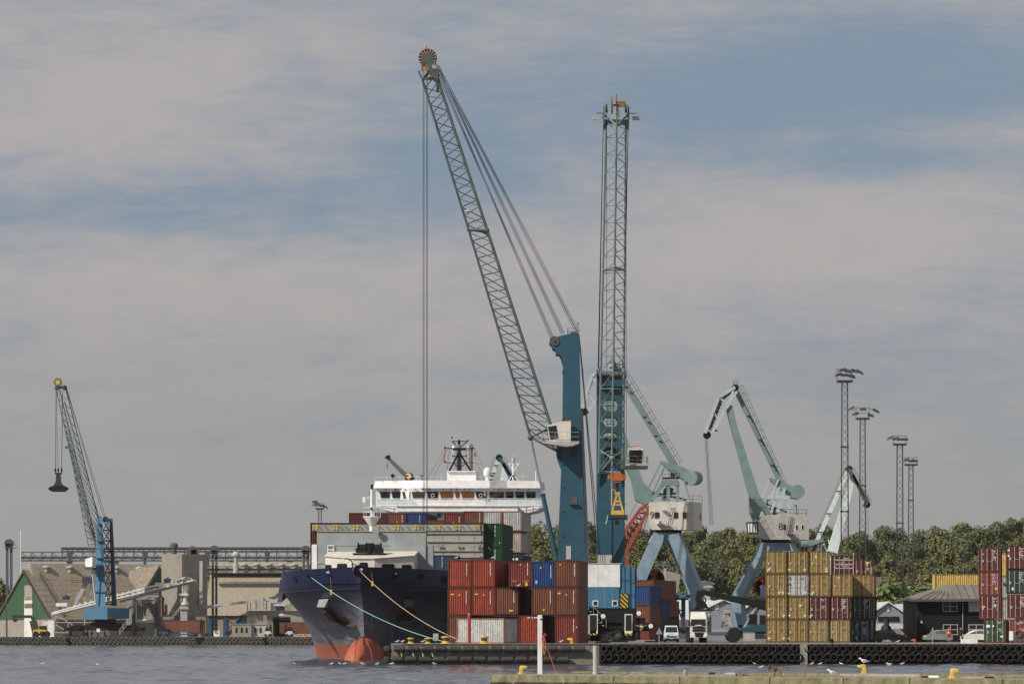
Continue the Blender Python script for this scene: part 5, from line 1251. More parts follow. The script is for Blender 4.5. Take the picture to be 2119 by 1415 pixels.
b = MB(); b.bar(w3(117, 801, -16.2), w3(136, 802, -16), .7); b.lathe([(.55, -.4), (.55, .4)], w3(134, 802, -15), 'y', 10); b.lathe([(.5, -.4), (.5, .4)], w3(118, 803, -16.4), 'y', 10); b.tube(w3(110, 806, -16.4), w3(118, 806, -16.4), .06, 4); b.build('boom_head', 'boom_dark', t)
for a, c_, e, f in ((137, 803, 215, 1072), (138, 803, 219, 1072), (133, 830, 202, 1072), (134, 830, 206, 1072)):
 b = MB(); b.tube(w3(a, c_, -15.5), w3(e, f, -.6), .05, 4); b.build('luffing_rope', 'cable', t)
for a, e in ((115, 114.5), (117, 115.5), (117, 120), (129.5, 127), (130, 128)):
 b = MB(); b.tube(w3(a, 808, -16.2), w3(e, 968 if e < 120.5 else 968, -16.2), .045, 4); b.build('hoist_rope', 'cable', t)
b = MB(); b.box(w3(136, 0, -12).x, w3(140, 0, -12).x, d - 13, d - 12, Z(928, d - 12), Z(923, d - 12)); b.tube(w3(140, 926, -12), w3(146, 926, -11.5), .06, 4); b.build('boom_lamp', 'boom_dark', t)
gr = thing('grab_bucket', 'dark clamshell grab hanging from the far left crane', 'grab', w3(121, 1016, -16.2), 0)
b = MB(); b.prism([(X(a, d - 16), Z(c_, d - 16)) for a, c_ in ((101, 1011), (107, 1006), (120, 1004), (134, 1005), (141, 1009), (140, 1013), (133, 1017), (109, 1017), (103, 1014))], 'y', d - 17.6, d - 14.8); b.build('jaw', 'black', gr)
b = MB(); b.prism([(X(a, d - 16), Z(c_, d - 16)) for a, c_ in ((111, 1006), (116, 996), (117, 981), (125, 981), (126, 996), (131, 1005))], 'y', d - 16.9, d - 15.4); b.build('bucket_arm', 'cloth_navy', gr)
b = MB(); b.box(X(114, d - 16), X(128, d - 16), d - 16.7, d - 15.6, Z(981, d - 16), Z(978, d - 16))
for px in (114.5, 120.5, 127.5): b.lathe([(.12, 0), (.22, .3), (.22, .7), (.1, 1)], W(px, 977, d - 16.2), 'z', 6); b.tube(W(px, 974, d - 16.2), W(px, 966, d - 16.2), .05, 4)
b.build('head_plate', 'black', gr)
# ------------------------------------------------------------ level luffing portal cranes
def bars(t, d, L, name, mat, y=0.0, n=None):
 b = MB()
 for a in L:
  (p, q, w_) = a[:3]; w2 = a[3] if len(a) > 3 else w_; dy = a[4] if len(a) > 4 else 0
  b.bar(W(p[0], p[1], d + y + dy), W(q[0], q[1], d + y + dy), w_, w_, w2, w2)
 return b.build(name, mat, t)
def pr(t, d, pts, y0, y1, name, mat):
 b = MB(); b.prism(PX(pts, d), 'y', d + y0, d + y1); return b.build(name, mat, t)
def leg_(t, d, pts, y0, y1, sh, name, mat):
 b = MB(); b.hexa([(X(a, d), d + y0, Z(c_, d)) for a, c_ in pts], [(X(a, d) + sh, d + y1, Z(c_, d)) for a, c_ in pts]); return b.build(name, mat, t)
def truss_rail(b, d, p, q, off, y):
 """ladder with handrail running up a sloping beam"""
 P_, Q_ = Vector(W(p[0], p[1], d + y)), Vector(W(q[0], q[1], d + y)); n_ = int((Q_ - P_).length / 1.1); dv = (Q_ - P_).normalized(); up = Vector((-dv.z, 0, dv.x)) * off
 for s in (0, .5, 1): b.tube(P_ + up * s, Q_ + up * s, .035, 4)
 for k in range(n_ + 1): a = P_.lerp(Q_, k / n_); b.tube(a, a + up, .035, 4)
# crane 8
d = 520
k8 = thing('portal_crane', 'portal crane with a grey house marked 8, between the two container stacks', 'crane', (X(1602, d), d, QZ), 0, 'mint green portal cranes')
pr(k8, d, [(1512, 850 - 12), (1503, 848), (1536, 975), (1550, 1027), (1551, 1060), (1560, 1082), (1567, 1085), (1573, 1058), (1580, 1057), (1592, 1085), (1605, 1108), (1597, 1060), (1570, 1023), (1545, 945), (1524, 880), (1516, 843)], -1.0, 1.0, 'boom', 'mint')
b = MB(); b.box(X(1556, d), X(1563, d), d - 1.02, d - 1.06 + .05, Z(1036, d), Z(1033, d)); b.build('vent', 'grey_dark', k8)
for y in (-1.1, 1.1): bars(k8, d, [((1521, 801), (1487, 822), .42), ((1487, 822), (1459, 896), .42), ((1525, 810), (1507, 836), .36), ((1507, 836), (1472, 898), .36), ((1487, 822), (1507, 836), .28), ((1519, 803), (1507, 836), .3), ((1476, 852), (1488, 870), .2)], 'jib_frame', 'mint_grey', y)
b = MB(); a = [(1516, 806), (1492, 826), (1468, 886)]
for p, q in zip(a[:-1], a[1:]): b.tube(W(p[0], p[1], d), W(q[0], q[1], d), .3, 6)
for f in range(9): px = 1492 - 24 * f / 8; py = 826 + 60 * f / 8; b.tube(W(px - 3, py, d - 1.1), W(px + 4, py + 4, d + 1.1), .08, 4)
b.build('jib_bracing', 'boom_dark', k8)
b = MB()
for y in (-.7, .7): b.lathe([(.55, -.3), (.55, -.1), (.4, 0), (.55, .1), (.55, .3)], W(1463, 900, d + y), 'y', 14)
b.lathe([(.5, -1), (.5, 1)], W(1521, 803, d), 'y', 12); b.build('jib_sheave', 'black', k8)
b = MB(); b.rail([W(1518, 797, d - .8), W(1527, 797, d - .8), W(1527, 797, d + .8)], .7, .7, .04, 1); truss_rail(b, d, (1528, 800), (1618, 998), .62, -.2)
truss_rail(b, d, (1486, 818), (1459, 888), .5, -.2); b.build('ladder', 'boom_dark', k8)
bars(k8, d, [((1524, 810), (1613, 992), .62, .72)], 'tie_beam', 'mint'); b = MB()
for f in (.28, .55, .84): px, py = 1524 + 89 * f, 810 + 182 * f; b.tube(W(px - 4, py, d - .9), W(px + 5, py - 1, d - .9), .12, 5); b.tube(W(px, py, d - .9), W(px, py, d + .9), .12, 5)
for k in range(40): f = .05 + .9 * k / 40; px, py = 1527 + 89 * f, 810 + 182 * f; b.box(X(px, d), X(px + 1.6, d), d - .5, d + .5, Z(py + 1.2, d), Z(py, d))
b.build('tie_fitting', 'boom_dark', k8)
for y in (-1.5, 1.3): pr(k8, d, [(1591, 990), (1594, 989), (1612, 994), (1617, 993), (1632, 1004), (1652, 1010), (1652, 1028), (1637, 1031), (1625, 1022), (1608, 1008)], y, y + .25, 'lever_arm', 'mint')
b = MB(); b.lathe([(1.0, -1.6), (1.0, 1.6)], W(1649, 1018, d), 'y', 20); b.box(X(1632, d), X(1650, d), d - 1.2, d + 1.2, Z(1031, d), Z(1012, d)); b.build('counterweight', 'mint', k8)
bars(k8, d, [((1592, 992), (1577, 1029), .22, .22, -1.6), ((1611, 992), (1590, 1040), .22, .22, -1.6), ((1592, 992), (1577, 1029), .22, .22, 1.2), ((1624, 1010), (1608, 1060), .42, .42, -1.8), ((1632, 1028), (1633, 1066), .45, .45, -1.8), ((1624, 1010), (1608, 1060), .42, .42, 1.8), ((1632, 1028), (1633, 1066), .45, .45, 1.8), ((1588, 1029), (1634, 1029), .5, .5, -1.8), ((1588, 1029), (1634, 1029), .5, .5, 1.8), ((1612, 1008), (1596, 1060), .3, .3, -1.8), ((1626, 1024), (1608, 1062), .3), ((1590, 1030), (1583, 1060), .3, .3, 1.5)], 'a_frame', 'mint_grey')
bars(k8, d, [((1556, 1047), (1610, 1056), .3), ((1585, 1042), (1630, 1060), .18), ((1600, 1050), (1600, 1066), .9)], 'luffing_gear', 'boom_dark')
pr(k8, d, [(1574, 1069), (1590, 1066), (1636, 1066), (1670, 1069), (1670, 1117), (1579, 1117), (1566, 1109), (1566, 1080)], -3.2, 3.2, 'machinery_house', 'grey_light'); hs = bpy.data.objects[-1] if False else None
h8 = [o for o in k8.children if o.name.startswith('machinery_house')][0]
b = MB(); b.prism(PX([(1543, 1081), (1567, 1080), (1567, 1106), (1545, 1104)], d), 'y', d - 2.9, d - .6); cb = b.build('cab', 'boom_dark', k8)
b = MB()
for a, c_ in ((1544.5, 1548), (1549.5, 1554), (1556, 1559), (1560.5, 1563)): b.prism(PX([(a, 1084), (c_, 1084), (c_, 1102), (a + .6, 1102)], d), 'y', d - 2.94, d - 2.91)
b.build('window', 'placard', cb)
for px in (1642, 1654): b = MB(); b.box(X(px, d), X(px + 6, d), d - 3.24, d - 3.205, Z(1098, d), Z(1086, d)); f_ = b.build('window_frame', 'placard', h8); b = MB(); b.box(X(px + 1, d), X(px + 5, d), d - 3.27, d - 3.245, Z(1097, d), Z(1087, d)); b.build('pane', 'glass_dark', f_)
b = MB(); b.box(X(1617.5, d), X(1622.5, d), d - 3.24, d - 3.205, Z(1097, d), Z(1086, d)); b.build('window', 'glass_dark', h8)
text('number', '8', 1.4, (X(1612, d), d - 3.23, Z(1091, d)), facing(), 'mark_dark', h8)
b = MB(); b.rail([W(1600, 1067, d - 3.1), W(1669, 1069, d - 3.1), W(1669, 1069, d + 3.1)], 1.0, 1.3, .04, 1); b.tube(W(1648, 1066, d - 3), W(1648, 1046, d - 3), .06, 5); b.tube(W(1644, 1046, d - 3), W(1649, 1046, d - 3), .1, 5)
truss_rail(b, d, (1634, 1105), (1641, 1070), .5, -3.4); b.box(X(1624, d), X(1639, d), d - 3.9, d - 3.25, Z(1107, d), Z(1106, d)); b.rail([W(1624, 1106, d - 3.9), W(1639, 1106, d - 3.9)], .9, .8, .03, 1); b.build('walkway', 'boom_dark', k8)
b = MB(); b.lathe([(2.0, -.5), (2.0, .3)], W(1604, 1120, d), 'z', 20); b.build('slewing_ring', 'charcoal', k8)
pr(k8, d, [(1574, 1123), (1632, 1123), (1642, 1146), (1566, 1146)], -2.0, 2.0, 'portal_head', 'blue_light')
for y in (-3.4, 2.4):
 for m_ in (1, -1):
  g_ = lambda px: 1603 + (px - 1603) * m_
  leg_(k8, d, [(g_(1576), 1124), (g_(1511), 1240), (g_(1524), 1297), (g_(1534), 1297), (g_(1529), 1243), (g_(1571), 1150)], y, y + 1.1, .75, 'leg', 'blue_light')
bars(k8, d, [((1530, 1242), (1676, 1242), .7, .7, -2.9), ((1530, 1242), (1676, 1242), .7, .7, 2.9), ((1537, 1243), (1537, 1243.1), .6)], 'cross_beam', 'blue_light')
bars(k8, d, [((1527, 1300), (1535, 1300), 1.1, 1.1, -2.9), ((1671, 1300), (1679, 1300), 1.1, 1.1, -2.9), ((1527, 1300), (1535, 1300), 1.1, 1.1, 2.9)], 'rail_truck', 'charcoal')
def reel(t, px, py, r, d, mat='red_boom'):
 b = MB()
 for k in range(24): a = k * math.pi / 12; p = W(px, py, d); b.bar(p + Vector((.25 * math.cos(a), 0, .25 * math.sin(a))), p + Vector((r * math.cos(a), 0, r * math.sin(a))), .09, .5)
 b.lathe([(r * .93, -.3), (r, -.3), (r, .3), (r * .93, .3), (r * .93, -.3)], W(px, py, d), 'y', 26, caps=False); b.lathe([(r * .3, -.35), (r * .3, .35)], W(px, py, d), 'y', 14)
 b.lathe([(r * .86, -.12), (r * .86, .12)], W(px, py, d + .1), 'y', 24)
 b.build('cable_reel', mat, t)
reel(k8, 1581, 1213, 1.45, d - 3.6); b = MB(); b.box(X(1569, d), X(1582, d), d - 4.2, d - 3.0 - .9, Z(1237, d), Z(1211, d)); b.build('electric_cabin', 'blue_light', k8)
for o_ in (0, 2.4):
 b = MB(); b.tube(W(1458.5 + o_, 904, d), W(1469 + o_, 1086, d), .03, 4); b.tube(W(1461 + o_, 904, d), W(1474 + o_, 1086, d), .03, 4); b.build('hoist_rope', 'cable', k8)
b = MB(); b.lathe([(.5, 0), (.3, .1), (.06, .35)], W(1480, 892, d), 'z', 8); b.tube(W(1478, 885, d), W(1480, 890, d), .05, 4); b.build('jib_lamp', 'boom_dark', k8)
# crane 9
d = 505
k9 = thing('portal_crane', 'portal crane with a cream house marked 9 and A, right of the blue harbour cranes', 'crane', (X(1380, d), d, QZ), 0, 'mint green portal cranes')
pr(k9, d, [(1240, 800), (1262, 800), (1296, 905), (1318, 962), (1332, 1000), (1353, 1020), (1353, 1035), (1333, 1044), (1314, 1035), (1305, 990), (1285, 950)], -1.0, 1.0, 'boom', 'mint')
for y in (-1.2, 1.2): bars(k9, d, [((1270, 752), (1224, 778), .42), ((1224, 778), (1205, 845), .40), ((1262, 790), (1214, 855), .34), ((1224, 778), (1240, 800), .28), ((1270, 752), (1262, 800), .34), ((1216, 808), (1228, 832), .18), ((1233, 774), (1212, 822), .16)], 'jib_frame', 'mint_grey', y)
b = MB(); b.lathe([(.5, -1), (.5, 1)], W(1207, 852, d), 'y', 14); b.build('jib_sheave', 'black', k9); b = MB(); b.lathe([(.5, -1), (.5, 1)], W(1268, 756, d), 'y', 12); b.build('jib_sheave', 'black', k9); b = MB(); b.lathe([(.4, 0), (.3, .15), (.08, .5)], W(1213, 853, d - 1.3), 'z', 8); b.build('jib_lamp', 'black', k9)
bars(k9, d, [((1272, 760), (1396, 966), .62, .66)], 'tie_beam', 'mint')
b = MB(); truss_rail(b, d, (1276, 752), (1402, 960), .75, -.3)
for k in range(42): f = k / 42; px, py = 1277 + 124 * f, 758 + 206 * f; b.box(X(px, d), X(px + 1.7, d), d - .5, d + .5, Z(py + 1.5, d), Z(py - 1, d))
for f in (.2, .5, .69): px, py = 1272 + 124 * f, 760 + 206 * f; b.tube(W(px - 4, py, d - .9), W(px + 4, py, d - .9), .14, 5)
b.build('tie_ladder', 'boom_dark', k9)
for y in (-1.5, 1.3): pr(k9, d, [(1365, 955), (1370, 955), (1405, 964), (1428, 975), (1430, 1002), (1417, 995), (1392, 980)], y, y + .25, 'lever_arm', 'mint')
cwp = MB(); cwp.tube(W(1428, 989, d - 1.7), W(1440, 989, d + 1.6), 1.0, 24); cwp.build('counterweight', 'mint', k9)
bars(k9, d, [((1368, 957), (1340, 1014), .2, .2, -1.6), ((1375, 966), (1352, 1017), .2, .2, -1.6), ((1372, 1000), (1350, 1035), .55, .55, -1.8), ((1383, 996), (1383, 1042), .45, .45, -2.0), ((1402, 996), (1402, 1042), .45, .45, -2.0), ((1372, 1000), (1350, 1035), .55, .55, 1.8), ((1402, 996), (1402, 1042), .45, .45, 2.0), ((1369, 999), (1404, 999), .8, .8, -1.9), ((1369, 999), (1404, 999), .8, .8, 1.9), ((1415, 992), (1430, 1040), .18, .18, -1.8)], 'a_frame', 'mint')
bars(k9, d, [((1345, 1017), (1420, 1034), .3), ((1330, 1030), (1400, 1020), .25), ((1376, 1012), (1392, 1018), 1.0), ((1375, 1035), (1375, 1010), .8, .2), ((1395, 978), (1416, 992), .3)], 'luffing_gear', 'boom_dark')
b = MB(); x0, x1, x2 = X(1344, d), X(1434, d), X(1454, d); z0, z1 = Z(1097, d), Z(1040, d)
b.hexa([(x0 - .2, d - 3.2, z0 + .6), (x0 + .2, d - 3.2, z0), (x1, d - 3.6, z0), (x2, d + 1.2, z0), (x0 + 1.2, d + 2.4, z0)], [(x0 - .2, d - 3.2, z1), (x0 + .2, d - 3.22, z1), (x1, d - 3.6, z1), (x2, d + 1.2, z1), (x0 + 1.2, d + 2.4, z1)]); h9 = b.build('machinery_house', 'cream', k9)
def f9(px): f = (X(px, d) - x0) / (x1 - x0); return d - 3.2 - .4 * f
for px, w_ in ((1353, 9), (1392, 8), (1410, 8)): b = MB(); y = f9(px + w_); b.box(X(px, d), X(px + w_, d), y - .10, y + .1, Z(1073, d), Z(1061, d)); b.build('window', 'glass_dark', h9)
text('number', '9', 1.35, (X(1347.5, d), f9(1344) - .06, Z(1067.5, d)), facing(R(-3)), 'mark_dark', h9)
ra = math.atan2(4.8, x2 - x1); text('letter', 'A', 1.5, ((x1 * .25 + x2 * .75) + .06, d - 3.6 + 4.8 * .75 - .02, Z(1070, d)), facing(ra), 'mark_dark', h9)
b = MB(); b.rail([W(1352, 1040, d - 3.1), W(1433, 1040, d - 3.5), (x2, d + 1.2, z1)], 1.0, 1.3, .04, 1)
b.box(X(1357, d), X(1380, d), d - 4.4, d - 3.5, Z(1086, d), Z(1085, d)); b.rail([W(1362, 1085, d - 4.4), W(1380, 1085, d - 4.4)], .9, .8, .03, 1); truss_rail(b, d, (1378, 1085), (1388, 1042), .6, -3.9); b.box(X(1367, d), X(1377, d), d - 4.0, d - 3.4, Z(1058, d), Z(1057, d)); b.build('walkway', 'feather_grey', k9)
b = MB(); b.box(X(1354, d), X(1361, d), d - 4.1, d - 3.45, Z(1085, d), Z(1076, d)); b.build('service_box', 'placard', k9)
b = MB(); b.box(X(1371, d), X(1405, d), d - 1.8, d + 1.8, Z(990, d), Z(988, d)); b.rail([W(1371, 988, d - 1.8), W(1400, 988, d - 1.8)], 1, .8, .035, 1); b.box(X(1388, d), X(1396, d), d - 1, d + 1, Z(988, d), Z(978, d)); b.build('top_platform', 'boom_dark', k9)
b = MB(); b.lathe([(2.2, -.5), (2.2, .35)], W(1378, 1099, d), 'z', 20); b.build('slewing_ring', 'charcoal', k9)
pr(k9, d, [(1352, 1102), (1401, 1102), (1412, 1124), (1341, 1124)], -2.4, 2.4, 'portal_head', 'blue_light')
for y in (-3.4, 2.4):
 pr(k9, d, [(1352, 1104), (1319, 1178), (1319, 1210), (1336, 1200), (1369, 1124), (1372, 1108)], y, y + 1.0, 'leg', 'blue_light')
 leg_(k9, d, [(1401, 1103), (1447, 1218), (1447, 1300), (1428, 1300), (1426, 1228), (1384, 1124), (1381, 1108)], y, y + 1.0, .5, 'leg', 'blue_light')
 pr(k9, d, [(1319, 1210.2), (1336, 1210.2), (1334, 1300), (1320, 1300)], y, y + .9, 'leg_foot', 'blue_light')
bars(k9, d, [((1336, 1233), (1446, 1233), .45, .45, -3), ((1336, 1233), (1446, 1233), .45, .45, 3), ((1358, 1168), (1396, 1168), .25, .25, 2), ((1371, 1108), (1344, 1176), .25, .25, 2), ((1374, 1125), (1386, 1164), .15, .15, 1)], 'cross_beam', 'blue_panel')
bars(k9, d, [((1414, 1234), (1414, 1310), .55, .55, -1), ((1366, 1234), (1400, 1272), .2, .2, -1), ((1400, 1234), (1380, 1262), .2, .2, -1), ((1370, 1262), (1414, 1262), .2, .2, -1), ((1398, 1240), (1414, 1290), .2, .2, -1)], 'support_post', 'blue_steel')
b = MB(); b.prism(PX([(1368, 1236), (1402, 1236), (1392, 1262), (1392, 1270), (1377, 1270), (1377, 1262)], d), 'y', d - 1.5, d + 1.5); b.build('hopper', 'charcoal', k9)
b = MB(); b.prism(PX([(1381, 1199), (1395, 1199), (1395, 1230), (1381, 1230)], d), 'y', d - 3.6, d - 2.3); b.build('electric_cabin', 'blue_light', k9)
b = MB(); b.box(X(1392, d), X(1404, d), d - 3.2, d - 1, Z(1229, d), Z(1226, d)); b.rail([W(1392, 1226, d - 3.2), W(1404, 1226, d - 3.2)], .9, .6, .03, 1); b.box(X(1374, d), X(1379, d), d + .5, d + 1, Z(1232, d), Z(1175, d)); b.rail([W(1355, 1232, d - 2), W(1372, 1270, d - 2)], .9, 1, .04, 0); b.build('landing', 'grey_light', k9)
reel(k9, 1353, 1199, 1.5, d - 1.2)
# smaller cranes of the same kind farther away
def far_portal(label, d, q, dark=False, base=True):
 t = thing('portal_crane', label, 'crane', (X(q['foot'][0], d), d, QZ), 0, 'mint green portal cranes')
 f, tp, tip, tie, cw = q['foot'], q['top'], q['tip'], q['tie'], q['cw']; ap = q['apex']
 for y in (-.9, .9): bars(t, d, [(ap, (tip[0] + q['s'] * 3, tip[1] - 6), .55), ((ap[0] + q['s'] * 8, ap[1] + 12), (tip[0], tip[1]), .55), (ap, (ap[0] + q['s'] * 8, ap[1] + 12), .3), (tp, ap, .4), (tp, ((tip[0] + ap[0]) / 2, (tip[1] + ap[1]) / 2 - 2), .34)], 'jib_frame', 'blue_deep' if dark else 'boom_green', y)
 bars(t, d, [(tp, f, 1.0, 1.9)], 'boom', 'mint_sunlit'); b = MB(); b.lathe([(.6, -.9), (.6, .9)], W(tip[0], tip[1], d), 'y', 12); b.build('jib_sheave', 'black', t); b = MB(); b.lathe([(.6, -.9), (.6, .9)], W(ap[0], ap[1], d), 'y', 12); b.build('jib_sheave', 'black', t)
 bars(t, d, [(ap, tie, .75)], 'tie_beam', 'mint_sunlit')
 b = MB(); truss_rail(b, d, (ap[0] - 3 * q['s'], ap[1]), (tie[0] - 3 * q['s'], tie[1]), .6 * q['s'] * -1, -.3)
 for g in (.3, .6, .85): px, py = ap[0] + (tie[0] - ap[0]) * g, ap[1] + (tie[1] - ap[1]) * g; b.tube(W(px - 5, py, d - .7), W(px + 5, py, d - .7), .13, 5)
 truss_rail(b, d, (ap[0] + 5 * q['s'], ap[1]), (tip[0] + 4 * q['s'], tip[1] - 4), .6 * q['s'], -.3)
 b.build('ladder', 'boom_dark', t)
 pr(t, d, [(cw[0], cw[1] - 7), (tie[0] + 14 * q['s'], tie[1] - 8), (tie[0] + 16 * q['s'], tie[1] - 4), (cw[0] + 6 * q['s'], cw[1] + 6)], -1.2, -.9, 'lever_arm', 'mint')
 b = MB(); b.tube(W(cw[0] - 10, cw[1], d), W(cw[0] + 6, cw[1], d), .65, 14); b.build('counterweight', 'mint', t)
 if base:
  x = tie[0] + q['s'] * 10
  bars(t, d, [((x - 4, tie[1] + 2), (x - 12, 1175), .35), ((x + 2, tie[1] + 2), (x - 2, 1175), .35), ((x + 6, tie[1]), (x + 22, 1160), .35), ((x + 16, tie[1] - 8), (x + 26, 1150), .25)], 'a_frame', 'mint_grey')
  pr(t, d, [(x - 18, 1160), (x + 40, 1160), (x + 40, 1195), (x - 18, 1195)], -3, 3, 'machinery_house', 'grey_light'); pr(t, d, [(x - 10, 1195.5), (x + 32, 1195.5), (x + 50, 1318), (x + 40, 1318), (x + 22, 1215), (x, 1215), (x - 18, 1318), (x - 28, 1318)], -3, 3, 'portal', 'blue_light')
 b = MB(); b.tube(W(tip[0] + 2 * q['s'], tip[1], d), W(tip[0] + 3 * q['s'], 1140, d), .035, 4); b.build('hoist_rope', 'cable', t)
 return t
far_portal('mint and sunlit white portal crane behind the yellow container stack, its jib pointing right', 690, dict(foot=(1722, 1142), top=(1763, 993), apex=(1757, 970), tip=(1794, 1044), tie=(1688, 1124), cw=(1668, 1124), s=1))
far_portal('distant blue crane tip showing behind the ship\'s bridge', 640, dict(foot=(1035, 1060), top=(1046, 962), apex=(1033, 947), tip=(1062, 1000), tie=(1012, 1000), cw=(995, 1020), s=1), True, False)

# red lattice crane behind the second harbour crane
d = 600
t = thing('red_crane', 'rust red lattice crane leaning right behind the blue harbour cranes', 'crane', (X(1295, d), d, QZ), 0)
for y in (-1, 1):
 bars(t, d, [((1278, 1120), (1326, 1052), .55), ((1285, 1162), (1345, 1048), .55), ((1326, 1052), (1345, 1048), .4)], 'boom_chord', 'red_boom', y)
b = MB()
for k in range(8): f = k / 8; b.tube(W(1278 + 48 * f, 1120 - 68 * f, d - 1), W(1285 + 60 * f, 1162 - 114 * f, d + 1), .14, 5); b.tube(W(1285 + 60 * f, 1162 - 114 * f, d - 1), W(1278 + 48 * (f + .12), 1120 - 68 * (f + .12), d + 1), .14, 5)
b.tube(W(1326, 1052, d), W(1350, 1031, d), .25, 6); b.tube(W(1345, 1048, d), W(1352, 1032, d), .2, 6); b.build('boom_bracing', 'red_boom', t)
bars(t, d, [((1350, 1031), (1318, 1040), .10), ((1318, 1040), (1293, 1085), .08), ((1352, 1032), (1298, 1160), .12), ((1352, 1032), (1310, 1160), .1), ((1349, 1036), (1292, 1165), .12)], 'pendant_line', 'red_boom')
bars(t, d, [((1290, 1165), (1290, 1320), 1.6), ((1282, 1170), (1300, 1170), 2.4)], 'mast', 'red_boom')

# ------------------------------------------------------------ lattice light masts
def light_mast(px, ytop, d, w0, w1, head, label, ybase=None, joints=(), lean=0):
 t = thing('light_mast', label, 'light mast', (X(px, d), d, QZ), 0, 'lattice floodlight masts')
 zb = QZ - .1; zt = Z(ytop, d); x = X(px, d); n_ = max(8, int((zt - zb) / 1.15)); b = MB(); cor = []
 def cr(f, i): w_ = (w1 + (w0 - w1) * f) / 2; sx, sy = ((-1, -1), (1, -1), (1, 1), (-1, 1))[i]; return Vector((x + lean * f + sx * w_, d + sy * w_, zb + (zt - zb) * f))
 for i in range(4): b.tube(cr(0, i), cr(1, i), .055, 5)
 for k in range(n_):
  for i in range(4): j = (i + 1) % 4; b.tube(cr(k / n_, i if k % 2 else j), cr((k + 1) / n_, j if k % 2 else i), .038, 4)
 for f in joints:
  for i in range(4): b.tube(cr(f, i), cr(f, (i + 1) % 4), .09, 5); b.ball(cr(f, i), .16, 6)
 b.build('tower', 'boom_dark', t)
 x += lean; hw = head['w']; b = MB(); b.box(x - hw, x + hw, d - hw, d + hw, zt, zt + .28)
 b.rail([(x - hw, d - hw, zt + .28), (x + hw, d - hw, zt + .28), (x + hw, d + hw, zt + .28), (x - hw, d + hw, zt + .28), (x - hw, d - hw, zt + .28)], head['h'], hw * 2, .03, 1); b.build('platform', 'boom_dark', t)
 for (ox, oz, sx) in head['lamps']:
  b = MB(); c0 = Vector((x + ox, d - hw * .6, zt + oz)); b.hexa([c0 + Vector(v) for v in ((-.6, -.4, 0), (.6, -.4, -.25 * sx), (.6, .4, -.25 * sx), (-.6, .4, 0))], [c0 + Vector(v) for v in ((-.45, -.25, .42), (.45, -.25, .42 - .25 * sx), (.45, .25, .42 - .25 * sx), (-.45, .25, .42))])
  b.tube(c0 + Vector((0, 0, .2)), (x + max(-hw, min(hw, ox)), d - hw * .6, zt + oz + .25), .05, 4); b.build('floodlight', 'lamp_head', t)
 return t
light_mast(1748, 791, 560, .85, 1.25, dict(w=1.15, h=1.7, lamps=[(-1.0, .8, -1), (0, .85, 0), (1.0, .8, 1), (-.4, 1.5, -1), (.5, 1.55, 1), (1.5, 1.6, 1), (2.2, 1.6, 2)]), 'tallest lattice floodlight mast, standing behind the yellow container stack', joints=(.14, .3, .5, .75))
light_mast(1785, 868, 620, .83, 1.2, dict(w=1.1, h=1.7, lamps=[(-2.0, 1.4, -2), (-1.3, .6, -1), (0, 1.5, 0), (1.3, .6, 1), (2.2, 1.5, 2)]), 'floodlight mast with spread lamp arms, second tallest, just right of the tallest', joints=(.2, .45, .7))
light_mast(1862, 921, 640, .95, 1.2, dict(w=1.1, h=1.35, lamps=[(-1.8, .8, -2), (-.8, .8, -1), (0, .8, 0), (.8, .8, 0)]), 'floodlight mast third from the left with a railed box head', joints=(.3, .6))
light_mast(1885, 963, 680, .75, 1.15, dict(w=1.15, h=1.2, lamps=[(-.9, .7, -1), (0, .6, 0), (.6, .8, 1)]), 'shortest floodlight mast, rightmost of the four tall ones', joints=(.3, .55, .8))
light_mast(662, 1054, 700, .6, .7, dict(w=.75, h=.9, lamps=[(-1.0, .6, -2), (-.4, .6, -1), (.4, .6, 1), (1.0, .6, 2), (-.9, 1.3, 0)]), 'small floodlight mast rising behind the left side of the ship', joints=())
# ------------------------------------------------------------ right hand container stack
RG = 'containers in the yellow stack on the right quay'
YR = R(-4.5); P8 = 2.605
RD = 419
def dm(*l): return [('diamond', x, z, 'mark_pink' if k == 'p' else 'mark_dark') for x, z, k in l]
std = [('lines', .22, 2.32, 2), ('lines', .30, 1.55, 3), ('patch', -.78, 1.18, .2, .3, 'feather_grey')]
def rc(px, tier, colr, lab, mk=(), d=RD, L=6.06, rod='rod_ochre', H=H8, z=None, yaw=YR, group=RG, door=True, fcol=None):
 return container((X(px, d), d, QZ + (tier * P8 if z is None else z)), yaw, L, H, colr, lab, door, group, list(mk) + (std if door and colr != 'white_c' else []), fcol, rod)
rc(1605, 3, 'ochre', 'mustard container, first from the left in the top tier, two overlapping diamond placards low left', dm((-.85, .45, 'p'), (-.68, .6, 'n')))
rc(1650, 3, 'ochre', 'mustard container, second from the left in the top tier, pink placard low left', dm((-.9, .5, 'p'), (.85, .5, 'n')))
rc(1695, 3, 'ochre', 'mustard container, third from the left in the top tier, placards stacked at its right side', dm((.85, .6, 'n'), (.85, .3, 'p')) + [('patch', -.35, 1.95, .18, .2, 'placard')])
rc(1606, 2, 'ochre', 'mustard container under the top left one, two placards on its right door', dm((.38, .5, 'p'), (.75, .5, 'n')))
rc(1650.5, 2, 'white_c', 'dirty white container among the mustard ones', dm((-.95, .4, 'n'), (.85, .5, 'p')) + [('patch', -.85, 2.1, .2, .25, 'mark_dark'), ('patch', -.85, 1.4, .2, .25, 'mark_dark'), ('lines', .3, 2.2, 2)], fcol='ochre', rod='rod')
rc(1696, 2, 'ochre', 'mustard container right of the white one, slanted white sticker low left', dm((-.9, .35, 'n'), (-.75, .5, 'n')))
rc(1742, 2, 'ochre', 'mustard container, fourth from the left in the second tier from the top, no placards', [('patch', -.35, 2.15, .15, .15, 'placard')])
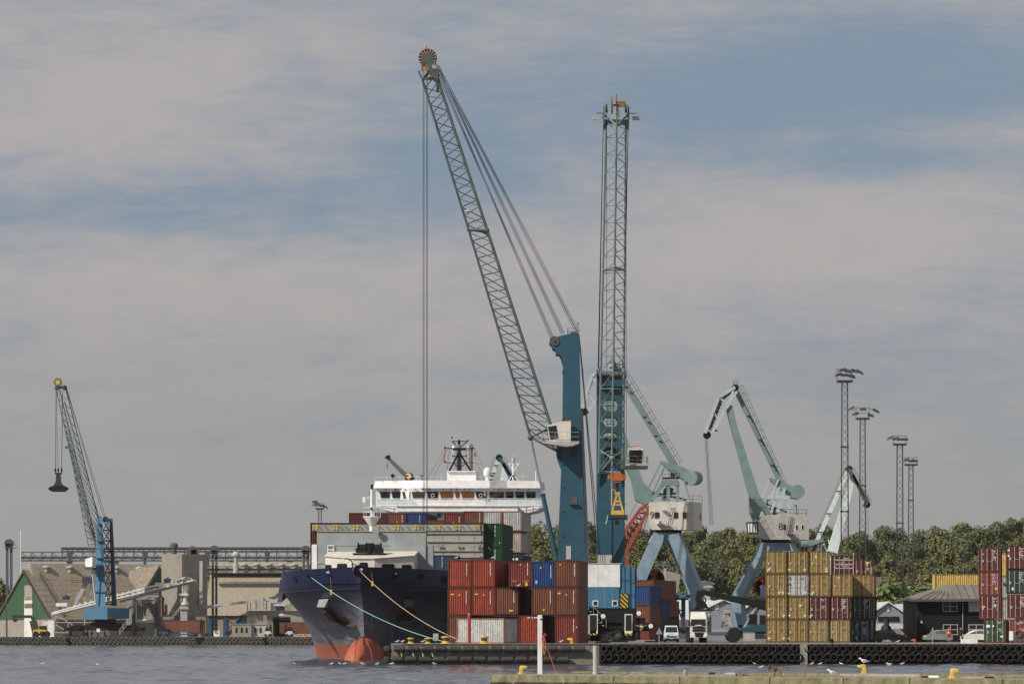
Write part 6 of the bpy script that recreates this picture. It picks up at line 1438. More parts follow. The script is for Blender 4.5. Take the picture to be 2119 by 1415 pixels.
rc(1606.5, 1, 'ochre', 'mustard container at the left end of the third tier down, pink placard left, white right', dm((-.85, .5, 'p'), (.85, .5, 'n')))
rc(1651, 1, 'ochre', 'mustard container second in the third tier down, white note on its right door', dm((-.95, .5, 'p'), (.8, .5, 'n')) + [('patch', .3, 1.6, .28, .2, 'placard')])
rc(1693.5, 1, 'maroon', 'maroon container with a slanted white sticker, third tier down', dm((-.95, .35, 'n'), (-.8, .5, 'n')), rod='rod')
rc(1738, 1, 'maroon', 'maroon container with rows of white lettering, right of the one with the sticker', [('lines', .2, 2.1, 7), ('patch', .6, .8, .15, .1, 'mark_yellow')], rod='rod')
rc(1607, 0, 'ochre', 'mustard container at the left end of the bottom tier, pink placard left, white right', dm((-.85, .5, 'p'), (.8, .5, 'n')))
rc(1650, 0, 'ochre', 'mustard container second in the bottom tier, one white placard low left', dm((-1.0, .5, 'n')))
rc(1692, 0, 'ochre_light', 'pale mustard container third in the bottom tier', [('patch', -.2, 2.2, .15, .18, 'mark_blue')])
rc(1737, 0, 'ochre_light', 'pale mustard container fourth in the bottom tier with broad door bars', [])
rc(1742, 3, 'maroon', 'maroon container set back at the top right, behind the white guard rails', [('lines', -.1, 1.9, 5)], d=432, z=3 * P8 - .25, rod='rod')
rc(1783, 2, 'ochre', 'narrow looking mustard container right of a maroon edge, second tier down', [], d=424)
rc(1784, 1, 'darkgreen', 'dark green container in the third tier down', [('lines', .1, 2.2, 4)], d=424, rod='rod')
rc(1779, 0, 'navy', 'navy container low down with a white sticker, right of the mustard row', dm((-.35, .5, 'n')) + [('patch', .55, 1.3, .3, .8, 'feather_grey'), ('lines', -.5, 2.2, 5)], d=423, rod='rod')
rc(1787, 3, 'maroon', 'maroon container on top at the right end of the yellow stack', [], d=440, z=3 * P8 - .55, rod='rod', L=12.19)
rc(1792, 2, 'brown', 'brown container edge behind the narrow mustard one', [], d=432, L=12.19)
rc(1793, 1, 'brown', 'brown container edge behind the dark green one', [], d=432, L=12.19)
rc(1791, 0, 'brown', 'brown container edge behind the navy one', [], d=431, L=12.19)
gr_ = thing('guard_rail', 'white guard rails on the top right corner of the yellow container stack', 'railing', W(1764, 1190, 427), 0)
b = MB()
for py in (1158, 1167, 1175): b.bar(W(1727, py, 427), W(1766, py, 427), .12, .12)
b.tube(W(1766, 1190, 427), W(1766, 1143, 427), .05, 5); b.tube(W(1727, 1190, 427), W(1727, 1156, 427), .05, 5); b.build('rail', 'rod', gr_)
b = MB(); b.tube(W(1804, 1322, 424), W(1804, 1172, 424), .06, 5); tag(b.build('thin_pole', 'steel', None, loc=W(1804, 1328, 424)), 'thin grey pole along the right edge of the yellow stack', 'pole')
b = MB(); p = W(1796, 1168, 440); b.lathe([(.06, -.3), (.22, .1), (.22, .25), (.08, .35)], p, 'z', 8); b.tube(p + Vector((0, 0, -.6)), p + Vector((0, 0, -.3)), .05, 5); tag(b.build('warning_beacon', 'yellow', None, loc=p - Vector((0, 0, .6))), 'small yellow lamp on top of the maroon container at the stack\'s right end', 'lamp')

# far right stack
FG = 'containers in the maroon stack at the right edge'
D2 = 405
def fc(px, z, colr, lab, mk=(), d=D2, yaw=R(-9), **kw): return rc(px, 0, colr, lab, mk, d=d, z=z, yaw=yaw, group=FG, rod=kw.pop('rod', 'rod'), **kw)
fc(2048, 7.85, 'maroon', 'maroon container with a blue dot, top of the left column at the right edge', [('patch', -.75, 1.9, .2, .22, 'mark_blue'), ('lines', .3, 2.0, 4)], fcol='coral')
fc(2048, 5.22, 'oxide', 'red brown container with a yellow sticker, second from the top in the left column', [('patch', .7, .75, .25, .3, 'mark_yellow'), ('lines', .25, 2.0, 4)], fcol='coral')
fc(2049, 2.62, 'maroon', 'maroon container with orange stickers, third from the top in the left column', [('patch', -.75, 1.35, .35, .2, 'mark_yellow'), ('lines', .3, 2.0, 5)], fcol='coral')
fc(2059, 0, 'olive_green', 'dark green container at the foot of the left column, white signs on its door', [('patch', -.75, 1.85, .4, .28, 'placard'), ('patch', -.2, 1.85, .18, .2, 'placard'), ('patch', .75, .7, .3, .2, 'placard')], fcol='coral')
fc(2105, 8.1, 'maroon', 'maroon container at the top right corner of the photo\'s containers', [('patch', -.95, 2.1, .18, .18, 'placard'), ('patch', -.95, 1.5, .18, .18, 'placard'), ('lines', .2, 2.0, 4)])
fc(2105, 5.45, 'darkgreen', 'dark green container second from the top in the right column', [('lines', .2, 2.1, 4), ('patch', -.5, .5, .18, .3, 'placard')])
fc(2107, 2.75, 'maroon', 'maroon container third from the top in the right column', [('lines', .2, 2.0, 4)], fcol='coral')
fc(2106, 0, 'oxide', 'bright red container at the foot of the right column, behind the grey cabinet', [('lines', -.2, 2.2, 2)], fcol='coral')
fc(2078, 5.0, 'pale', 'pale grey container end glimpsed between the two columns, upper', [('patch', -.0, 1.6, .3, .3, 'mark_dark')], d=415, door=False)
fc(2079, 2.4, 'pale', 'pale grey container end glimpsed between the two columns, lower', [('patch', 0, 1.9, .2, .2, 'mark_yellow')], d=415, door=False)
fc(2075, 7.6, 'yellowc', 'yellow container glimpsed between the two top maroon ones', [], d=432, door=False, H=2.9)
# long yellow container on edge over the black building, and what carries it
D3 = 470
for px, z, colr, lab in ((1940, 5.75, 'yellowc', 'long bright yellow container above the roof of the black building'), (1900, 2.7, 'coral', 'red container whose corner shows at the left of the black building\'s roof'), (1928, 0.0, 'oxide', 'red container behind the black building')):
 a = R(-88); x0 = X(px - 6, D3)
 container((x0, D3 + (1.3 if z > 5 else 2.0), QZ + z), a, 12.19, H9 if z > 5 else 2.6, colr, lab, False, 'containers behind the black building', ())

# containers behind the harbour cranes
D4 = 470; MG = 'containers behind the undercarriage of the tallest crane'
for px, pyt, colr, lab, dd in ((1334, 1199, 'brown', 'brown container topmost behind the tallest crane', 0), (1326, 1211, 'blue', 'dark blue container in front of the brown one behind the tallest crane', -8), (1326, 1249, 'brown', 'brown container under the dark blue one', -8), (1342, 1242, 'blue', 'blue container with a white panel, just left of portal crane 9', -3), (1324, 1290, 'oxide', 'rust red container on the ground behind the tallest crane', -8)):
 d = D4 + dd; z = Z(pyt, d) - H8
 container((X(px, d), d, z), R(-16), 12.19 if dd == 0 else 6.06, H8, colr, lab, False, MG, [('patch', .5, 1.2, .25, .9, 'placard')] if 'panel' in lab else [])
container((X(1341, 474), 474, Z(1199, 470) - 2 * 2.6), R(-16), 12.19, H8, 'brown', 'brown container second from the top behind the tallest crane', False, MG, [])
container((X(1341, 474), 474, QZ), R(-16), 12.19, 3.3, 'darkred', 'dark red container at the foot of the pile behind the tallest crane', False, MG, [])

# ------------------------------------------------------------ buildings on the right
def warehouse(px0, px1, pyap, pyeave, d, num, label, door=None, roof_r=None, tx=None):
 t = thing('warehouse', label, 'warehouse', (X((px0 + px1) / 2, d), d, QZ), 0, 'grey gabled warehouses behind the quay')
 pa = (px0 + px1) / 2
 b = MB(); b.prism([(X(px0, d), QZ), (X(px1, d), QZ), (X(px1, d), Z(pyeave, d)), (X(pa, d), Z(pyap, d)), (X(px0, d), Z(pyeave, d))], 'y', d, d + 40); wl = b.build('wall', 'warehouse_grey', t)
 b = MB()
 for s, e in ((px0, -1), (px1, 1)):
  A = [(X(s, d) + e * .5, Z(pyeave, d) + .02), (X(pa, d), Z(pyap, d) + .12), (X(pa, d), Z(pyap, d) + .35), (X(s, d) + e * .5, Z(pyeave, d) + .25)]
  b.prism(A, 'y', d - .5, d + 40.5)
 if roof_r: b.prism(PX([(px1 + .6, pyeave), (px1 + .6, pyap), (roof_r, pyap + 1), (roof_r, pyeave)], d + 3), 'y', d + 3, d + 30)
 b.build('roof', 'warehouse_roof', t)
 b = MB(); b.box(X(px0 - 2, d), X(px1 + 2, d), d - .1, d - .01, QZ, Z(pyeave + 35, d)); b.build('plinth', 'grey_dark', t) if False else None
 if tx: px, py = tx; b = MB(); b.box(X(px - 3, d), X(px + 3, d), d - .12, d - .02, Z(py + 5, d), Z(py - 5, d)); sg = b.build('number_sign', 'placard', t); text('number', num, 1.0 * d / 520, (X(px, d), d - .14, Z(py, d)), facing(), 'mark_dark', sg)
 if door: b = MB(); b.box(X(door[0], d), X(door[1], d), d - .15, d - .02, Z(door[3], d), Z(door[2], d)); b.build('door', 'charcoal', t)
 return t
warehouse(1462, 1534, 1243, 1262, 640, '1', 'grey gabled warehouse numbered 1 behind the reach stacker', None, None, (1483.5, 1256))
warehouse(1535, 1600, 1244, 1268, 660, '', 'unnumbered grey gabled warehouse right of number 1', (1572, 1592, 1272, 1292))
warehouse(1801, 1876, 1248, 1276, 600, '4', 'grey gabled warehouse numbered 4 beside the black building', (1817, 1860, 1275, 1285), 1905, (1839, 1259))
t = thing('low_wall', 'long low grey wall with a pale band behind the dark estate car', 'wall', (X(1835, 560), 560, QZ), 0)
b = MB(); b.box(X(1795, 560), X(1885, 560), 560, 561, QZ, Z(1290, 560)); b.build('panel', 'warehouse_roof', t); b = MB(); b.box(X(1795, 560), X(1885, 560), 559.6, 559.95, QZ, Z(1305, 560)); b.build('base', 'concrete_dark', t)
# black boarded building
d = 442
t = thing('black_building', 'two storey black boarded building with white windows and a low grey hipped roof', 'building', (X(1960, d), d, QZ), 0)
xa, xb = X(1898, d), X(2100, d); ze = Z(1241, d)
b = MB(); b.box(xa, xb, d, d + 16, QZ, ze)
nb = 22
for k in range(nb): z0 = QZ + (ze - QZ) * k / nb; b.hexa([(xa - .02, d - .002, z0 + .22), (xb, d - .002, z0 + .22), (xb, d - .05, z0), (xa - .02, d - .05, z0)], [(xa - .02, d - .001, z0 + .225), (xb, d - .001, z0 + .225), (xb, d - .001, z0), (xa - .02, d - .001, z0)])
wl = b.build('wall', 'black', t)
b = MB(); y0, y1 = d - 1.2, d + 17; zr = Z(1209, d + 4); b.hexa([(X(1880, d), y0, ze), (xb + 1, y0, ze), (xb + 1, y1, ze), (X(1880, d), y1, ze)], [(X(1974, d), d + 5, zr), (xb + .5, d + 5, zr), (xb + .5, d + 11, zr), (X(1974, d), d + 11, zr)]); rf = b.build('roof', 'roof_felt', t)
b = MB()
for k in range(13): px = 1896 + k * 15.5; pt = max(px, 1974); b.tube((X(px, d), y0 + .0, ze + .02), (X(px if px > 1974 else px + (1974 - px) * .55, d), d - 1.2 + 6.2 * (1 if px > 1974 else .55), ze + (zr - ze) * (1 if px > 1974 else .55) + .02), .05, 4)
b.build('seam', 'grey_dark', rf)
b = MB(); b.box(X(1880, d), xb + 1, y0 - .12, y0 - .01, ze - .18, ze + .12); b.build('gutter', 'grey_dark', rf)
for (px0, px1, py0, py1) in ((1950, 1981, 1243.5, 1265), (1951, 1982, 1291, 1313), (2004, 2036, 1291, 1312)):
 b = MB(); w_ = .09; x0, x1, z1, z0 = X(px0, d), X(px1, d), Z(py0, d), Z(py1, d); xm, zm = (x0 + x1) / 2, (z0 + z1) / 2
 for u in ((x0, x1, z0, z0 + w_), (x0, x1, z1 - w_, z1), (x0, x0 + w_, z0 + w_, z1 - w_), (x1 - w_, x1, z0 + w_, z1 - w_), (xm - w_ / 2, xm + w_ / 2, z0 + w_, z1 - w_)): b.box(u[0], u[1], d - .12, d - .052, u[2], u[3])
 b.box(x0 + w_, x1 - w_, d - .115, d - .053, zm - .04, zm + .04)
 f_ = b.build('window', 'feather_grey', t); b = MB(); b.box(x0 + w_, x1 - w_, d - .08, d - .054, z0 + w_, z1 - w_); b.build('pane', 'glass_dark', f_)
b = MB(); b.box(X(2004, d), X(2060, d), d - .1, d - .052, Z(1265, d), Z(1242.5, d)); b.build('panel', 'grey_light', t)
b = MB(); b.tube((X(1992, d), d - .15, QZ), (X(1992, d), d - .15, ze), .05, 6); b.build('down_pipe', 'grey_light', t)
b = MB(); b.box(X(1905, d), X(1908, d), d - .15, d - .05, Z(1289, d), Z(1284, d)); b.build('wall_lamp', 'cream', t)
# distant house among the trees and roofs
t = thing('house', 'pale house half hidden between the trees behind the portal crane 9', 'house', (X(1455, 700), 700, QZ), 0)
b = MB(); b.prism(PX([(1440, 1215), (1475, 1215), (1475, 1207), (1458, 1203), (1440, 1206)], 700), 'y', 700, 708); b.box(X(1440, 700), X(1470, 700), 700.5, 708, QZ, Z(1215, 700)); b.build('wall', 'grey_light', t); b = MB(); b.prism(PX([(1438, 1206), (1458, 1200), (1479, 1206), (1479, 1209), (1458, 1203), (1438, 1209)], 700), 'y', 699.5, 708.5); b.build('roof', 'roof_felt', t)
t = thing('storage_shed', 'long low shed with a rust red roof behind the white van', 'shed', (X(1385, 600), 600, QZ), 0)
b = MB(); b.box(X(1350, 600), X(1430, 600), 600, 612, QZ, Z(1296, 600)); b.build('wall', 'grey_dark', t); b = MB(); b.prism([(599.3, Z(1297, 600)), (612.5, Z(1297, 600)), (612, Z(1281, 600)), (603, Z(1281, 600))], 'x', X(1348, 600), X(1432, 600)); b.build('roof', 'c_brown', t)
t = thing('white_hall', 'long white hall roof behind the portal crane 9', 'warehouse', (X(1400, 680), 680, QZ), 0)
b = MB(); b.box(X(1345, 680), X(1470, 680), 680, 700, QZ, Z(1285, 680)); b.build('wall', 'warehouse_grey', t); b = MB(); b.prism([(679, Z(1285, 680)), (701, Z(1285, 680)), (690, Z(1240, 680))], 'x', X(1343, 680), X(1480, 680)); b.build('roof', 'warehouse_roof', t)
b = MB(); b.lathe([(1.4, -2.5), (1.7, -2.2), (1.7, 2.2), (1.4, 2.5)], W(1371, 1283, 560), 'y', 18); b.box(X(1364, 560), X(1378, 560), 558, 562, QZ, Z(1300, 560)); tag(b.build('storage_tank', 'placard', None, loc=W(1371, 1328, 560)), 'round ended white tank under the portal crane 9', 'tank')
b = MB(); b.prism(PX([(1340, 1230), (1402, 1230), (1408, 1188), (1385, 1181), (1350, 1184), (1342, 1200)], 760), 'y', 760, 790); tag(b.build('silo_building', 'beige_wall', None, loc=(X(1375, 760), 760, QZ)), 'round roofed beige hall seen between the legs of portal crane 9', 'building')
b = MB(); b.box(X(1806, 480), X(1825, 480), 480, 484, Z(1205, 480), Z(1193, 480)); b.prism(PX([(1806, 1206), (1825, 1206), (1808, 1218), (1806, 1218)], 480), 'y', 480, 484); b.box(X(1800, 480), X(1806, 480), 480, 484, QZ, Z(1193, 480)); tag(b.build('loading_bin', 'roof_felt', None, loc=(X(1806, 480), 480, QZ)), 'small brown loading bin jutting right of the yellow stack', 'hopper')

# ------------------------------------------------------------ vehicles
def wheel(root, x, y, r, w_, mat='rubber', rim='steel', axis='y', base=QZ, name='wheel'):
 b = MB(); b.lathe([(r * .6, -w_ / 2), (r * .92, -w_ / 2), (r, -w_ * .3), (r, w_ * .3), (r * .92, w_ / 2), (r * .6, w_ / 2)], (x, y, base + r), axis, 18); o = b.build(name, mat, root)
 b = MB(); b.lathe([(r * .58, -w_ * .42), (r * .58, -w_ * .36), (r * .15, -w_ * .46)][::1], (x, y, base + r), axis, 12); b.lathe([(r * .58, w_ * .36), (r * .58, w_ * .42), (r * .15, w_ * .5)], (x, y, base + r), axis, 12); b.build('rim', rim, o); return o
def side_car(px0, px1, d, prof, glass, paint_, label, wh, hgt=1.45, name='estate_car'):
 """car seen from its side; prof in fractions of its length and height"""
 L = X(px1, d) - X(px0, d); x0 = X(px0, d); t = thing(name, label, 'car', (x0 + L / 2, d + .9, QZ), 0, 'cars parked on the right hand quay')
 P_ = lambda pts: [(x0 + a * L, QZ + c * hgt) for a, c in pts]
 b = MB(); W_ = 1.76; A = P_(prof[0]); b.prism(A, 'y', d, d + W_)
 top = P_(prof[1]); mid = [(x, d + .06, z) for x, z in top]; b.hexa([(x, d + .02 + (.22 if z > QZ + hgt * .75 else 0), z) for x, z in top], [(x, d + W_ - .02 - (.22 if z > QZ + hgt * .75 else 0), z) for x, z in top])
 body = b.build('body', paint_, t)
 for g in glass:
  b = MB(); gp = P_(g); b.hexa([(x, d + .005 + (.20 if z > QZ + hgt * .75 else 0), z) for x, z in gp], [(x, d + .05 + (.2 if z > QZ + hgt * .75 else 0), z) for x, z in gp]); b.build('side_window', 'car_glass', body)
 for f in wh: wheel(t, x0 + f * L, d + .12, .32, .22, rim='chrome'); wheel(t, x0 + f * L, d + W_ - .12, .32, .22, rim='chrome')
 b = MB(); b.box(x0 + L * prof[2][0] - .02, x0 + L * prof[2][0] + .14, d - .012, d + .25, QZ + .62, QZ + .75); b.build('headlight', 'placard', body)
 b = MB(); b.box(x0 + L * prof[2][1] - .12, x0 + L * prof[2][1] + .02, d - .012, d + .25, QZ + .66, QZ + .82); b.build('tail_light', 'red_paint', body)
 return t
estate = ([(.0, .28), (.02, .62), (.05, .70), (.62, .70), (.84, .62), (.97, .50), (1, .40), (.99, .22), (.02, .20)], [(.04, .70), (.10, .93), (.22, 1.0), (.46, .98), (.56, .90), (.66, .70)], (.965, .035))
side_car(1808, 1877, 430, estate, [[(.10, .73), (.13, .90), (.24, .93), (.24, .73)], [(.26, .73), (.26, .93), (.42, .93), (.42, .73)], [(.44, .73), (.44, .93), (.50, .90), (.60, .73)]], 'car_dark', 'black estate car parked right of the yellow container stack', (.19, .80))
hatch = ([(.0, .22), (.0, .45), (.05, .58), (.22, .66), (.95, .70), (.99, .55), (.99, .25), (.97, .2)], [(.20, .66), (.36, .92), (.50, 1.0), (.80, .98), (.92, .84), (.95, .70)], (.04, .97))
side_car(1911, 1972, 428, hatch, [[(.28, .68), (.40, .90), (.50, .93), (.50, .68)], [(.52, .68), (.52, .93), (.74, .92), (.78, .68)]], 'car_silver', 'silver car parked before the black building, behind the triangular sign', (.20, .79), name='hatchback')
side_car(1990, 2050, 426, hatch, [[(.28, .68), (.40, .90), (.50, .93), (.50, .68)], [(.52, .68), (.52, .93), (.74, .92), (.78, .68)]], 'truck_white', 'white car behind the white concrete block', (.20, .79), name='hatchback')
# front-facing van
d = 420
t = thing('van', 'pale blue delivery van facing the camera under the portal crane 9', 'van', (X(1390, d), d + 2, QZ), 0)
x = X(1390, d); b = MB()
b.hexa([(x - .88, d, QZ + .3), (x + .82, d, QZ + .3), (x + .92, d + 4, QZ + .3), (x - .78, d + 4, QZ + .3)], [(x - .86, d + .1, QZ + 1.05), (x + .80, d + .1, QZ + 1.05), (x + .9, d + 4, QZ + 1.05), (x - .76, d + 4, QZ + 1.05)])
b.hexa([(x - .85, d + .12, QZ + 1.052), (x + .79, d + .12, QZ + 1.052), (x + .9, d + 4, QZ + 1.052), (x - .76, d + 4, QZ + 1.052)], [(x - .68, d + 1.2, QZ + 1.92), (x + .66, d + 1.2, QZ + 1.92), (x + .78, d + 3.9, QZ + 1.95), (x - .6, d + 3.9, QZ + 1.95)])
body = b.build('body', 'van_blue', t)
b = MB(); b.hexa([(x - .72, d + .22, QZ + 1.16), (x + .67, d + .22, QZ + 1.16), (x + .60, d + .95, QZ + 1.78), (x - .62, d + .95, QZ + 1.78)], [(x - .72, d + .30, QZ + 1.14), (x + .67, d + .30, QZ + 1.14), (x + .60, d + 1.0, QZ + 1.76), (x - .62, d + 1.0, QZ + 1.76)]); b.build('windscreen', 'glass_dark', body)
b = MB(); b.box(x - .55, x + .5, d - .03, d - .002, QZ + .62, QZ + .74); b.box(x - .85, x + .79, d - .03, d - .002, QZ + .3, QZ + .5); b.build('grille', 'charcoal', body)
b = MB(); b.box(x - .26, x + .2, d - .05, d - .032, QZ + .42, QZ + .53); b.build('number_plate', 'mark_yellow', body)
for s in (-1, 1):
 b = MB(); b.box(x + s * .62 - .17, x + s * .62 + .14, d - .025, d + .1, QZ + .78, QZ + 1.0); b.build('headlight', 'white_clean', body); b = MB(); b.box(x + s * 1.0 - .1, x + s * 1.0 + .06, d + .5, d + .6, QZ + 1.15, QZ + 1.35); b.build('mirror', 'charcoal', body)
 wheel(t, x + s * .74 - .03, d + .75, .33, .22, axis='x'); wheel(t, x + s * .74 + .05, d + 3.3, .33, .22, axis='x')
# white articulated lorry facing the camera
d = 408
t = thing('lorry', 'white lorry facing the camera beneath the reach stacker\'s boom', 'lorry', (X(1448, d), d + 3, QZ), 0)
x = X(1448, d); s_ = F / d; b = MB(); zf = lambda py: Z(py, d)
xl, xr = X(1428, d), X(1467, d)
b.hexa([(xl, d, zf(1318)), (xr - .25, d, zf(1318)), (xr, d + 2.3, zf(1318)), (xl + .2, d + 2.3, zf(1318))], [(xl + .02, d + .12, zf(1280)), (xr - .27, d + .12, zf(1280)), (xr, d + 2.3, zf(1280)), (xl + .2, d + 2.3, zf(1280))])
b.hexa([(xl + .02, d + .125, zf(1279.9)), (xr - .27, d + .125, zf(1279.9)), (xr, d + 2.3, zf(1279.9)), (xl + .2, d + 2.3, zf(1279.9))], [(xl + .12, d + .7, zf(1266)), (xr - .4, d + .7, zf(1266)), (xr, d + 2.3, zf(1265)), (xl + .25, d + 2.3, zf(1265))])
cab = b.build('cab', 'truck_white', t)
b = MB(); b.hexa([(xl + .1, d + .02, zf(1294)), (xr - .36, d + .02, zf(1294)), (xr - .38, d + .10, zf(1280.5)), (xl + .12, d + .10, zf(1280.5))], [(xl + .1, d + .14, zf(1294)), (xr - .36, d + .14, zf(1294)), (xr - .38, d + .18, zf(1280.5)), (xl + .12, d + .18, zf(1280.5))]); b.build('windscreen', 'glass_dark', cab)
b = MB(); b.box(X(1433, d), X(1459, d), d - .03, d + .05, zf(1300), zf(1296)); b.box(X(1433, d), X(1459, d), d - .03, d + .03, zf(1306), zf(1301.5)); b.prism(PX([(1437, 1308), (1456, 1308), (1454, 1317), (1439, 1317)], d), 'y', d - .04, d + .02); b.build('grille', 'charcoal', cab)
b = MB(); b.box(X(1439, d), X(1452, d), d - .035, d + .02, zf(1294), zf(1292.2)); b.build('number_board', 'placard', cab)
for px in (1433, 1461): b = MB(); b.box(X(px - 3, d), X(px + 2.5, d), d - .03, d + .1, zf(1315), zf(1311)); b.build('headlight', 'white_clean', cab)
for px in (1424.5, 1465): b = MB(); b.box(X(px, d), X(px + 3, d), d - .05, d + .2, zf(1294), zf(1284)); b.build('mirror', 'charcoal', cab)
b = MB(); b.box(xl + .1, xr - .1, d + 2.6, d + 12, zf(1314), zf(1308)); b.build('chassis', 'charcoal', t)
for yy in (1.1, 5.5, 6.8, 10, 11.3):
 for xx in (xl + .25, xr - .35): wheel(t, xx, d + yy, .5, .35, axis='x')
container((xl + 1.3, d + 2.7, zf(1308) + .02), R(-3), 12.19, 2.4, 'pale', 'pale container on the lorry\'s trailer', False, 'containers at the lorry', ())
# reach stacker
d = 428
t = thing('reach_stacker', 'black and blue reach stacker stretching its long boom over the lorry', 'reach stacker', (X(1550, d), d, QZ), 0)
b = MB(); b.bar(W(1590, 1254, d), W(1450, 1224, d), 1.1, .9, .75, .6); b.bar(W(1640, 1266, d), W(1560, 1247, d), 1.3, 1.1); b.build('boom', 'charcoal', t)
b = MB(); b.bar(W(1449, 1222, d), W(1445, 1242, d), .7, .6); b.prism(PX([(1440, 1242), (1454, 1240), (1462, 1250), (1466, 1258), (1436, 1260), (1442, 1250)], d), 'y', d - .5, d + .5); b.box(X(1430, d), X(1471, d), d - 2.9, d + 2.9, Z(1264, d), Z(1260, d)); b.path([W(1452, 1228, d - .5), W(1461, 1240, d - .6), W(1458, 1250, d - .5)], .08, 5); b.build('spreader', 'charcoal', t)
b = MB(); b.tube(W(1540, 1299, d - .5), W(1566, 1256, d - .5), .17, 8); b.tube(W(1545, 1298, d + .5), W(1570, 1257, d + .5), .17, 8); b.build('lift_cylinder', 'chrome', t)
b = MB(); b.box(X(1515, d), X(1610, d), d - 1.4, d + 1.4, Z(1312, d), Z(1297, d)); b.box(X(1549, d), X(1640, d), d - 1.6, d + 1.6, Z(1306, d), Z(1291, d)); ch = b.build('chassis', 'blue_steel', t)
b = MB(); b.prism(PX([(1547, 1291), (1566, 1291), (1566, 1270), (1551, 1270)], d), 'y', d - .8, d + .8); b.build('cab', 'charcoal', t)
for px, r in ((1517, .86), (1505, 0), (1625, .8)):
 if r: wheel(t, X(px, d), d - 1.7, r, .7, rim='charcoal'); wheel(t, X(px, d), d + 1.7, r, .7, rim='charcoal')
b = MB(); b.lathe([(.4, -2), (.4, 2)], W(1495, 1307, d - 1.5), 'x', 14); b.build('fuel_tank', 'chrome', t)
b = MB(); b.bar(W(1494, 1298, d), W(1500, 1262, d), .2); b.bar(W(1512, 1298, d), W(1508, 1262, d), .2)
for py in (1270, 1279, 1288, 1294): b.bar(W(1498, py, d), W(1511, py, d), .14)
b.box(X(1498, d), X(1511, d), d - .4, d + .4, Z(1268, d), Z(1261, d)); tag(b.build('trestle', 'grey_light', None, loc=W(1503, 1328, d)), 'grey ladder-like trestle between the lorry and the reach stacker', 'trestle')
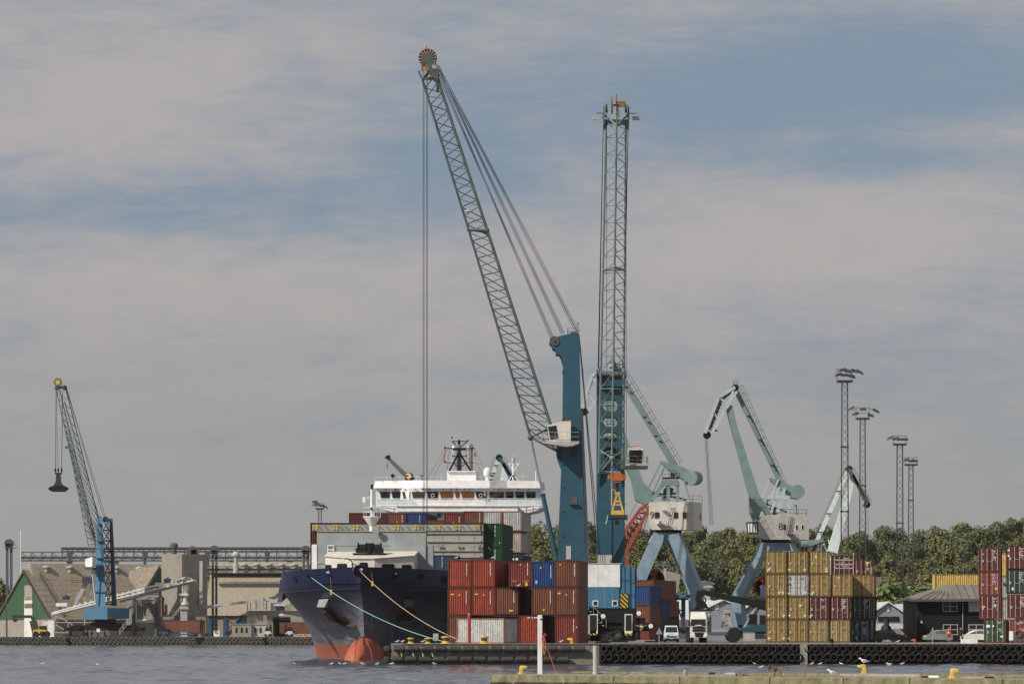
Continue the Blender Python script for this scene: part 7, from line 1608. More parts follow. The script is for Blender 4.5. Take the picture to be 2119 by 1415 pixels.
# ------------------------------------------------------------ people
def person(px, d, label, hgt, vest=None, stride=.15, trousers='cloth_navy', facing_=1):
 t = thing('person', label, 'person', (X(px, d), d, QZ), 0)
 k = hgt / 1.78; o = Vector((X(px, d), d, QZ)); me = bpy.data.meshes.new('body'); J = {}
 pts = {'pel': (0, 0, .95), 'spine': (0, 0, 1.18), 'chest': (0, .0, 1.38), 'neck': (0, 0, 1.52), 'head': (0, -.02, 1.62), 'crown': (0, -.01, 1.74)}
 for s, n_ in ((-1, 'l'), (1, 'r')):
  pts.update({n_ + 'hip': (s * .10, 0, .90), n_ + 'knee': (s * .11, -.03 - s * stride * .4, .50), n_ + 'ank': (s * .12, .02 - s * stride, .09), n_ + 'toe': (s * .13, -.16 - s * stride, .04), n_ + 'sh': (s * .19, 0, 1.43), n_ + 'el': (s * .25, .03, 1.14), n_ + 'wr': (s * .25, -.05, .90), n_ + 'ha': (s * .25, -.07, .80)})
 names = list(pts); ix = {n_: i for i, n_ in enumerate(names)}
 E = [('pel', 'spine'), ('spine', 'chest'), ('chest', 'neck'), ('neck', 'head'), ('head', 'crown')]
 for n_ in 'lr': E += [('pel', n_ + 'hip'), (n_ + 'hip', n_ + 'knee'), (n_ + 'knee', n_ + 'ank'), (n_ + 'ank', n_ + 'toe'), ('chest', n_ + 'sh'), (n_ + 'sh', n_ + 'el'), (n_ + 'el', n_ + 'wr'), (n_ + 'wr', n_ + 'ha')]
 me.from_pydata([tuple(Vector(v) * k) for v in pts.values()], [(ix[a], ix[c]) for a, c in E], [])
 ob = bpy.data.objects.new('body', me); COL.objects.link(ob); ob.parent = t; MW[ob] = MW[t]
 sk = ob.modifiers.new('s', 'SKIN'); rad = {'pel': .15, 'spine': .14, 'chest': .16, 'neck': .06, 'head': .10, 'crown': .075, 'hip': .10, 'knee': .065, 'ank': .045, 'toe': .045, 'sh': .065, 'el': .045, 'wr': .035, 'ha': .04}
 for i, n_ in enumerate(names):
  r = rad.get(n_, rad.get(n_[1:], .05)) * k; me.skin_vertices[0].data[i].radius = (r, r * .85)
 me.skin_vertices[0].data[0].use_root = True; ob.modifiers.new('u', 'SUBSURF').levels = 2; ob.modifiers['u'].render_levels = 2
 m, n, p = special('figure_' + str(px)); pos = n.add('ShaderNodeTexCoord').outputs['Object']; sp = n.add('ShaderNodeSeparateXYZ'); n.l.new(pos, sp.inputs[0])
 tc_ = MATS[trousers].diffuse_color; top = (.02, .02, .024, 1); sk_ = (.5, .28, .2, 1)
 c1 = n.mix(n.math('GREATER_THAN', sp.outputs[2], .95 * k), tuple(tc_), top); c1 = n.mix(n.math('GREATER_THAN', sp.outputs[2], 1.50 * k), c1, sk_); c1 = n.mix(n.math('LESS_THAN', sp.outputs[2], .10 * k), c1, (.02, .02, .02, 1))
 ax = n.math('ABSOLUTE', sp.outputs[0]); hand = n.math('MULTIPLY', n.math('GREATER_THAN', ax, .2 * k), n.math('LESS_THAN', sp.outputs[2], .9 * k)); hand = n.math('MULTIPLY', hand, n.math('GREATER_THAN', sp.outputs[2], .7 * k)); c1 = n.mix(hand, c1, sk_)
 if vest: bare = n.math('MULTIPLY', n.math('LESS_THAN', sp.outputs[2], .52 * k), n.math('GREATER_THAN', sp.outputs[2], .12 * k)); c1 = n.mix(bare, c1, sk_)
 n.l.new(c1, p.inputs['Base Color']); p.inputs['Roughness'].default_value = .85; me.materials.append(m)
 b = MB(); b.ball((0, .01 * k, 1.70 * k), .105 * k, 10, 1, 1.05, .75); b.build('hair', 'hair', t, local=True)
 b = MB(); b.ball((0, -.115 * k, 1.655 * k), .018 * k, 6, 1, 1.2, 1.3)
 for s in (-1, 1): b.ball((s * .105 * k, 0, 1.66 * k), .025 * k, 6, .5, 1, 1.2)
 b.build('nose_and_ears', 'skin', t, local=True)
 if vest:
  b = MB(); b.lathe([(.175 * k, .93 * k), (.18 * k, 1.1 * k), (.20 * k, 1.3 * k), (.215 * k, 1.42 * k), (.10 * k, 1.52 * k)], (0, 0, 0), 'z', 14); v = b.build('safety_vest', vest, t, local=True); v.scale = (1.08, .88, 1)
  b = MB(); b.lathe([(.186 * k, 1.08 * k), (.186 * k, 1.13 * k)], (0, 0, 0), 'z', 14, caps=False); b2 = b.build('reflective_band', 'placard', v, local=True); b2.scale = (1.02, 1.02, 1)
 return t
person(1964, 424, 'person in an orange safety vest and dark shorts standing before the black building', 1.80, 'orange_bright', .02)
person(1988, 426, 'person in black clothing walking beside the white concrete block', 1.76, None, .22, 'cloth_black')

# ------------------------------------------------------------ small things along the right quay edge
def simple(name, label, cat, b, mat, loc, group=None, smooth=False): return tag(b.build(name, mat, None, loc=loc, smooth=smooth), label, cat, group)
b = MB(); d = 415; b.box(X(1539, d), X(1562, d), d, d + 1.0, Z(1325, d), Z(1309, d)); b.box(X(1538.5, d), X(1562.5, d), d - .04, d + 1.04, Z(1309, d), Z(1308, d))
for px in (1541, 1560): b.box(X(px - 1, d), X(px + 1, d), d + .1, d + .3, QZ, Z(1325, d))
simple('switch_cabinet', 'pale grey cabinet on short legs left of the yellow container stack', 'cabinet', b, 'grey_light', (X(1550, d), d, QZ), 'grey cabinets on the quay')
d = 366; t = thing('switch_cabinet', 'grey cabinet carrying a red life ring at the right edge', 'cabinet', (X(2100, d), d, QZ), 0, 'grey cabinets on the quay')
b = MB(); b.box(X(2097, d), X(2119, d), d, d + 1, Z(1326, d), Z(1306, d)); 
for px in (2097, 2115): b.box(X(px - .5, d), X(px + 1, d), d + .1, d + .3, QZ, Z(1326, d))
b.build('housing', 'grey_dark', t); b = MB(); b.box(X(2091, d), X(2096.8, d), d + .05, d + 1, Z(1324, d), Z(1305, d)); b.build('side_panel', 'placard', t)
b = MB(); p = W(2107.5, 1310, d - .1)
for i in range(16): a, c_ = i * math.pi / 8, (i + 1) * math.pi / 8; b.tube(p + Vector((math.cos(a) * .33, 0, math.sin(a) * .33)), p + Vector((math.cos(c_) * .33, 0, math.sin(c_) * .33)), .06, 6)
simple('life_ring', 'faded red life ring hanging on the grey cabinet', 'life ring', b, 'red_boom', p)
def tri_sign(px, d, label, back=True):
 t = thing('road_sign', label, 'sign', (X(px, d), d, QZ), 0, 'triangular signs seen from behind'); s_ = F / d
 b = MB(); b.tube((X(px, d), d, QZ), (X(px, d), d, QZ + 1.65), .04, 6); b.build('post', 'feather_grey', t)
 x = X(px, d); b = MB(); b.prism([(x - .34, QZ + .98), (x + .34, QZ + .98), (x, QZ + 1.62)], 'y', d - .07, d - .042); b.build('plate', 'steel', t)
tri_sign(1364, 366, 'triangular sign seen from behind, left of the pale blue van'); tri_sign(1930, 368, 'triangular sign seen from behind, in front of the silver car')
b = MB(); d = 372; b.box(X(1990, d), X(2023, d), d, d + .8, QZ, Z(1321.5, d)); simple('concrete_block', 'low white concrete block in front of the white car', 'block', b, 'white', (X(2006, d), d, QZ))
def bollard(px, d, base, h, label, mat='yellow_bollard', kind='round', group='bollards on the pier head', r=.34):
 t = thing('bollard', label, 'bollard', (X(px, d), d, base), 0, group); x = X(px, d)
 if kind == 'round':
  b = MB(); b.lathe([(r * 1.5, 0), (r * 1.5, h * .10), (r * 1.05, h * .22), (r * .95, h * .4)], (x, d, base), 'z', 16); b.build('base', mat, t)
  b = MB(); b.lathe([(r * .94, h * .4), (r * .9, h * .72)], (x, d, base), 'z', 16); b.build('neck', 'boom_dark', t)
  b = MB(); b.lathe([(r * .92, h * .72), (r * 1.3, h * .80), (r * 1.3, h * .93), (r * .9, h), (.02, h * 1.02)], (x, d, base), 'z', 16); b.build('cap', mat, t)
 else:
  m = 1 if kind == 'hookr' else -1
  P_ = [(-.62, 0), (.62, 0), (.62, .06), (.36, .12), (.30, .45), (.40, .62), (.62, .66), (.98, .72), (1.06, .80), (.95, .90), (.45, .99), (-.05, 1.0), (-.28, .92), (-.34, .7), (-.34, .3), (-.45, .12), (-.62, .06)]
  P_ = [(m * a * h * .72, c * h) for a, c in P_]
  b = MB(); n_ = 7
  ids = []
  for j in range(n_):
   f = -1 + 2 * j / (n_ - 1); k = math.sqrt(max(.0, 1 - abs(f) ** 3)) * .32 + .68
   cx, cz = 0, .5 * h
   ids.append(b.addv([(x + (a - cx) * k, d + f * .24 * h, base + (cz + (c - cz) * (k if c > .1 else 1))) for a, c in P_]))
  N_ = len(P_)
  for A, B in zip(ids[:-1], ids[1:]):
   for i in range(N_): j = (i + 1) % N_; b.face((A + i, A + j, B + j, B + i))
  b.face([ids[0] + i for i in range(N_)]); b.face([ids[-1] + i for i in range(N_)])
  b.build('casting', mat, t, smooth=True).data.set_sharp_from_angle(angle=R(50))
  b = MB(); b.box(x - m * h * .95 if m < 0 else x - h * .6, x + (h * .6 if m < 0 else h * .6), d - .35 * h, d + .35 * h, base + .003, base + .045 * h); b.build('base_plate', mat, t)
 return t
for px, lab, r in ((850, 'yellow capped bollard at the left end of the pier head', .26), (885, 'yellow capped bollard second from the left, left of the grey box', .24), (922, 'large yellow capped bollard holding the green mooring line', .34), (1002, 'yellow capped bollard in front of the pale grey container', .34)):
 bollard(px, 363.6, QZ + .0, .62 if r < .3 else .78, lab, r=r)
bollard(1183, 363.8, QZ, .62, 'yellow hook bollard before the dark red container at the pier head\'s right', kind='hookl')
bollard(1893, 366, QZ, .5, 'rusty orange bollard between the estate car and the silver car', 'orange', 'hookl', 'bollards along the right quay')
bollard(1722, 364, QZ, .55, 'dark bollard in front of the third bottom mustard container', 'black', 'hookl', 'bollards along the right quay')
d = 364; b = MB(); b.box(X(896, d), X(907, d), d, d + .4, Z(1325, d), Z(1310, d)); b.tube((X(901, d), d + .2, QZ), (X(901, d), d + .2, Z(1325, d)), .05, 5); simple('power_box', 'grey power box on a post behind the pier head bollards', 'box', b, 'grey_light', (X(901, d), d, QZ))
d = 366; t = thing('post', 'red steel post with a grey cap standing before the pale container', 'post', (X(971, d), d, QZ), 0); b = MB(); b.lathe([(.17, 0), (.17, 2.85)], (X(971, d), d, QZ), 'z', 12); b.build('shaft', 'red_paint', t); b = MB(); b.lathe([(.12, 2.86), (.12, 3.0), (.05, 3.08)], (X(971, d), d, QZ), 'z', 10); b.build('cap', 'steel', t)
# clutter under the tallest crane
b = MB(); d = 395
for px0, px1, z in ((1233, 1262, .12), (1252, 1300, .22), (1270, 1316, .34), (1336, 1366, .2)): b.box(X(px0, d), X(px1, d), d - 1 + z, d + 1.5 + z, QZ + z - .12, QZ + z + .05)
simple('steel_plates', 'pile of flat steel plates on the quay before the tallest crane', 'plates', b, 'concrete_dark', (X(1270, d), d, QZ))
for k, (px, py) in enumerate(((1268, 1320), (1275, 1320), (1262, 1321))):
 b = MB(); b.box(X(px, 396), X(px + 5, 396), 396, 397, Z(py + 3, 396), Z(py - 3, 396)); simple('crate', ('small grey crate on the steel plates, right one', 'small grey crate on the steel plates, far right one', 'small grey crate on the steel plates, left one')[k], 'crate', b, 'concrete', W(px, 1328, 396))
d = 450; t = thing('excavator', 'rust brown digger arm and hut behind the black estate car', 'digger', (X(1836, d), d, QZ), 0)
b = MB(); b.prism(PX([(1826, 1306), (1844, 1306), (1844, 1296), (1838, 1292), (1830, 1292), (1826, 1298)], d), 'y', d, d + 2); b.tube(W(1835, 1306, d), W(1834, 1281, d), .35, 8); b.build('body', 'boom_dark', t); b = MB(); b.box(X(1842, d), X(1875, d), d + 2, d + 4, QZ, Z(1300, d)); b.build('concrete_base', 'concrete', t)
# ------------------------------------------------------------ far left quay: stores, silo, conveyors
d = 912
CR = Vector((X(110, d), d, QZ)); al = R(30); e1 = Vector((math.cos(al), math.sin(al), 0)); e2 = Vector((-math.sin(al), math.cos(al), 0)); up = Vector((0, 0, 1))
t = thing('storage_hall', 'long warehouse with a mossy tan roof and a green gable at the far left', 'warehouse', CR, 0)
def hp(l, w_, z): return CR + e1 * l + e2 * w_ + up * (z - QZ)
LH, WH, ZE, ZR = 68, 36, Z(1279, d), Z(1180, 922)
b = MB(); b.hexa([hp(0, 0, QZ), hp(LH, 0, QZ), hp(LH, WH, QZ), hp(0, WH, QZ)], [hp(0, 0, ZE), hp(LH, 0, ZE), hp(LH, WH, ZE), hp(0, WH, ZE)]); b.build('wall', 'beige_wall', t)
b = MB(); g0 = -.05; b.hexa([hp(g0, 0, ZE - .3), hp(g0, WH, ZE - .3), hp(g0, WH / 2, ZR - .3)], [hp(.2, 0, ZE - .3), hp(.2, WH, ZE - .3), hp(.2, WH / 2, ZR - .3)]); b.build('gable', 'green_wall', t)
sl = (ZR - ZE) / (WH / 2)
def slab(l0, l1, w0, z0, w1, z1, th=.3): 
 b = MB(); b.hexa([hp(l0, w0, z0), hp(l1, w0, z0), hp(l1, w1, z1), hp(l0, w1, z1)], [hp(l0, w0, z0 + th), hp(l1, w0, z0 + th), hp(l1, w1, z1 + th), hp(l0, w1, z1 + th)]); return b
rf = slab(-.6, LH, -.8, ZE - .8 * sl, WH / 2, ZR).build('roof', 'tan_roof', t); slab(-.6, LH, WH + .8, ZE - .8 * sl, WH / 2, ZR).build('roof', 'tan_roof', t)
b = MB()
for k in range(1, 9): f = k / 9; b.hexa([hp(-.6, WH / 2 * f, ZE + (ZR - ZE) * f + .31), hp(LH, WH / 2 * f, ZE + (ZR - ZE) * f + .31), hp(LH, WH / 2 * f + .25, ZE + (ZR - ZE) * f + .31 + .25 * sl)], [hp(-.6, WH / 2 * f, ZE + (ZR - ZE) * f + .40), hp(LH, WH / 2 * f, ZE + (ZR - ZE) * f + .40), hp(LH, WH / 2 * f + .25, ZE + (ZR - ZE) * f + .34 + .25 * sl)])
b.build('roof_joint', 'tan_roof_light', rf)
b = MB(); b.hexa([hp(1, WH / 2 - 2.6, ZR - 1.6), hp(LH, WH / 2 - 2.6, ZR - 1.6), hp(LH, WH / 2 + 2.6, ZR - 1.6), hp(1, WH / 2 + 2.6, ZR - 1.6)], [hp(1, WH / 2 - 1.0, ZR + 1.9), hp(LH, WH / 2 - 1.0, ZR + 1.9), hp(LH, WH / 2 + 1.0, ZR + 1.9), hp(1, WH / 2 + 1.0, ZR + 1.9)]); lan = b.build('ridge_lantern', 'tan_roof_light', t)
for k in range(10):
 b = MB(); p = hp(5 + k * 6.4, WH / 2 - 1.8, ZR - .3); b.lathe([(.5, 0), (.5, .9), (1.0, 1.1), (1.0, 1.4), (.3, 1.7)], p, 'z', 10); b.build('roof_vent', 'grey_light', lan)
b = MB(); b.hexa([hp(-.9, WH / 2 - .3, ZR + .33), hp(-.9, -.8, ZE - .8 * sl + .33), hp(-.6, -.8, ZE - .8 * sl + .33), hp(-.6, WH / 2 - .3, ZR + .33)], [hp(-.9, WH / 2 - .3, ZR - .3), hp(-.9, -.8, ZE - .8 * sl - .3), hp(-.6, -.8, ZE - .8 * sl - .3), hp(-.6, WH / 2 - .3, ZR - .3)]); b.build('barge_board', 'wood_dark', t)
b = MB(); b.rail([hp(3, WH / 2, ZR + .4), hp(3, 0, ZE + .4)], 1.1, 1.6, .05, 1); b.hexa([hp(2.8, WH / 2, ZR + .45), hp(3.4, WH / 2, ZR + .45), hp(3.4, 0, ZE + .45), hp(2.8, 0, ZE + .45)], [hp(2.8, WH / 2, ZR + .55), hp(3.4, WH / 2, ZR + .55), hp(3.4, 0, ZE + .55), hp(2.8, 0, ZE + .55)]); b.build('roof_stair', 'grey_dark', t)
for (w0, w1, z0, z1, nm, m_) in ((18, 13, 13, 9.2, 'shutter', 'silo_wall'), (18.2, 13, 10, 0, 'door', 'door_white'), (8.5, 7.2, 2.4, 0, 'door', 'door_white'), (18, 13, 8.4, 7.2, 'panel', 'concrete_moss')):
 b = MB(); b.hexa([hp(-.2, w0, QZ + z1), hp(-.2, w1, QZ + z1), hp(-.06, w1, QZ + z1), hp(-.06, w0, QZ + z1)], [hp(-.2, w0, QZ + z0), hp(-.2, w1, QZ + z0), hp(-.06, w1, QZ + z0), hp(-.06, w0, QZ + z0)]); b.build(nm, m_, t)
# cross gable on the roof
b = MB(); b.hexa([hp(27, 8, ZE + 8 * sl), hp(38, 8, ZE + 8 * sl), hp(32.5, 8, ZR + 1.6)], [hp(27, 18, ZE + 17.9 * sl), hp(38, 18, ZE + 17.9 * sl), hp(32.5, 18, ZR + 1.7)]); b.build('cross_gable', 'tan_roof', t)
b = MB(); b.hexa([hp(28, 7.9, ZE + 8 * sl + .2), hp(37, 7.9, ZE + 8 * sl + .2), hp(32.5, 7.9, ZR + 1.1)], [hp(28, 7.98, ZE + 8 * sl + .2), hp(37, 7.98, ZE + 8 * sl + .2), hp(32.5, 7.98, ZR + 1.1)]); b.build('gable_end', 'green_dark', t)
# second hall farther right
d = 925
t = thing('storage_hall', 'pale tan roofed warehouse stretching from the grey silo tower to the ship\'s bow', 'warehouse', (X(530, d), d, QZ), 0)
b = MB(); b.box(X(425, d), X(672, d), d, d + 34, QZ, Z(1272, d)); b.build('wall', 'beige_wall', t)
b = MB(); b.prism([(d - .8, Z(1273, d)), (d + 17, Z(1184, d + 17)), (d + 17, Z(1188, d + 17)), (d + .2, Z(1277, d))], 'x', X(424, d), X(673, d)); b.prism([(d + 17, Z(1184, d + 17)), (d + 35, Z(1273, d)), (d + 34, Z(1277, d)), (d + 17, Z(1188, d + 17))], 'x', X(424, d), X(673, d)); rf = b.build('roof', 'tan_roof_light', t)
b = MB(); b.prism([(d + 14, Z(1186, d + 17)), (d + 15.5, Z(1163, d + 17)), (d + 18.5, Z(1163, d + 17)), (d + 20, Z(1186, d + 17))], 'x', X(424, d), X(673, d)); lan = b.build('ridge_lantern', 'tan_roof_light', t)
for k in range(7): b = MB(); p = W(505 + k * 26, 1178, d + 14); b.lathe([(.5, 0), (.5, .9), (1.0, 1.1), (1.0, 1.4), (.3, 1.7)], p, 'z', 10); b.build('roof_vent', 'grey_light', lan)
b = MB()
for k in range(1, 8): f = k / 8; y = d + 17 * f; z = Z(1273, d) + (Z(1184, d + 17) - Z(1273, d)) * f; b.box(X(424, d), X(673, d), y - .1, y + .12, z + .02, z + .11)
b.build('roof_joint', 'tan_roof', rf)
for (a, c) in ((430, 445), (462, 470), (490, 500)): b = MB(); b.box(X(a, d), X(c, d), d - .3, d - .02, QZ, Z(1272, d)); b.build('blue_door', 'blue_deep', t)
b = MB(); b.bar(W(466, 1276, d - .5), W(498, 1308, d - .5), .3); b.bar(W(497, 1276, d - .5), W(465, 1308, d - .5), .3); b.build('wall_brace', 'grey_dark', t)
# silo tower
d = 906
t = thing('silo_tower', 'square windowless grey silo tower with a lit left face', 'tower', (X(376, d), d, QZ), 0)
c0 = W(376, 1146, d); cl = c0 + Vector((-5.4, 4.6, 0)); cr_ = c0 + Vector((5.9, 4.9, 0)); cb_ = c0 + Vector((.5, 9.5, 0)); zb = Z(1275, d); pl = [c0, cr_, cb_, cl]
b = MB(); b.hexa([Vector((p.x, p.y, zb)) for p in pl], pl); b.build('wall', 'silo_wall', t)
b = MB()
for k in range(1, 22):
 p = c0.lerp(cl, k / 22); b.tube((p.x, p.y, zb), (p.x, p.y, c0.z), .05, 4); p = c0.lerp(cr_, k / 22); b.tube((p.x, p.y, zb), (p.x, p.y, c0.z), .05, 4)
b.build('cladding_rib', 'silo_wall', t)
b = MB()
for p in (cl, c0, cr_, cb_): b.tube((p.x, p.y + .3, QZ), (p.x, p.y + .3, zb), .35, 6)
b.box(cl.x + 3, cr_.x - 3, d + 3.5, d + 6.5, QZ, zb); b.build('leg', 'grey_light', t)
b = MB(); b.lathe([(.7, 0), (.7, 1.4), (1.0, 1.6), (1.0, 2.4), (.6, 2.8)], W(360, 1146, d + 4), 'z', 10); b.lathe([(1.5, -1), (1.5, 1)], W(399, 1142, d + 4), 'y', 16); b.box(X(393, d), X(405, d), d + 3, d + 5, c0.z, c0.z + 1.2); b.build('roof_fan', 'grey_dark', t)
b = MB(); b.bar(W(416, 1160, d + 2.2), W(416, 1252, d + 2.2), .8); b.bar(W(420, 1163, d + 3), W(420, 1252, d + 3), .25); b.build('down_pipe', 'grey_light', t)
# galleries
def gallery(label, d, px0, px1, ytop, ybot, posts, name='conveyor_gallery', mat='grey_dark', roofed=False):
 t = thing(name, label, 'conveyor', (X(px0, d), d, QZ), 0, 'overhead conveyor galleries'); x0, x1, z1, z0 = X(px0, d), X(px1, d), Z(ytop, d), Z(ybot, d)
 b = MB(); b.box(x0, x1, d - 1, d + 1, z0, z0 + .35); b.box(x0, x1, d - .6, d + .6, z0 + .6, z0 + 1.3 if not roofed else z0 + .9); b.build('deck', mat, t)
 b = MB(); n_ = int((x1 - x0) / 2.6)
 for y in (-1, 1):
  b.bar((x0, d + y, z1), (x1, d + y, z1), .2)
  for k in range(n_ + 1): x = x0 + (x1 - x0) * k / n_; b.bar((x, d + y, z0), (x, d + y, z1), .14)
  for k in range(n_): xa, xb = x0 + (x1 - x0) * k / n_, x0 + (x1 - x0) * (k + 1) / n_; b.bar((xa, d + y, z1), (xb, d + y, z0), .09)
 b.build('truss', mat, t)
 for px in posts: b = MB(); b.prism(PX([(px - 6, ybot), (px + 6, ybot), (px + 2.5, ybot + 14), (px - 2.5, ybot + 14)], d), 'y', d - .8, d + .8); b.bar(W(px, ybot + 13, d), (X(px, d), d, QZ), .7); b.build('post', mat, t)
 return t
gallery('dark lattice conveyor gallery above the mossy roof, upper one', 952, 128, 636, 1133, 1142, (144, 210, 300, 430, 553))
gallery('dark lattice conveyor gallery above the mossy roof, lower one', 946, 44, 636, 1142, 1161, (144, 240, 340, 480, 600))
gallery('lower walkway gallery in front of the pale roof\'s ventilators', 934, 426, 640, 1172, 1186, ())
def elevator(label, px, d, ytop, w_=5, r=1.1):
 t = thing('bucket_elevator', label, 'elevator', (X(px, d), d, QZ), 0, 'bucket elevators')
 for o_ in (-1, 1): b = MB(); b.bar((X(px + o_ * w_ * .6, d), d, QZ), (X(px + o_ * w_ * .6, d), d, Z(ytop + 9, d)), w_ * .09, .7); b.build('leg', 'grey_dark', t)
 b = MB(); b.lathe([(r, -.7), (r, .7)], W(px, ytop + 7, d), 'y', 14); b.box(X(px - w_, d), X(px + w_, d), d - .7, d + .7, Z(ytop + 14, d), Z(ytop + 7, d)); b.bar(W(px, ytop + 5, d), W(px + 9, ytop + 5, d), .6); b.build('head', 'grey_dark', t)
 b = MB(); b.box(X(px - 9, d), X(px + 14, d), d - 1.3, d + 1.3, Z(ytop + 17, d), Z(ytop + 16, d)); b.rail([W(px - 9, ytop + 16, d - 1.3), W(px + 14, ytop + 16, d - 1.3)], 1.1, 1.2, .05, 1); b.build('platform', 'grey_dark', t)
 return t
elevator('bucket elevator at the far left with twin dark legs', 19, 938, 1117, 7, 1.15)
elevator('bucket elevator standing right of the grey silo tower', 444, 915, 1131, 6, 1.2)
elevator('bucket elevator just left of the ship\'s red container edge', 633, 930, 1131, 7, 1.2)
b = MB(); b.lathe([(.5, 0), (.5, 1.5), (.95, 1.8), (.95, 2.3), (.5, 3.0)], W(488, 1165, 925), 'z', 12); b.tube(W(488, 1185, 925), W(488, 1165, 925), .7, 10); tag(b.build('cyclone', 'grey_light', None, loc=W(488, 1186, 925)), 'round grey vent stack above the pale roof', 'vent')
b = MB(); b.tube((X(43, 935), 935, QZ + 12), W(43, 1097, 935), .09, 5); tag(b.build('flag_pole', 'placard', None, loc=(X(43, 935), 935, QZ + 12)), 'thin white pole rising behind the green gable', 'pole')
# inclined white truss conveyor
d = 903
t = thing('inclined_conveyor', 'white lattice conveyor sloping up from left to right behind the left crane', 'conveyor', (X(120, d), d, QZ), 0)
pA, pB = (108, 1270), (400, 1200); b = MB()
def cv(f, o_, y=0): return W(pA[0] + (pB[0] - pA[0]) * f, pA[1] + (pB[1] - pA[1]) * f - o_, d + y)
for y in (-1, 1):
 for o_ in (0, 10): b.bar(cv(0, o_ if o_ == 0 else 3, y), cv(1 if o_ == 0 else .95, o_, y), .32)
 n_ = 26
 for k in range(n_): b.bar(cv(k / n_, 0, y), cv(k / n_, 3 + 7 * min(1, k / 6), y), .18); b.bar(cv(k / n_, 3 + 7 * min(1, k / 6), y), cv((k + 1) / n_, 0, y), .15)
b.build('truss', 'placard', t)
b = MB(); b.bar(cv(0, -1.5), cv(1.02, -1.5), 1.6, .35); b.bar(cv(.48, -8), cv(.98, -3), .9, .5); b.build('belt_trough', 'grey_light', t)
b = MB()
for p, q in (((115, 1272), (112, 1309)), ((117, 1273), (141, 1286)), ((112, 1287), (190, 1287)), ((141, 1287), (141, 1308)), ((112, 1290), (141, 1307)), ((112, 1308), (144, 1308)), ((144, 1288), (158, 1298)), ((262, 1262), (310, 1235)), ((262, 1262), (285, 1240)), ((268, 1258), (320, 1240))):
 for y in (-1.5, 1.5): b.bar(W(p[0], p[1], d - 2 + y), W(q[0], q[1], d - 2 + y), .22)
b.build('support_frame', 'feather_grey', t)
b = MB(); b.box(X(322, d), X(336, d), d - 1.3, d + .5, Z(1213, d), Z(1205, d)); b.build('transfer_box', 'placard', t); b = MB(); b.box(X(117, d), X(140, d), d - 1.3, d + .5, Z(1254, d), Z(1247, d)); b.build('transfer_box', 'placard', t)
for a in (130, 340): b = MB(); b.box(X(a, d), X(a + 14, d), d - 1.2, d + .8, Z(1240 if a < 200 else 1205, d), Z(1233 if a < 200 else 1197, d)); b.tube(W(a + 7, 1234 if a < 200 else 1198, d - 1.4), W(a + 7, 1234 if a < 200 else 1198, d + 1), .5, 8); b.build('motor', 'blue_deep', t)
# loading chute
t = thing('loading_chute', 'pale loading chute hanging under the top end of the white conveyor', 'chute', (X(383, d), d, QZ), 0)
b = MB(); b.lathe([(1.1, 0), (.6, -2.4), (.6, -4.2), (1.0, -4.3), (1.0, -4.9)], W(383, 1210, d), 'z', 12); b.box(X(370, d), X(390, d), d - 1, d + 1, Z(1232, d), Z(1227, d)); b.build('funnel', 'cream', t)
b = MB(); b.box(X(372, d), X(390, d), d - 1.4, d + 1.4, Z(1260, d), Z(1254, d)); b.bar(W(375, 1254, d), W(375, 1230, d), .3); b.bar(W(387, 1254, d), W(387, 1230, d), .3); b.box(X(374, d), X(388, d), d - 1, d + 1, QZ, Z(1261, d)); b.rail([W(354, 1285, d - 1), W(370, 1266, d - 1)], 1, 1, .07, 1); b.build('support_frame', 'grey_light', t)
# pipe conveyor to the right
d = 910
t = thing('pipe_conveyor', 'slim grey pipe conveyor rising right from the silo tower\'s foot', 'conveyor', (X(420, d), d, QZ), 0)
b = MB(); b.bar(W(408, 1258, d), W(540, 1241, d), .7); b.bar(W(544, 1238, d), W(600, 1249, d), .7); b.box(X(536, d), X(545, d), d - .8, d + .8, Z(1262, d), Z(1236, d)); b.build('pipe', 'grey_light', t)
b = MB()
for px in (512, 518, 530, 552): b.bar(W(px, 1262, d), W(px, 1244, d), .2)
for py in (1250, 1257): b.bar(W(528, py, d), W(552, py, d), .12)
b.build('support_frame', 'grey_dark', t)
# low buildings in front of the pale hall
def block(name, label, cat, d, px0, px1, pyt, mat, dep=8, doors=(), wins=(), group=None):
 t = thing(name, label, cat, (X((px0 + px1) / 2, d), d, QZ), 0, group); b = MB(); b.box(X(px0, d), X(px1, d), d, d + dep, QZ, Z(pyt, d)); b.build('wall', mat, t)
 b = MB(); b.box(X(px0 - .6, d), X(px1 + .6, d), d - .2, d + dep + .2, Z(pyt, d) + .003, Z(pyt - 1, d)); b.build('roof', 'grey_light', t)
 for (a, c, zt, m_) in doors: b = MB(); b.box(X(a, d), X(c, d), d - .15, d - .01, QZ, Z(zt, d)); b.build('door', m_, t)
 for (a, c, z0, z1, m_) in wins: b = MB(); b.box(X(a, d), X(c, d), d - .1, d - .01, Z(z0, d), Z(z1, d)); b.build('window', m_, t)
 return t
block('annex', 'beige annex building with a tall dark framed door before the pale hall', 'building', 912, 511, 660, 1264, 'beige_wall', 10, ((565, 600, 1276, 'charcoal'), (569, 600, 1282, 'warehouse_grey')), ((577, 587, 1273, 1270, 'placard'),))
block('annex', 'small upper room with a white shutter on the annex roof', 'building', 914, 560, 655, 1248, 'beige_wall', 8, (), ((570, 589, 1262, 1253, 'boom_dark'), (565, 591, 1253, 1249, 'placard')))
block('site_hut', 'low beige hut with small dark windows beside the forklifts', 'hut', 899, 480, 520, 1291, 'beige_wall', 5, (), tuple((a, a + 4, 1308, 1298, 'glass_dark') for a in (487, 498, 508)), 'low beige huts on the far quay')
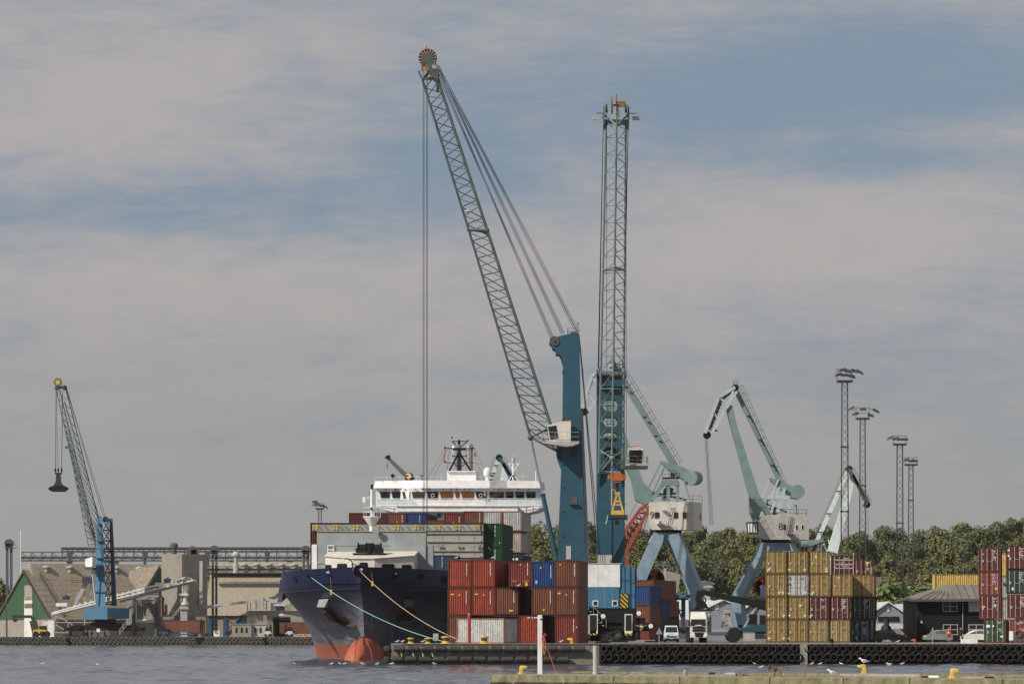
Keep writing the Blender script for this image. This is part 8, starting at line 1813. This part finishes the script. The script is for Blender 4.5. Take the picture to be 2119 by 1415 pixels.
block('site_hut', 'darker low beige hut joined to the right of the windowed hut', 'hut', 900, 520.5, 551, 1292, 'grey_light', 4, (), tuple((a, a + 4, 1308, 1298, 'glass_dark') for a in (526, 537)), 'low beige huts on the far quay')
block('concrete_bay', 'pale concrete storage bay wall right of the left crane', 'wall', 909, 262, 328, 1228, 'concrete', 6, (), ((280, 321, 1287, 1280, 'placard'),))
block('store', 'low white shed between the green gable and the left crane', 'shed', 903, 88, 113, 1281, 'door_white', 6, ((100, 112, 1283, 'placard'),))
for px, lab in ((277, 'blue grey steel column left of the concrete bay'), (324, 'blue grey steel column right of the concrete bay')):
 b = MB(); b.tube((X(px, 908), 908, QZ), W(px, 1235, 908), .5, 10); tag(b.build('column', 'grey_dark', None, loc=(X(px, 908), 908, QZ)), lab, 'column', 'steel columns by the concrete bay')
b = MB(); d = 907; b.lathe([(2.0, 0), (.35, -2.6), (.25, -4)], W(300, 1240, d), 'z', 4); tag(b.build('feed_hopper', 'tan_roof', None, loc=W(300, 1262, d)), 'brown pointed hopper above the concrete bay', 'hopper')
t = thing('transfer_tower', 'grey boxy machine house with a bent chute before the mossy roof', 'machine house', (X(178, 908), 908, QZ), 0); d = 908
b = MB(); b.box(X(172, d), X(190, d), d - 1.5, d + 1.5, Z(1207, d), Z(1192, d)); b.box(X(148, d), X(205, d), d - 1.6, d + 1.6, Z(1205, d), Z(1204, d)); b.rail([W(148, 1204, d - 1.6), W(205, 1204, d - 1.6)], 1.1, 1.5, .05, 1); b.build('house', 'grey_dark', t)
b = MB(); b.bar(W(178, 1207, d), W(160, 1240, d), 1.0); b.bar(W(160, 1240, d), W(154, 1262, d), .8); b.bar(W(188, 1192, d), W(188, 1232, d), .2); b.bar(W(175, 1215, d), W(175, 1300, d), .25); b.build('chute', 'grey_light', t)
d = 890; t = thing('unloading_arm', 'dark unloading arm in front of the green gable\'s white door', 'machine', (X(65, d), d, QZ), 0)
b = MB(); b.bar(W(24, 1275, d), W(66, 1275, d), .7); b.bar(W(66, 1275, d), W(70, 1284, d), .8); b.bar(W(29, 1275, d), W(32, 1286, d), .6); b.box(X(27, d), X(37, d), d - .5, d + .5, Z(1284, d), Z(1280, d)); b.prism(PX([(62, 1284), (75, 1283), (80, 1302), (75, 1312), (68, 1312)], d), 'y', d - 1, d + 1); b.box(X(68, d), X(78, d), d - 1, d + 1, QZ, Z(1312, d)); b.build('arm', 'boom_dark', t)
# life ring cabinet, forklifts, loader, lorry with containers
d = 887
b = MB(); b.box(X(442, d), X(454, d), d, d + .8, Z(1316, d), Z(1304, d)); t = tag(b.build('rescue_cabinet', 'placard', None, loc=(X(448, d), d, QZ)), 'white cabinet with a red life ring on the far quay edge', 'cabinet'); b = MB(); p = W(447, 1307, d - .1)
for i in range(12): a, c_ = i * math.pi / 6, (i + 1) * math.pi / 6; b.tube(p + Vector((math.cos(a) * .32, 0, math.sin(a) * .32)), p + Vector((math.cos(c_) * .32, 0, math.sin(c_) * .32)), .08, 5)
tag(b.build('life_ring', 'red_paint', None, loc=p), 'red life ring on the white cabinet of the far quay', 'life ring')
for k, (px, lab) in enumerate(((553, 'pale blue forklift on the far quay, left one'), (598, 'pale blue forklift before the red container on the far quay'))):
 d = 889; t = thing('forklift', lab, 'forklift', (X(px, d), d, QZ), 0, 'forklifts on the far quay')
 b = MB(); b.prism(PX([(px - 7, 1313), (px - 7, 1309), (px - 2, 1305), (px + 6, 1305), (px + 9, 1309), (px + 9, 1314)], d), 'y', d - .8, d + .8); b.build('body', 'van_blue', t)
 b = MB(); m = -1 if k else 1; b.bar(W(px + 8 * m, 1314, d), W(px + 7 * m, 1292, d), .35, 1.2); b.path([W(px - 4, 1306, d), W(px - 2, 1298, d), W(px + 5, 1298, d), W(px + 7, 1306, d)], .12, 5); b.box(X(px - 2, d), X(px + 4, d), d - .4, d + .4, Z(1306, d), Z(1300, d)); b.build('mast_and_cab', 'charcoal', t)
 for a in (-4, 6): wheel(t, X(px + a, d), d - .8, .42, .4)
d = 888; t = thing('wheel_loader', 'yellow wheel loader on the far left quay', 'wheel loader', (X(82, d), d, QZ), 0)
b = MB(); b.prism(PX([(68, 1309), (70, 1303), (79, 1301), (98, 1303), (98, 1311), (70, 1312)], d), 'y', d - 1, d + 1); b.bar(W(72, 1306, d), W(67, 1313, d), .5); b.build('body', 'yellow', t); b = MB(); b.box(X(82, d), X(97, d), d - .8, d + .8, Z(1303, d), Z(1294.5, d)); cb = b.build('cab', 'glass_dark', t); b = MB(); b.box(X(81.5, d), X(97.5, d), d - .85, d + .85, Z(1294.5, d) + .002, Z(1293, d)); b.build('cab_roof', 'yellow', cb)
for px in (75, 89, 97): wheel(t, X(px, d), d - 1.1, .72, .5, rim='mark_yellow'); wheel(t, X(px, d), d + 1.1, .72, .5, rim='mark_yellow')
d = 891; container((X(433, d) - 2, d + 1, Z(1308, d)), R(78), 9.4, H9, 'brown', 'long red brown container on a trailer by the grey silo tower', False, 'containers on the far quay', ())
container((X(652, d), d, Z(1311, d)), R(86), 8.6, H9, 'brown', 'red brown container on a low trailer behind the forklift, partly behind the bow', False, 'containers on the far quay', ())
t = thing('terminal_tractor', 'small dark blue terminal tractor pulling the red brown container', 'tractor', (X(338, d), d, QZ), 0)
b = MB(); b.box(X(329, d), X(349, d), d - 1.2, d + 1.2, Z(1314, d), Z(1306, d)); b.box(X(350, d), X(432, d), d - .8, d + 1, Z(1313, d), Z(1310.5, d)); b.build('chassis', 'blue_deep', t); b = MB(); b.box(X(331, d), X(343, d), d - .9, d + .9, Z(1305.9, d), Z(1294, d)); b.build('cab', 'glass_dark', t)
for px in (333, 345, 405, 416, 428): wheel(t, X(px, d), d - 1.1, .48, .35)
for k, (px, lab) in enumerate(((414, 'tiny yellow bollard by the grey silo tower on the far quay'), (547, 'tiny yellow bollard by the left forklift'), (630, 'tiny yellow bollard close to the ship\'s bow on the far quay'))):
 bollard(px, 884.8, QZ + .16, .55, lab, group='bollards on the far quay', r=.26)

# ------------------------------------------------------------ foreground jetty
PZ = 1.02
def fd(py, z): return (HC - z) * F / (py - HZ)
dl, dr = fd(1394.5, PZ), fd(1404, PZ)
A0, B0 = Vector((X(1013, dl), dl, 0)), Vector((X(2300, fd(1405.5, PZ)), fd(1405.5, PZ), 0)); ja = math.atan2(B0.y - A0.y, B0.x - A0.x); JL = (B0 - A0).length
jt = thing('jetty', 'old concrete and timber jetty running along the bottom of the photo', 'jetty', (A0.x, A0.y, 0), ja)
JM = MW[jt]
def jl(px, back):     # point on the jetty deck a given distance behind its front edge, in the column px
 k = (px - 1059.5) / F; o = A0; e = Vector((math.cos(ja), math.sin(ja), 0)); n_ = Vector((-math.sin(ja), math.cos(ja), 0)); q = o + n_ * back
 s = (q.x - k * q.y) / (k * e.y - e.x); r = q + e * s; return Vector((r.x, r.y, PZ))
b = MB(); b.box(0, JL, .30, 7.6, PZ - .30, PZ - .02); b.build('deck', 'concrete', jt, local=True)
b = MB(); x_ = -.05
for L_ in (3.1, 4.6, 3.9, 5.2, 4.1, 3.6, 4.9, 4.4): o_ = (L_ * 7 % 1) * .02; b.hexa([(x_, o_, PZ - .40), (x_ + L_ - .02, o_, PZ - .40), (x_ + L_ - .02, .42, PZ - .40), (x_, .42, PZ - .40)], [(x_ + .01, .04 + o_, PZ - o_), (x_ + L_ - .03, .04 + o_, PZ - o_), (x_ + L_ - .03, .42, PZ - o_), (x_ + .01, .42, PZ - o_)]); x_ += L_
bm_ = b.build('edge_beam', 'concrete_moss', jt, local=True); bm_.modifiers.new('b', 'BEVEL').width = .03
b = MB()
for k in range(26): x = .5 + k * 1.25; b.box(x, x + .28, .1, .38, -.6, PZ - .405)
b.build('pile', 'wood_dark', jt, local=True)
b = MB(); b.box(.02, JL, .05, .25, PZ - .52, PZ - .42); b.box(.02, JL, .02, .2, PZ - .80, PZ - .66); b.build('waling', 'wood_dark', jt, local=True)
b = MB()
for k in range(12):
 x = 3.9 + k * 2.4
 for i in range(9): a, c_ = math.pi * i / 9, math.pi * (i + 1) / 9; b.tube((x + math.cos(a) * .38, -.06, PZ - .9 + math.sin(a) * .38), (x + math.cos(c_) * .38, -.06, PZ - .9 + math.sin(c_) * .38), .09, 6)
b.build('tyre', 'rubber_worn', jt, local=True)
b = MB()
for k in range(7): x = 1.5 + k * 3.1; b.path([(x, -.02, PZ - .42), (x + .02, -.03, PZ - .45), (x - .06, -.08, PZ - .62)], .03, 5)
b.build('rope_end', 'grey_light', jt, local=True)
b = MB(); b.box(.05, 8.6, 7.0, 7.6, PZ - .018, PZ + .10); b.box(20, JL, 7.0, 7.6, PZ - .018, PZ + .12); b.build('rear_kerb', 'concrete_moss', jt, local=True)
def jbox(name, label, cat, px0, px1, pyt, pyb, back, dep, mat, grp=None, bev=.03):
 p = jl(px0, back); q = jl(px1, back); z1 = Z(pyt, p.y); b = MB(); z0 = PZ - .02; b.hexa([(p.x, p.y, z0), (q.x, q.y, z0), (q.x, q.y + dep, z0), (p.x, p.y + dep, z0)], [(p.x + .01, p.y + .02, z1), (q.x - .01, q.y + .02, z1), (q.x - .01, q.y + dep, z1), (p.x + .01, p.y + dep, z1)])
 o = b.build(name, mat, None, loc=(p + q) / 2); tag(o, label, cat, grp)
 if bev: m_ = o.modifiers.new('b', 'BEVEL'); m_.width = bev; m_.segments = 2
 return o
KG = 'kerb blocks on the jetty'
jbox('kerb_block', 'weathered concrete kerb block left of the pipe bends on the jetty', 'kerb', 1500, 1523, 1390.5, 1400, 3.2, .6, 'concrete', KG, .06)
jbox('kerb_block', 'dark end of the kerb trough beside the weathered block', 'kerb', 1523.5, 1538, 1392, 1400, 3.3, .5, 'concrete_dark', KG)
jbox('trough_wall', 'long mossy edge of the dark trough behind the pipe bends', 'kerb', 1538.5, 1740, 1391.5, 1396, 3.5, .25, 'concrete_moss', KG)
jbox('kerb_block', 'long pale concrete kerb under the gull\'s bollard', 'kerb', 1740, 1906, 1393, 1404, 3.0, 1.0, 'concrete', KG)
jbox('kerb_block', 'mossy concrete kerb behind the right hand bollard', 'kerb', 1906.5, 2130, 1396.5, 1404, 3.6, .3, 'concrete_moss', KG)
jbox('kerb_block', 'pale kerb piece between the two dark blocks at the right', 'kerb', 1989, 2039, 1400, 1409, 2.6, .5, 'concrete', KG)
for a, c_, nm in ((1908, 1923, 'black timber block right of the pale kerb, touching the white stone'), (2040, 2058, 'black timber block at the right end of the jetty')): jbox('timber_block', nm, 'block', a, c_, 1398 if a < 2000 else 1399, 1408, 2.4, .5, 'black', 'black timber blocks on the jetty', .02)
jbox('stone', 'rounded white stone between the black block and the yellow bollard', 'stone', 1922.5, 1944, 1397, 1407.5, 1.8, .5, 'white', None, .12)
jbox('plank', 'dark timber plank lying behind the white post', 'plank', 1148, 1270, 1391.3, 1393, 5.8, .3, 'concrete_dark', None, .01)
jbox('kerb_block', 'small mossy concrete lump at the end of the plank', 'kerb', 1279, 1299, 1390.3, 1394, 4.6, .4, 'concrete_moss', KG, .05)
p = jl(1418, 2.2); b = MB(); b.lathe([(.11, 0), (.115, .14), (.08, .26), (.02, .30)], p, 'z', 12); tag(b.build('stub', 'concrete', None, loc=p), 'small rounded stone stub standing alone on the jetty', 'stub')
JB = 'hook bollards on the jetty'
p = jl(1079, 3.6); bollard(1079, p.y, PZ - .02, .44, 'rusty yellow hook bollard at the left end of the jetty, nose pointing right', 'yellow', 'hookr', JB)
p = jl(1788, 3.3); bollard(1788, p.y, Z(1393.5, p.y), .46, 'rusty yellow hook bollard with a gull standing on it, nose pointing left', 'yellow', 'hookl', JB); BZ = Z(1393.5, p.y) + .46; BY = p.y
p = jl(1971, 1.2); bollard(1971, p.y, PZ - .02, .47, 'yellow hook bollard nearest the camera at the right, nose pointing right', 'yellow', 'hookr', JB)
# white mooring post with an orange rope
p = jl(1117.5, 2.2); zt = Z(1272, p.y)
t = thing('mooring_post', 'square white post standing on the jetty', 'post', p, 0); b = MB(); b.box(p.x - .12, p.x + .12, p.y - .12, p.y + .12, PZ - .02, zt); o = b.build('shaft', 'white', t); o.modifiers.new('b', 'BEVEL').width = .02
b = MB(); b.box(p.x + .0, p.x + .123, p.y - .125, p.y - .05, zt - .26, zt - .18); b.build('tag_plate', 'mark_dark', t)
d = p.y - .2; b = MB(); rr = random.Random(9)
for k in range(16):
 w_ = rr.uniform(.5, 1.0); pts = []; L_ = rr.uniform(.7, 1.0)
 for i in range(15): a = math.pi * 2 * i / 14; pts.append(W(1126.5 + math.sin(a) * 3.6 * w_ + rr.uniform(-.3, .3), 1336 - math.cos(a) * 18 * L_ + rr.uniform(-.4, .4), d + math.cos(a) * .03 + rr.uniform(-.05, .05)))
 b.path(pts, .013, 4)
for k in range(8): q = W(1125, 1316, d); b.tube(q, q + Vector((rr.uniform(-.12, .15), rr.uniform(-.1, .1), rr.uniform(.02, .2))), .014, 4)
b.tube(W(1120, 1318, d + .05), W(1127, 1318, d), .03, 5); b.path([W(1130, 1338, d), W(1136, 1350, d), W(1143, 1370, d), W(1152, 1393, d)], .018, 5)
tag(b.build('rope_coil', 'rope_orange', None, loc=W(1126, 1340, d)), 'tangled orange rope hanging from the white post and trailing to the deck', 'rope')
p = jl(1232, 3.8); t = thing('steel_pile', 'round grey steel pipe standing on the jetty', 'post', p, 0); b = MB(); zt = Z(1335, p.y); b.lathe([(.14, 0), (.14, .08), (.125, .10), (.125, zt - PZ)], p, 'z', 18); b.build('shaft', 'grey_light', t, smooth=False); b = MB(); b.lathe([(.13, zt - PZ), (.13, zt - PZ + .03)], p, 'z', 18); b.build('cap', 'concrete_dark', t)
p = jl(1603, 1.6); d = p.y; t = thing('pipe_bends', 'two rusty pipe bends with flanges rising from the jetty', 'pipes', p, 0)
def bend(pts, r, name): b = MB(); P_ = [W(a, c_, d) for a, c_ in pts]; b.path(P_, r, 10); [b.ball(q, r, 10) for q in P_[1:-1]]; return b.build(name, 'boom_rust', t)
paint('boom_rust', (.20, .14, .10), dirt=(.09, .045, .03), amt=.7, sc=3)
bend([(1602, 1405), (1602, 1388), (1600, 1382), (1594, 1379)], .055, 'pipe'); bend([(1618, 1405), (1615, 1388), (1611, 1384), (1606, 1383)], .05, 'pipe')
for a, c_ in ((1592, 1380), (1605, 1384)): b = MB(); b.lathe([(.11, -.04), (.12, 0), (.11, .04)], W(a, c_, d), 'x', 14); b.tube(W(a, c_, d), W(a + 1, c_ - 9, d), .03, 6); b.build('valve_flange', 'boom_dark', t)

# ------------------------------------------------------------ gulls
def gull(loc, rz, sc, label, mode='stand', group='gulls'):
 t = thing('gull', label, 'gull', loc, rz, group); M_ = Matrix.Scale(sc, 4)
 # local: beak towards -X, length about .55 m at scale 1
 b = MB(M_); secs = [(-.235, .005, .30), (-.21, .032, .305), (-.175, .046, .31), (-.14, .045, .30), (-.115, .040, .265), (-.09, .058, .225), (-.04, .078, .195), (.03, .082, .18), (.10, .068, .175), (.17, .042, .175), (.24, .022, .165), (.27, .006, .16)]
 if mode == 'swim': secs = [(x, r, z - (.135 if x > -.1 else .150)) for x, r, z in secs]
 rings = [b.addv([(x, math.cos(6.283 * i / 12) * r * .92, z + math.sin(6.283 * i / 12) * r) for i in range(12)]) for x, r, z in secs]
 for A, B in zip(rings[:-1], rings[1:]):
  for i in range(12): j = (i + 1) % 12; b.face((A + i, A + j, B + j, B + i))
 b.face([rings[0] + i for i in range(12)]); b.face([rings[-1] + i for i in range(12)]); b.build('body', 'feather_white', t, local=True, smooth=True)
 dz_ = -.14 if mode == 'swim' else 0
 for s in (-1, 1):
  b = MB(M_); ring = [(-.07, .06, .225), (-.0, .083, .235), (.10, .075, .225), (.20, .05, .20), (.34, .02, .165), (.20, .055, .165), (.06, .085, .155), (-.04, .075, .175)]
  b.hexa([(x, s * (y + .012), z + dz_) for x, y, z in ring], [(x, s * (y - .02), z + dz_) for x, y, z in ring]); wv = b.build('wing', 'feather_grey', t, local=True)
  b = MB(M_); b.hexa([(.24, s * .05, .19 + dz_), (.36, s * .022, .168 + dz_), (.24, s * .045, .168 + dz_)], [(.24, s * .02, .192 + dz_), (.36, s * .008, .17 + dz_), (.24, s * .02, .17 + dz_)]); b.build('wing_tip', 'black', wv, local=True)
 b = MB(M_); hz_ = -.15 if mode == 'swim' else 0; b.tube((-.228, 0, .302 + hz_), (-.285, 0, .293 + hz_), .013, 6, .004); b.build('beak', 'mark_yellow', t, local=True)
 if mode == 'stand':
  for s in (-1, 1): b = MB(M_); b.tube((.0, s * .03, .12), (.005, s * .03, .004), .007, 5); b.tube((.005, s * .03, .006), (-.05, s * .035, .004), .010, 4); b.build('leg', 'rope_buff', t, local=True)
 return t
p = jl(1722, 2.6); gull(Vector((X(1722, p.y), p.y, PZ - .0)), 0, 1.05, 'gull standing on the jetty left of the yellow bollard, body turned right, head left')
gull(Vector((X(1787, BY), BY, BZ - .02)), 0, .98, 'gull perched on top of the yellow bollard on the jetty')
GW = 'gulls floating on the harbour water'
rr = random.Random(2)
for k, (px, py) in enumerate(((611, 1373), (686, 1373.5), (704, 1374), (713, 1374), (751, 1373), (780, 1373), (810, 1373), (899, 1374), (1562, 1374), (1575, 1381), (1680, 1374), (1697, 1371), (1741, 1372), (1838, 1370), (1841, 1376), (1867, 1371), (203, 1376), (88, 1340))):
 d = min(HC * F / (py - HZ), 358); nm = ['beside the ship\'s bow, leftmost', 'off the bow, the second from the left', 'in the pair before the bulb, left one', 'in the pair before the bulb, right one', 'right below the red bulb', 'between the bulb and the pier head', 'at the pier head\'s left corner', 'below the pier head\'s tyres near the grey box', 'left of the pipe bends under the tyres', 'in front of the tyres, nearest to the pipe bends', 'left of the concrete gap in the tyres', 'right of the concrete gap in the tyres', 'near the perched gull, behind it', 'right of the perched gull, against the quay', 'right of the perched gull, out on the water', 'farthest right near the quay', 'alone in the open basin at the left', 'alone far off by the left quay'][k]
 gull(Vector((X(px, d), d, .03)), rr.uniform(-.6, .6) + (math.pi if rr.random() < .5 else 0), .95, 'small gull floating ' + nm, 'swim', GW)
PG = 'gulls resting on the pier head and containers'
for px, py, d, lab in ((822, 1332, 364.5, 'gull on the pier head edge, leftmost'), (833, 1332, 364.5, 'gull on the pier head edge, left of the first yellow bollard'), (875, 1332, 364.5, 'gull between the first two yellow bollards'), (946, 1332, 364, 'gull beside the big mooring bollard at the foot of the grey container'), (1161, 1332, 363.6, 'gull on the pier head right of the white post'), (1858, 1330, 365, 'gull on the right quay edge before the black estate car')):
 gull(Vector((X(px, d), d, QZ + .072)), rr.choice([0, math.pi]), .95, lab, 'stand', PG)
for px, d, z, lab in ((944, 383.5, QZ + 2 * P9 + H9, 'gull on top of the top left brick red container'), (1020, 383, QZ + 2 * P9 + H9, 'gull on top of the second brick red container'), (1073, 380.5, QZ + P9 + H9 + .0, 'gull at the ledge over the middle purple brown container')):
 gull(Vector((X(px, d), d + .6, z + .0)), math.pi, .95, lab, 'stand', PG)
def flying(px, py, d, span, label):
 t = thing('gull', label, 'gull', W(px, py, d), 0, 'gulls in flight'); b = MB(); b.lathe([(.01, -.25), (.05, -.18), (.07, 0), (.04, .15), (.01, .25)], (0, 0, 0), 'x' if span < 1 else 'y', 10); b.build('body', 'feather_white', t, local=True, smooth=True)
 for s in (-1, 1): b = MB(); h = span / 2; b.hexa([(s * .04, -.09, .02), (s * h * .45, -.08, h * .20), (s * h, .02, h * .34), (s * h * .45, .10, h * .18), (s * .04, .10, .02)], [(s * .04, -.09, .05), (s * h * .45, -.08, h * .20 + .03), (s * h, .02, h * .34 + .01), (s * h * .45, .10, h * .18 + .03), (s * .04, .10, .05)]); b.build('wing', 'feather_white', t, local=True)
flying(1327, 1297, 345, 1.1, 'white gull flying with spread wings before the crane undercarriage')
flying(1531, 1131, 500, 1.0, 'white gull flying against the wood between the portal cranes')
# ------------------------------------------------------------ haze
b = MB(); b.box(-1700, 2700, -210, 1900, -4, 95); hz_o = b.build('haze', 'water', None); hz_o.data.materials.clear()
m = bpy.data.materials.new('haze'); m.use_nodes = True; n = NT(m.node_tree); v = n.add('ShaderNodeVolumePrincipled'); v.inputs['Color'].default_value = (.92, .93, .95, 1); v.inputs['Density'].default_value = .000035; v.inputs['Anisotropy'].default_value = .2
o = n.add('ShaderNodeOutputMaterial'); n.l.new(v.outputs[0], o.inputs['Volume']); hz_o.data.materials.append(m); tag(hz_o, kind='stuff')
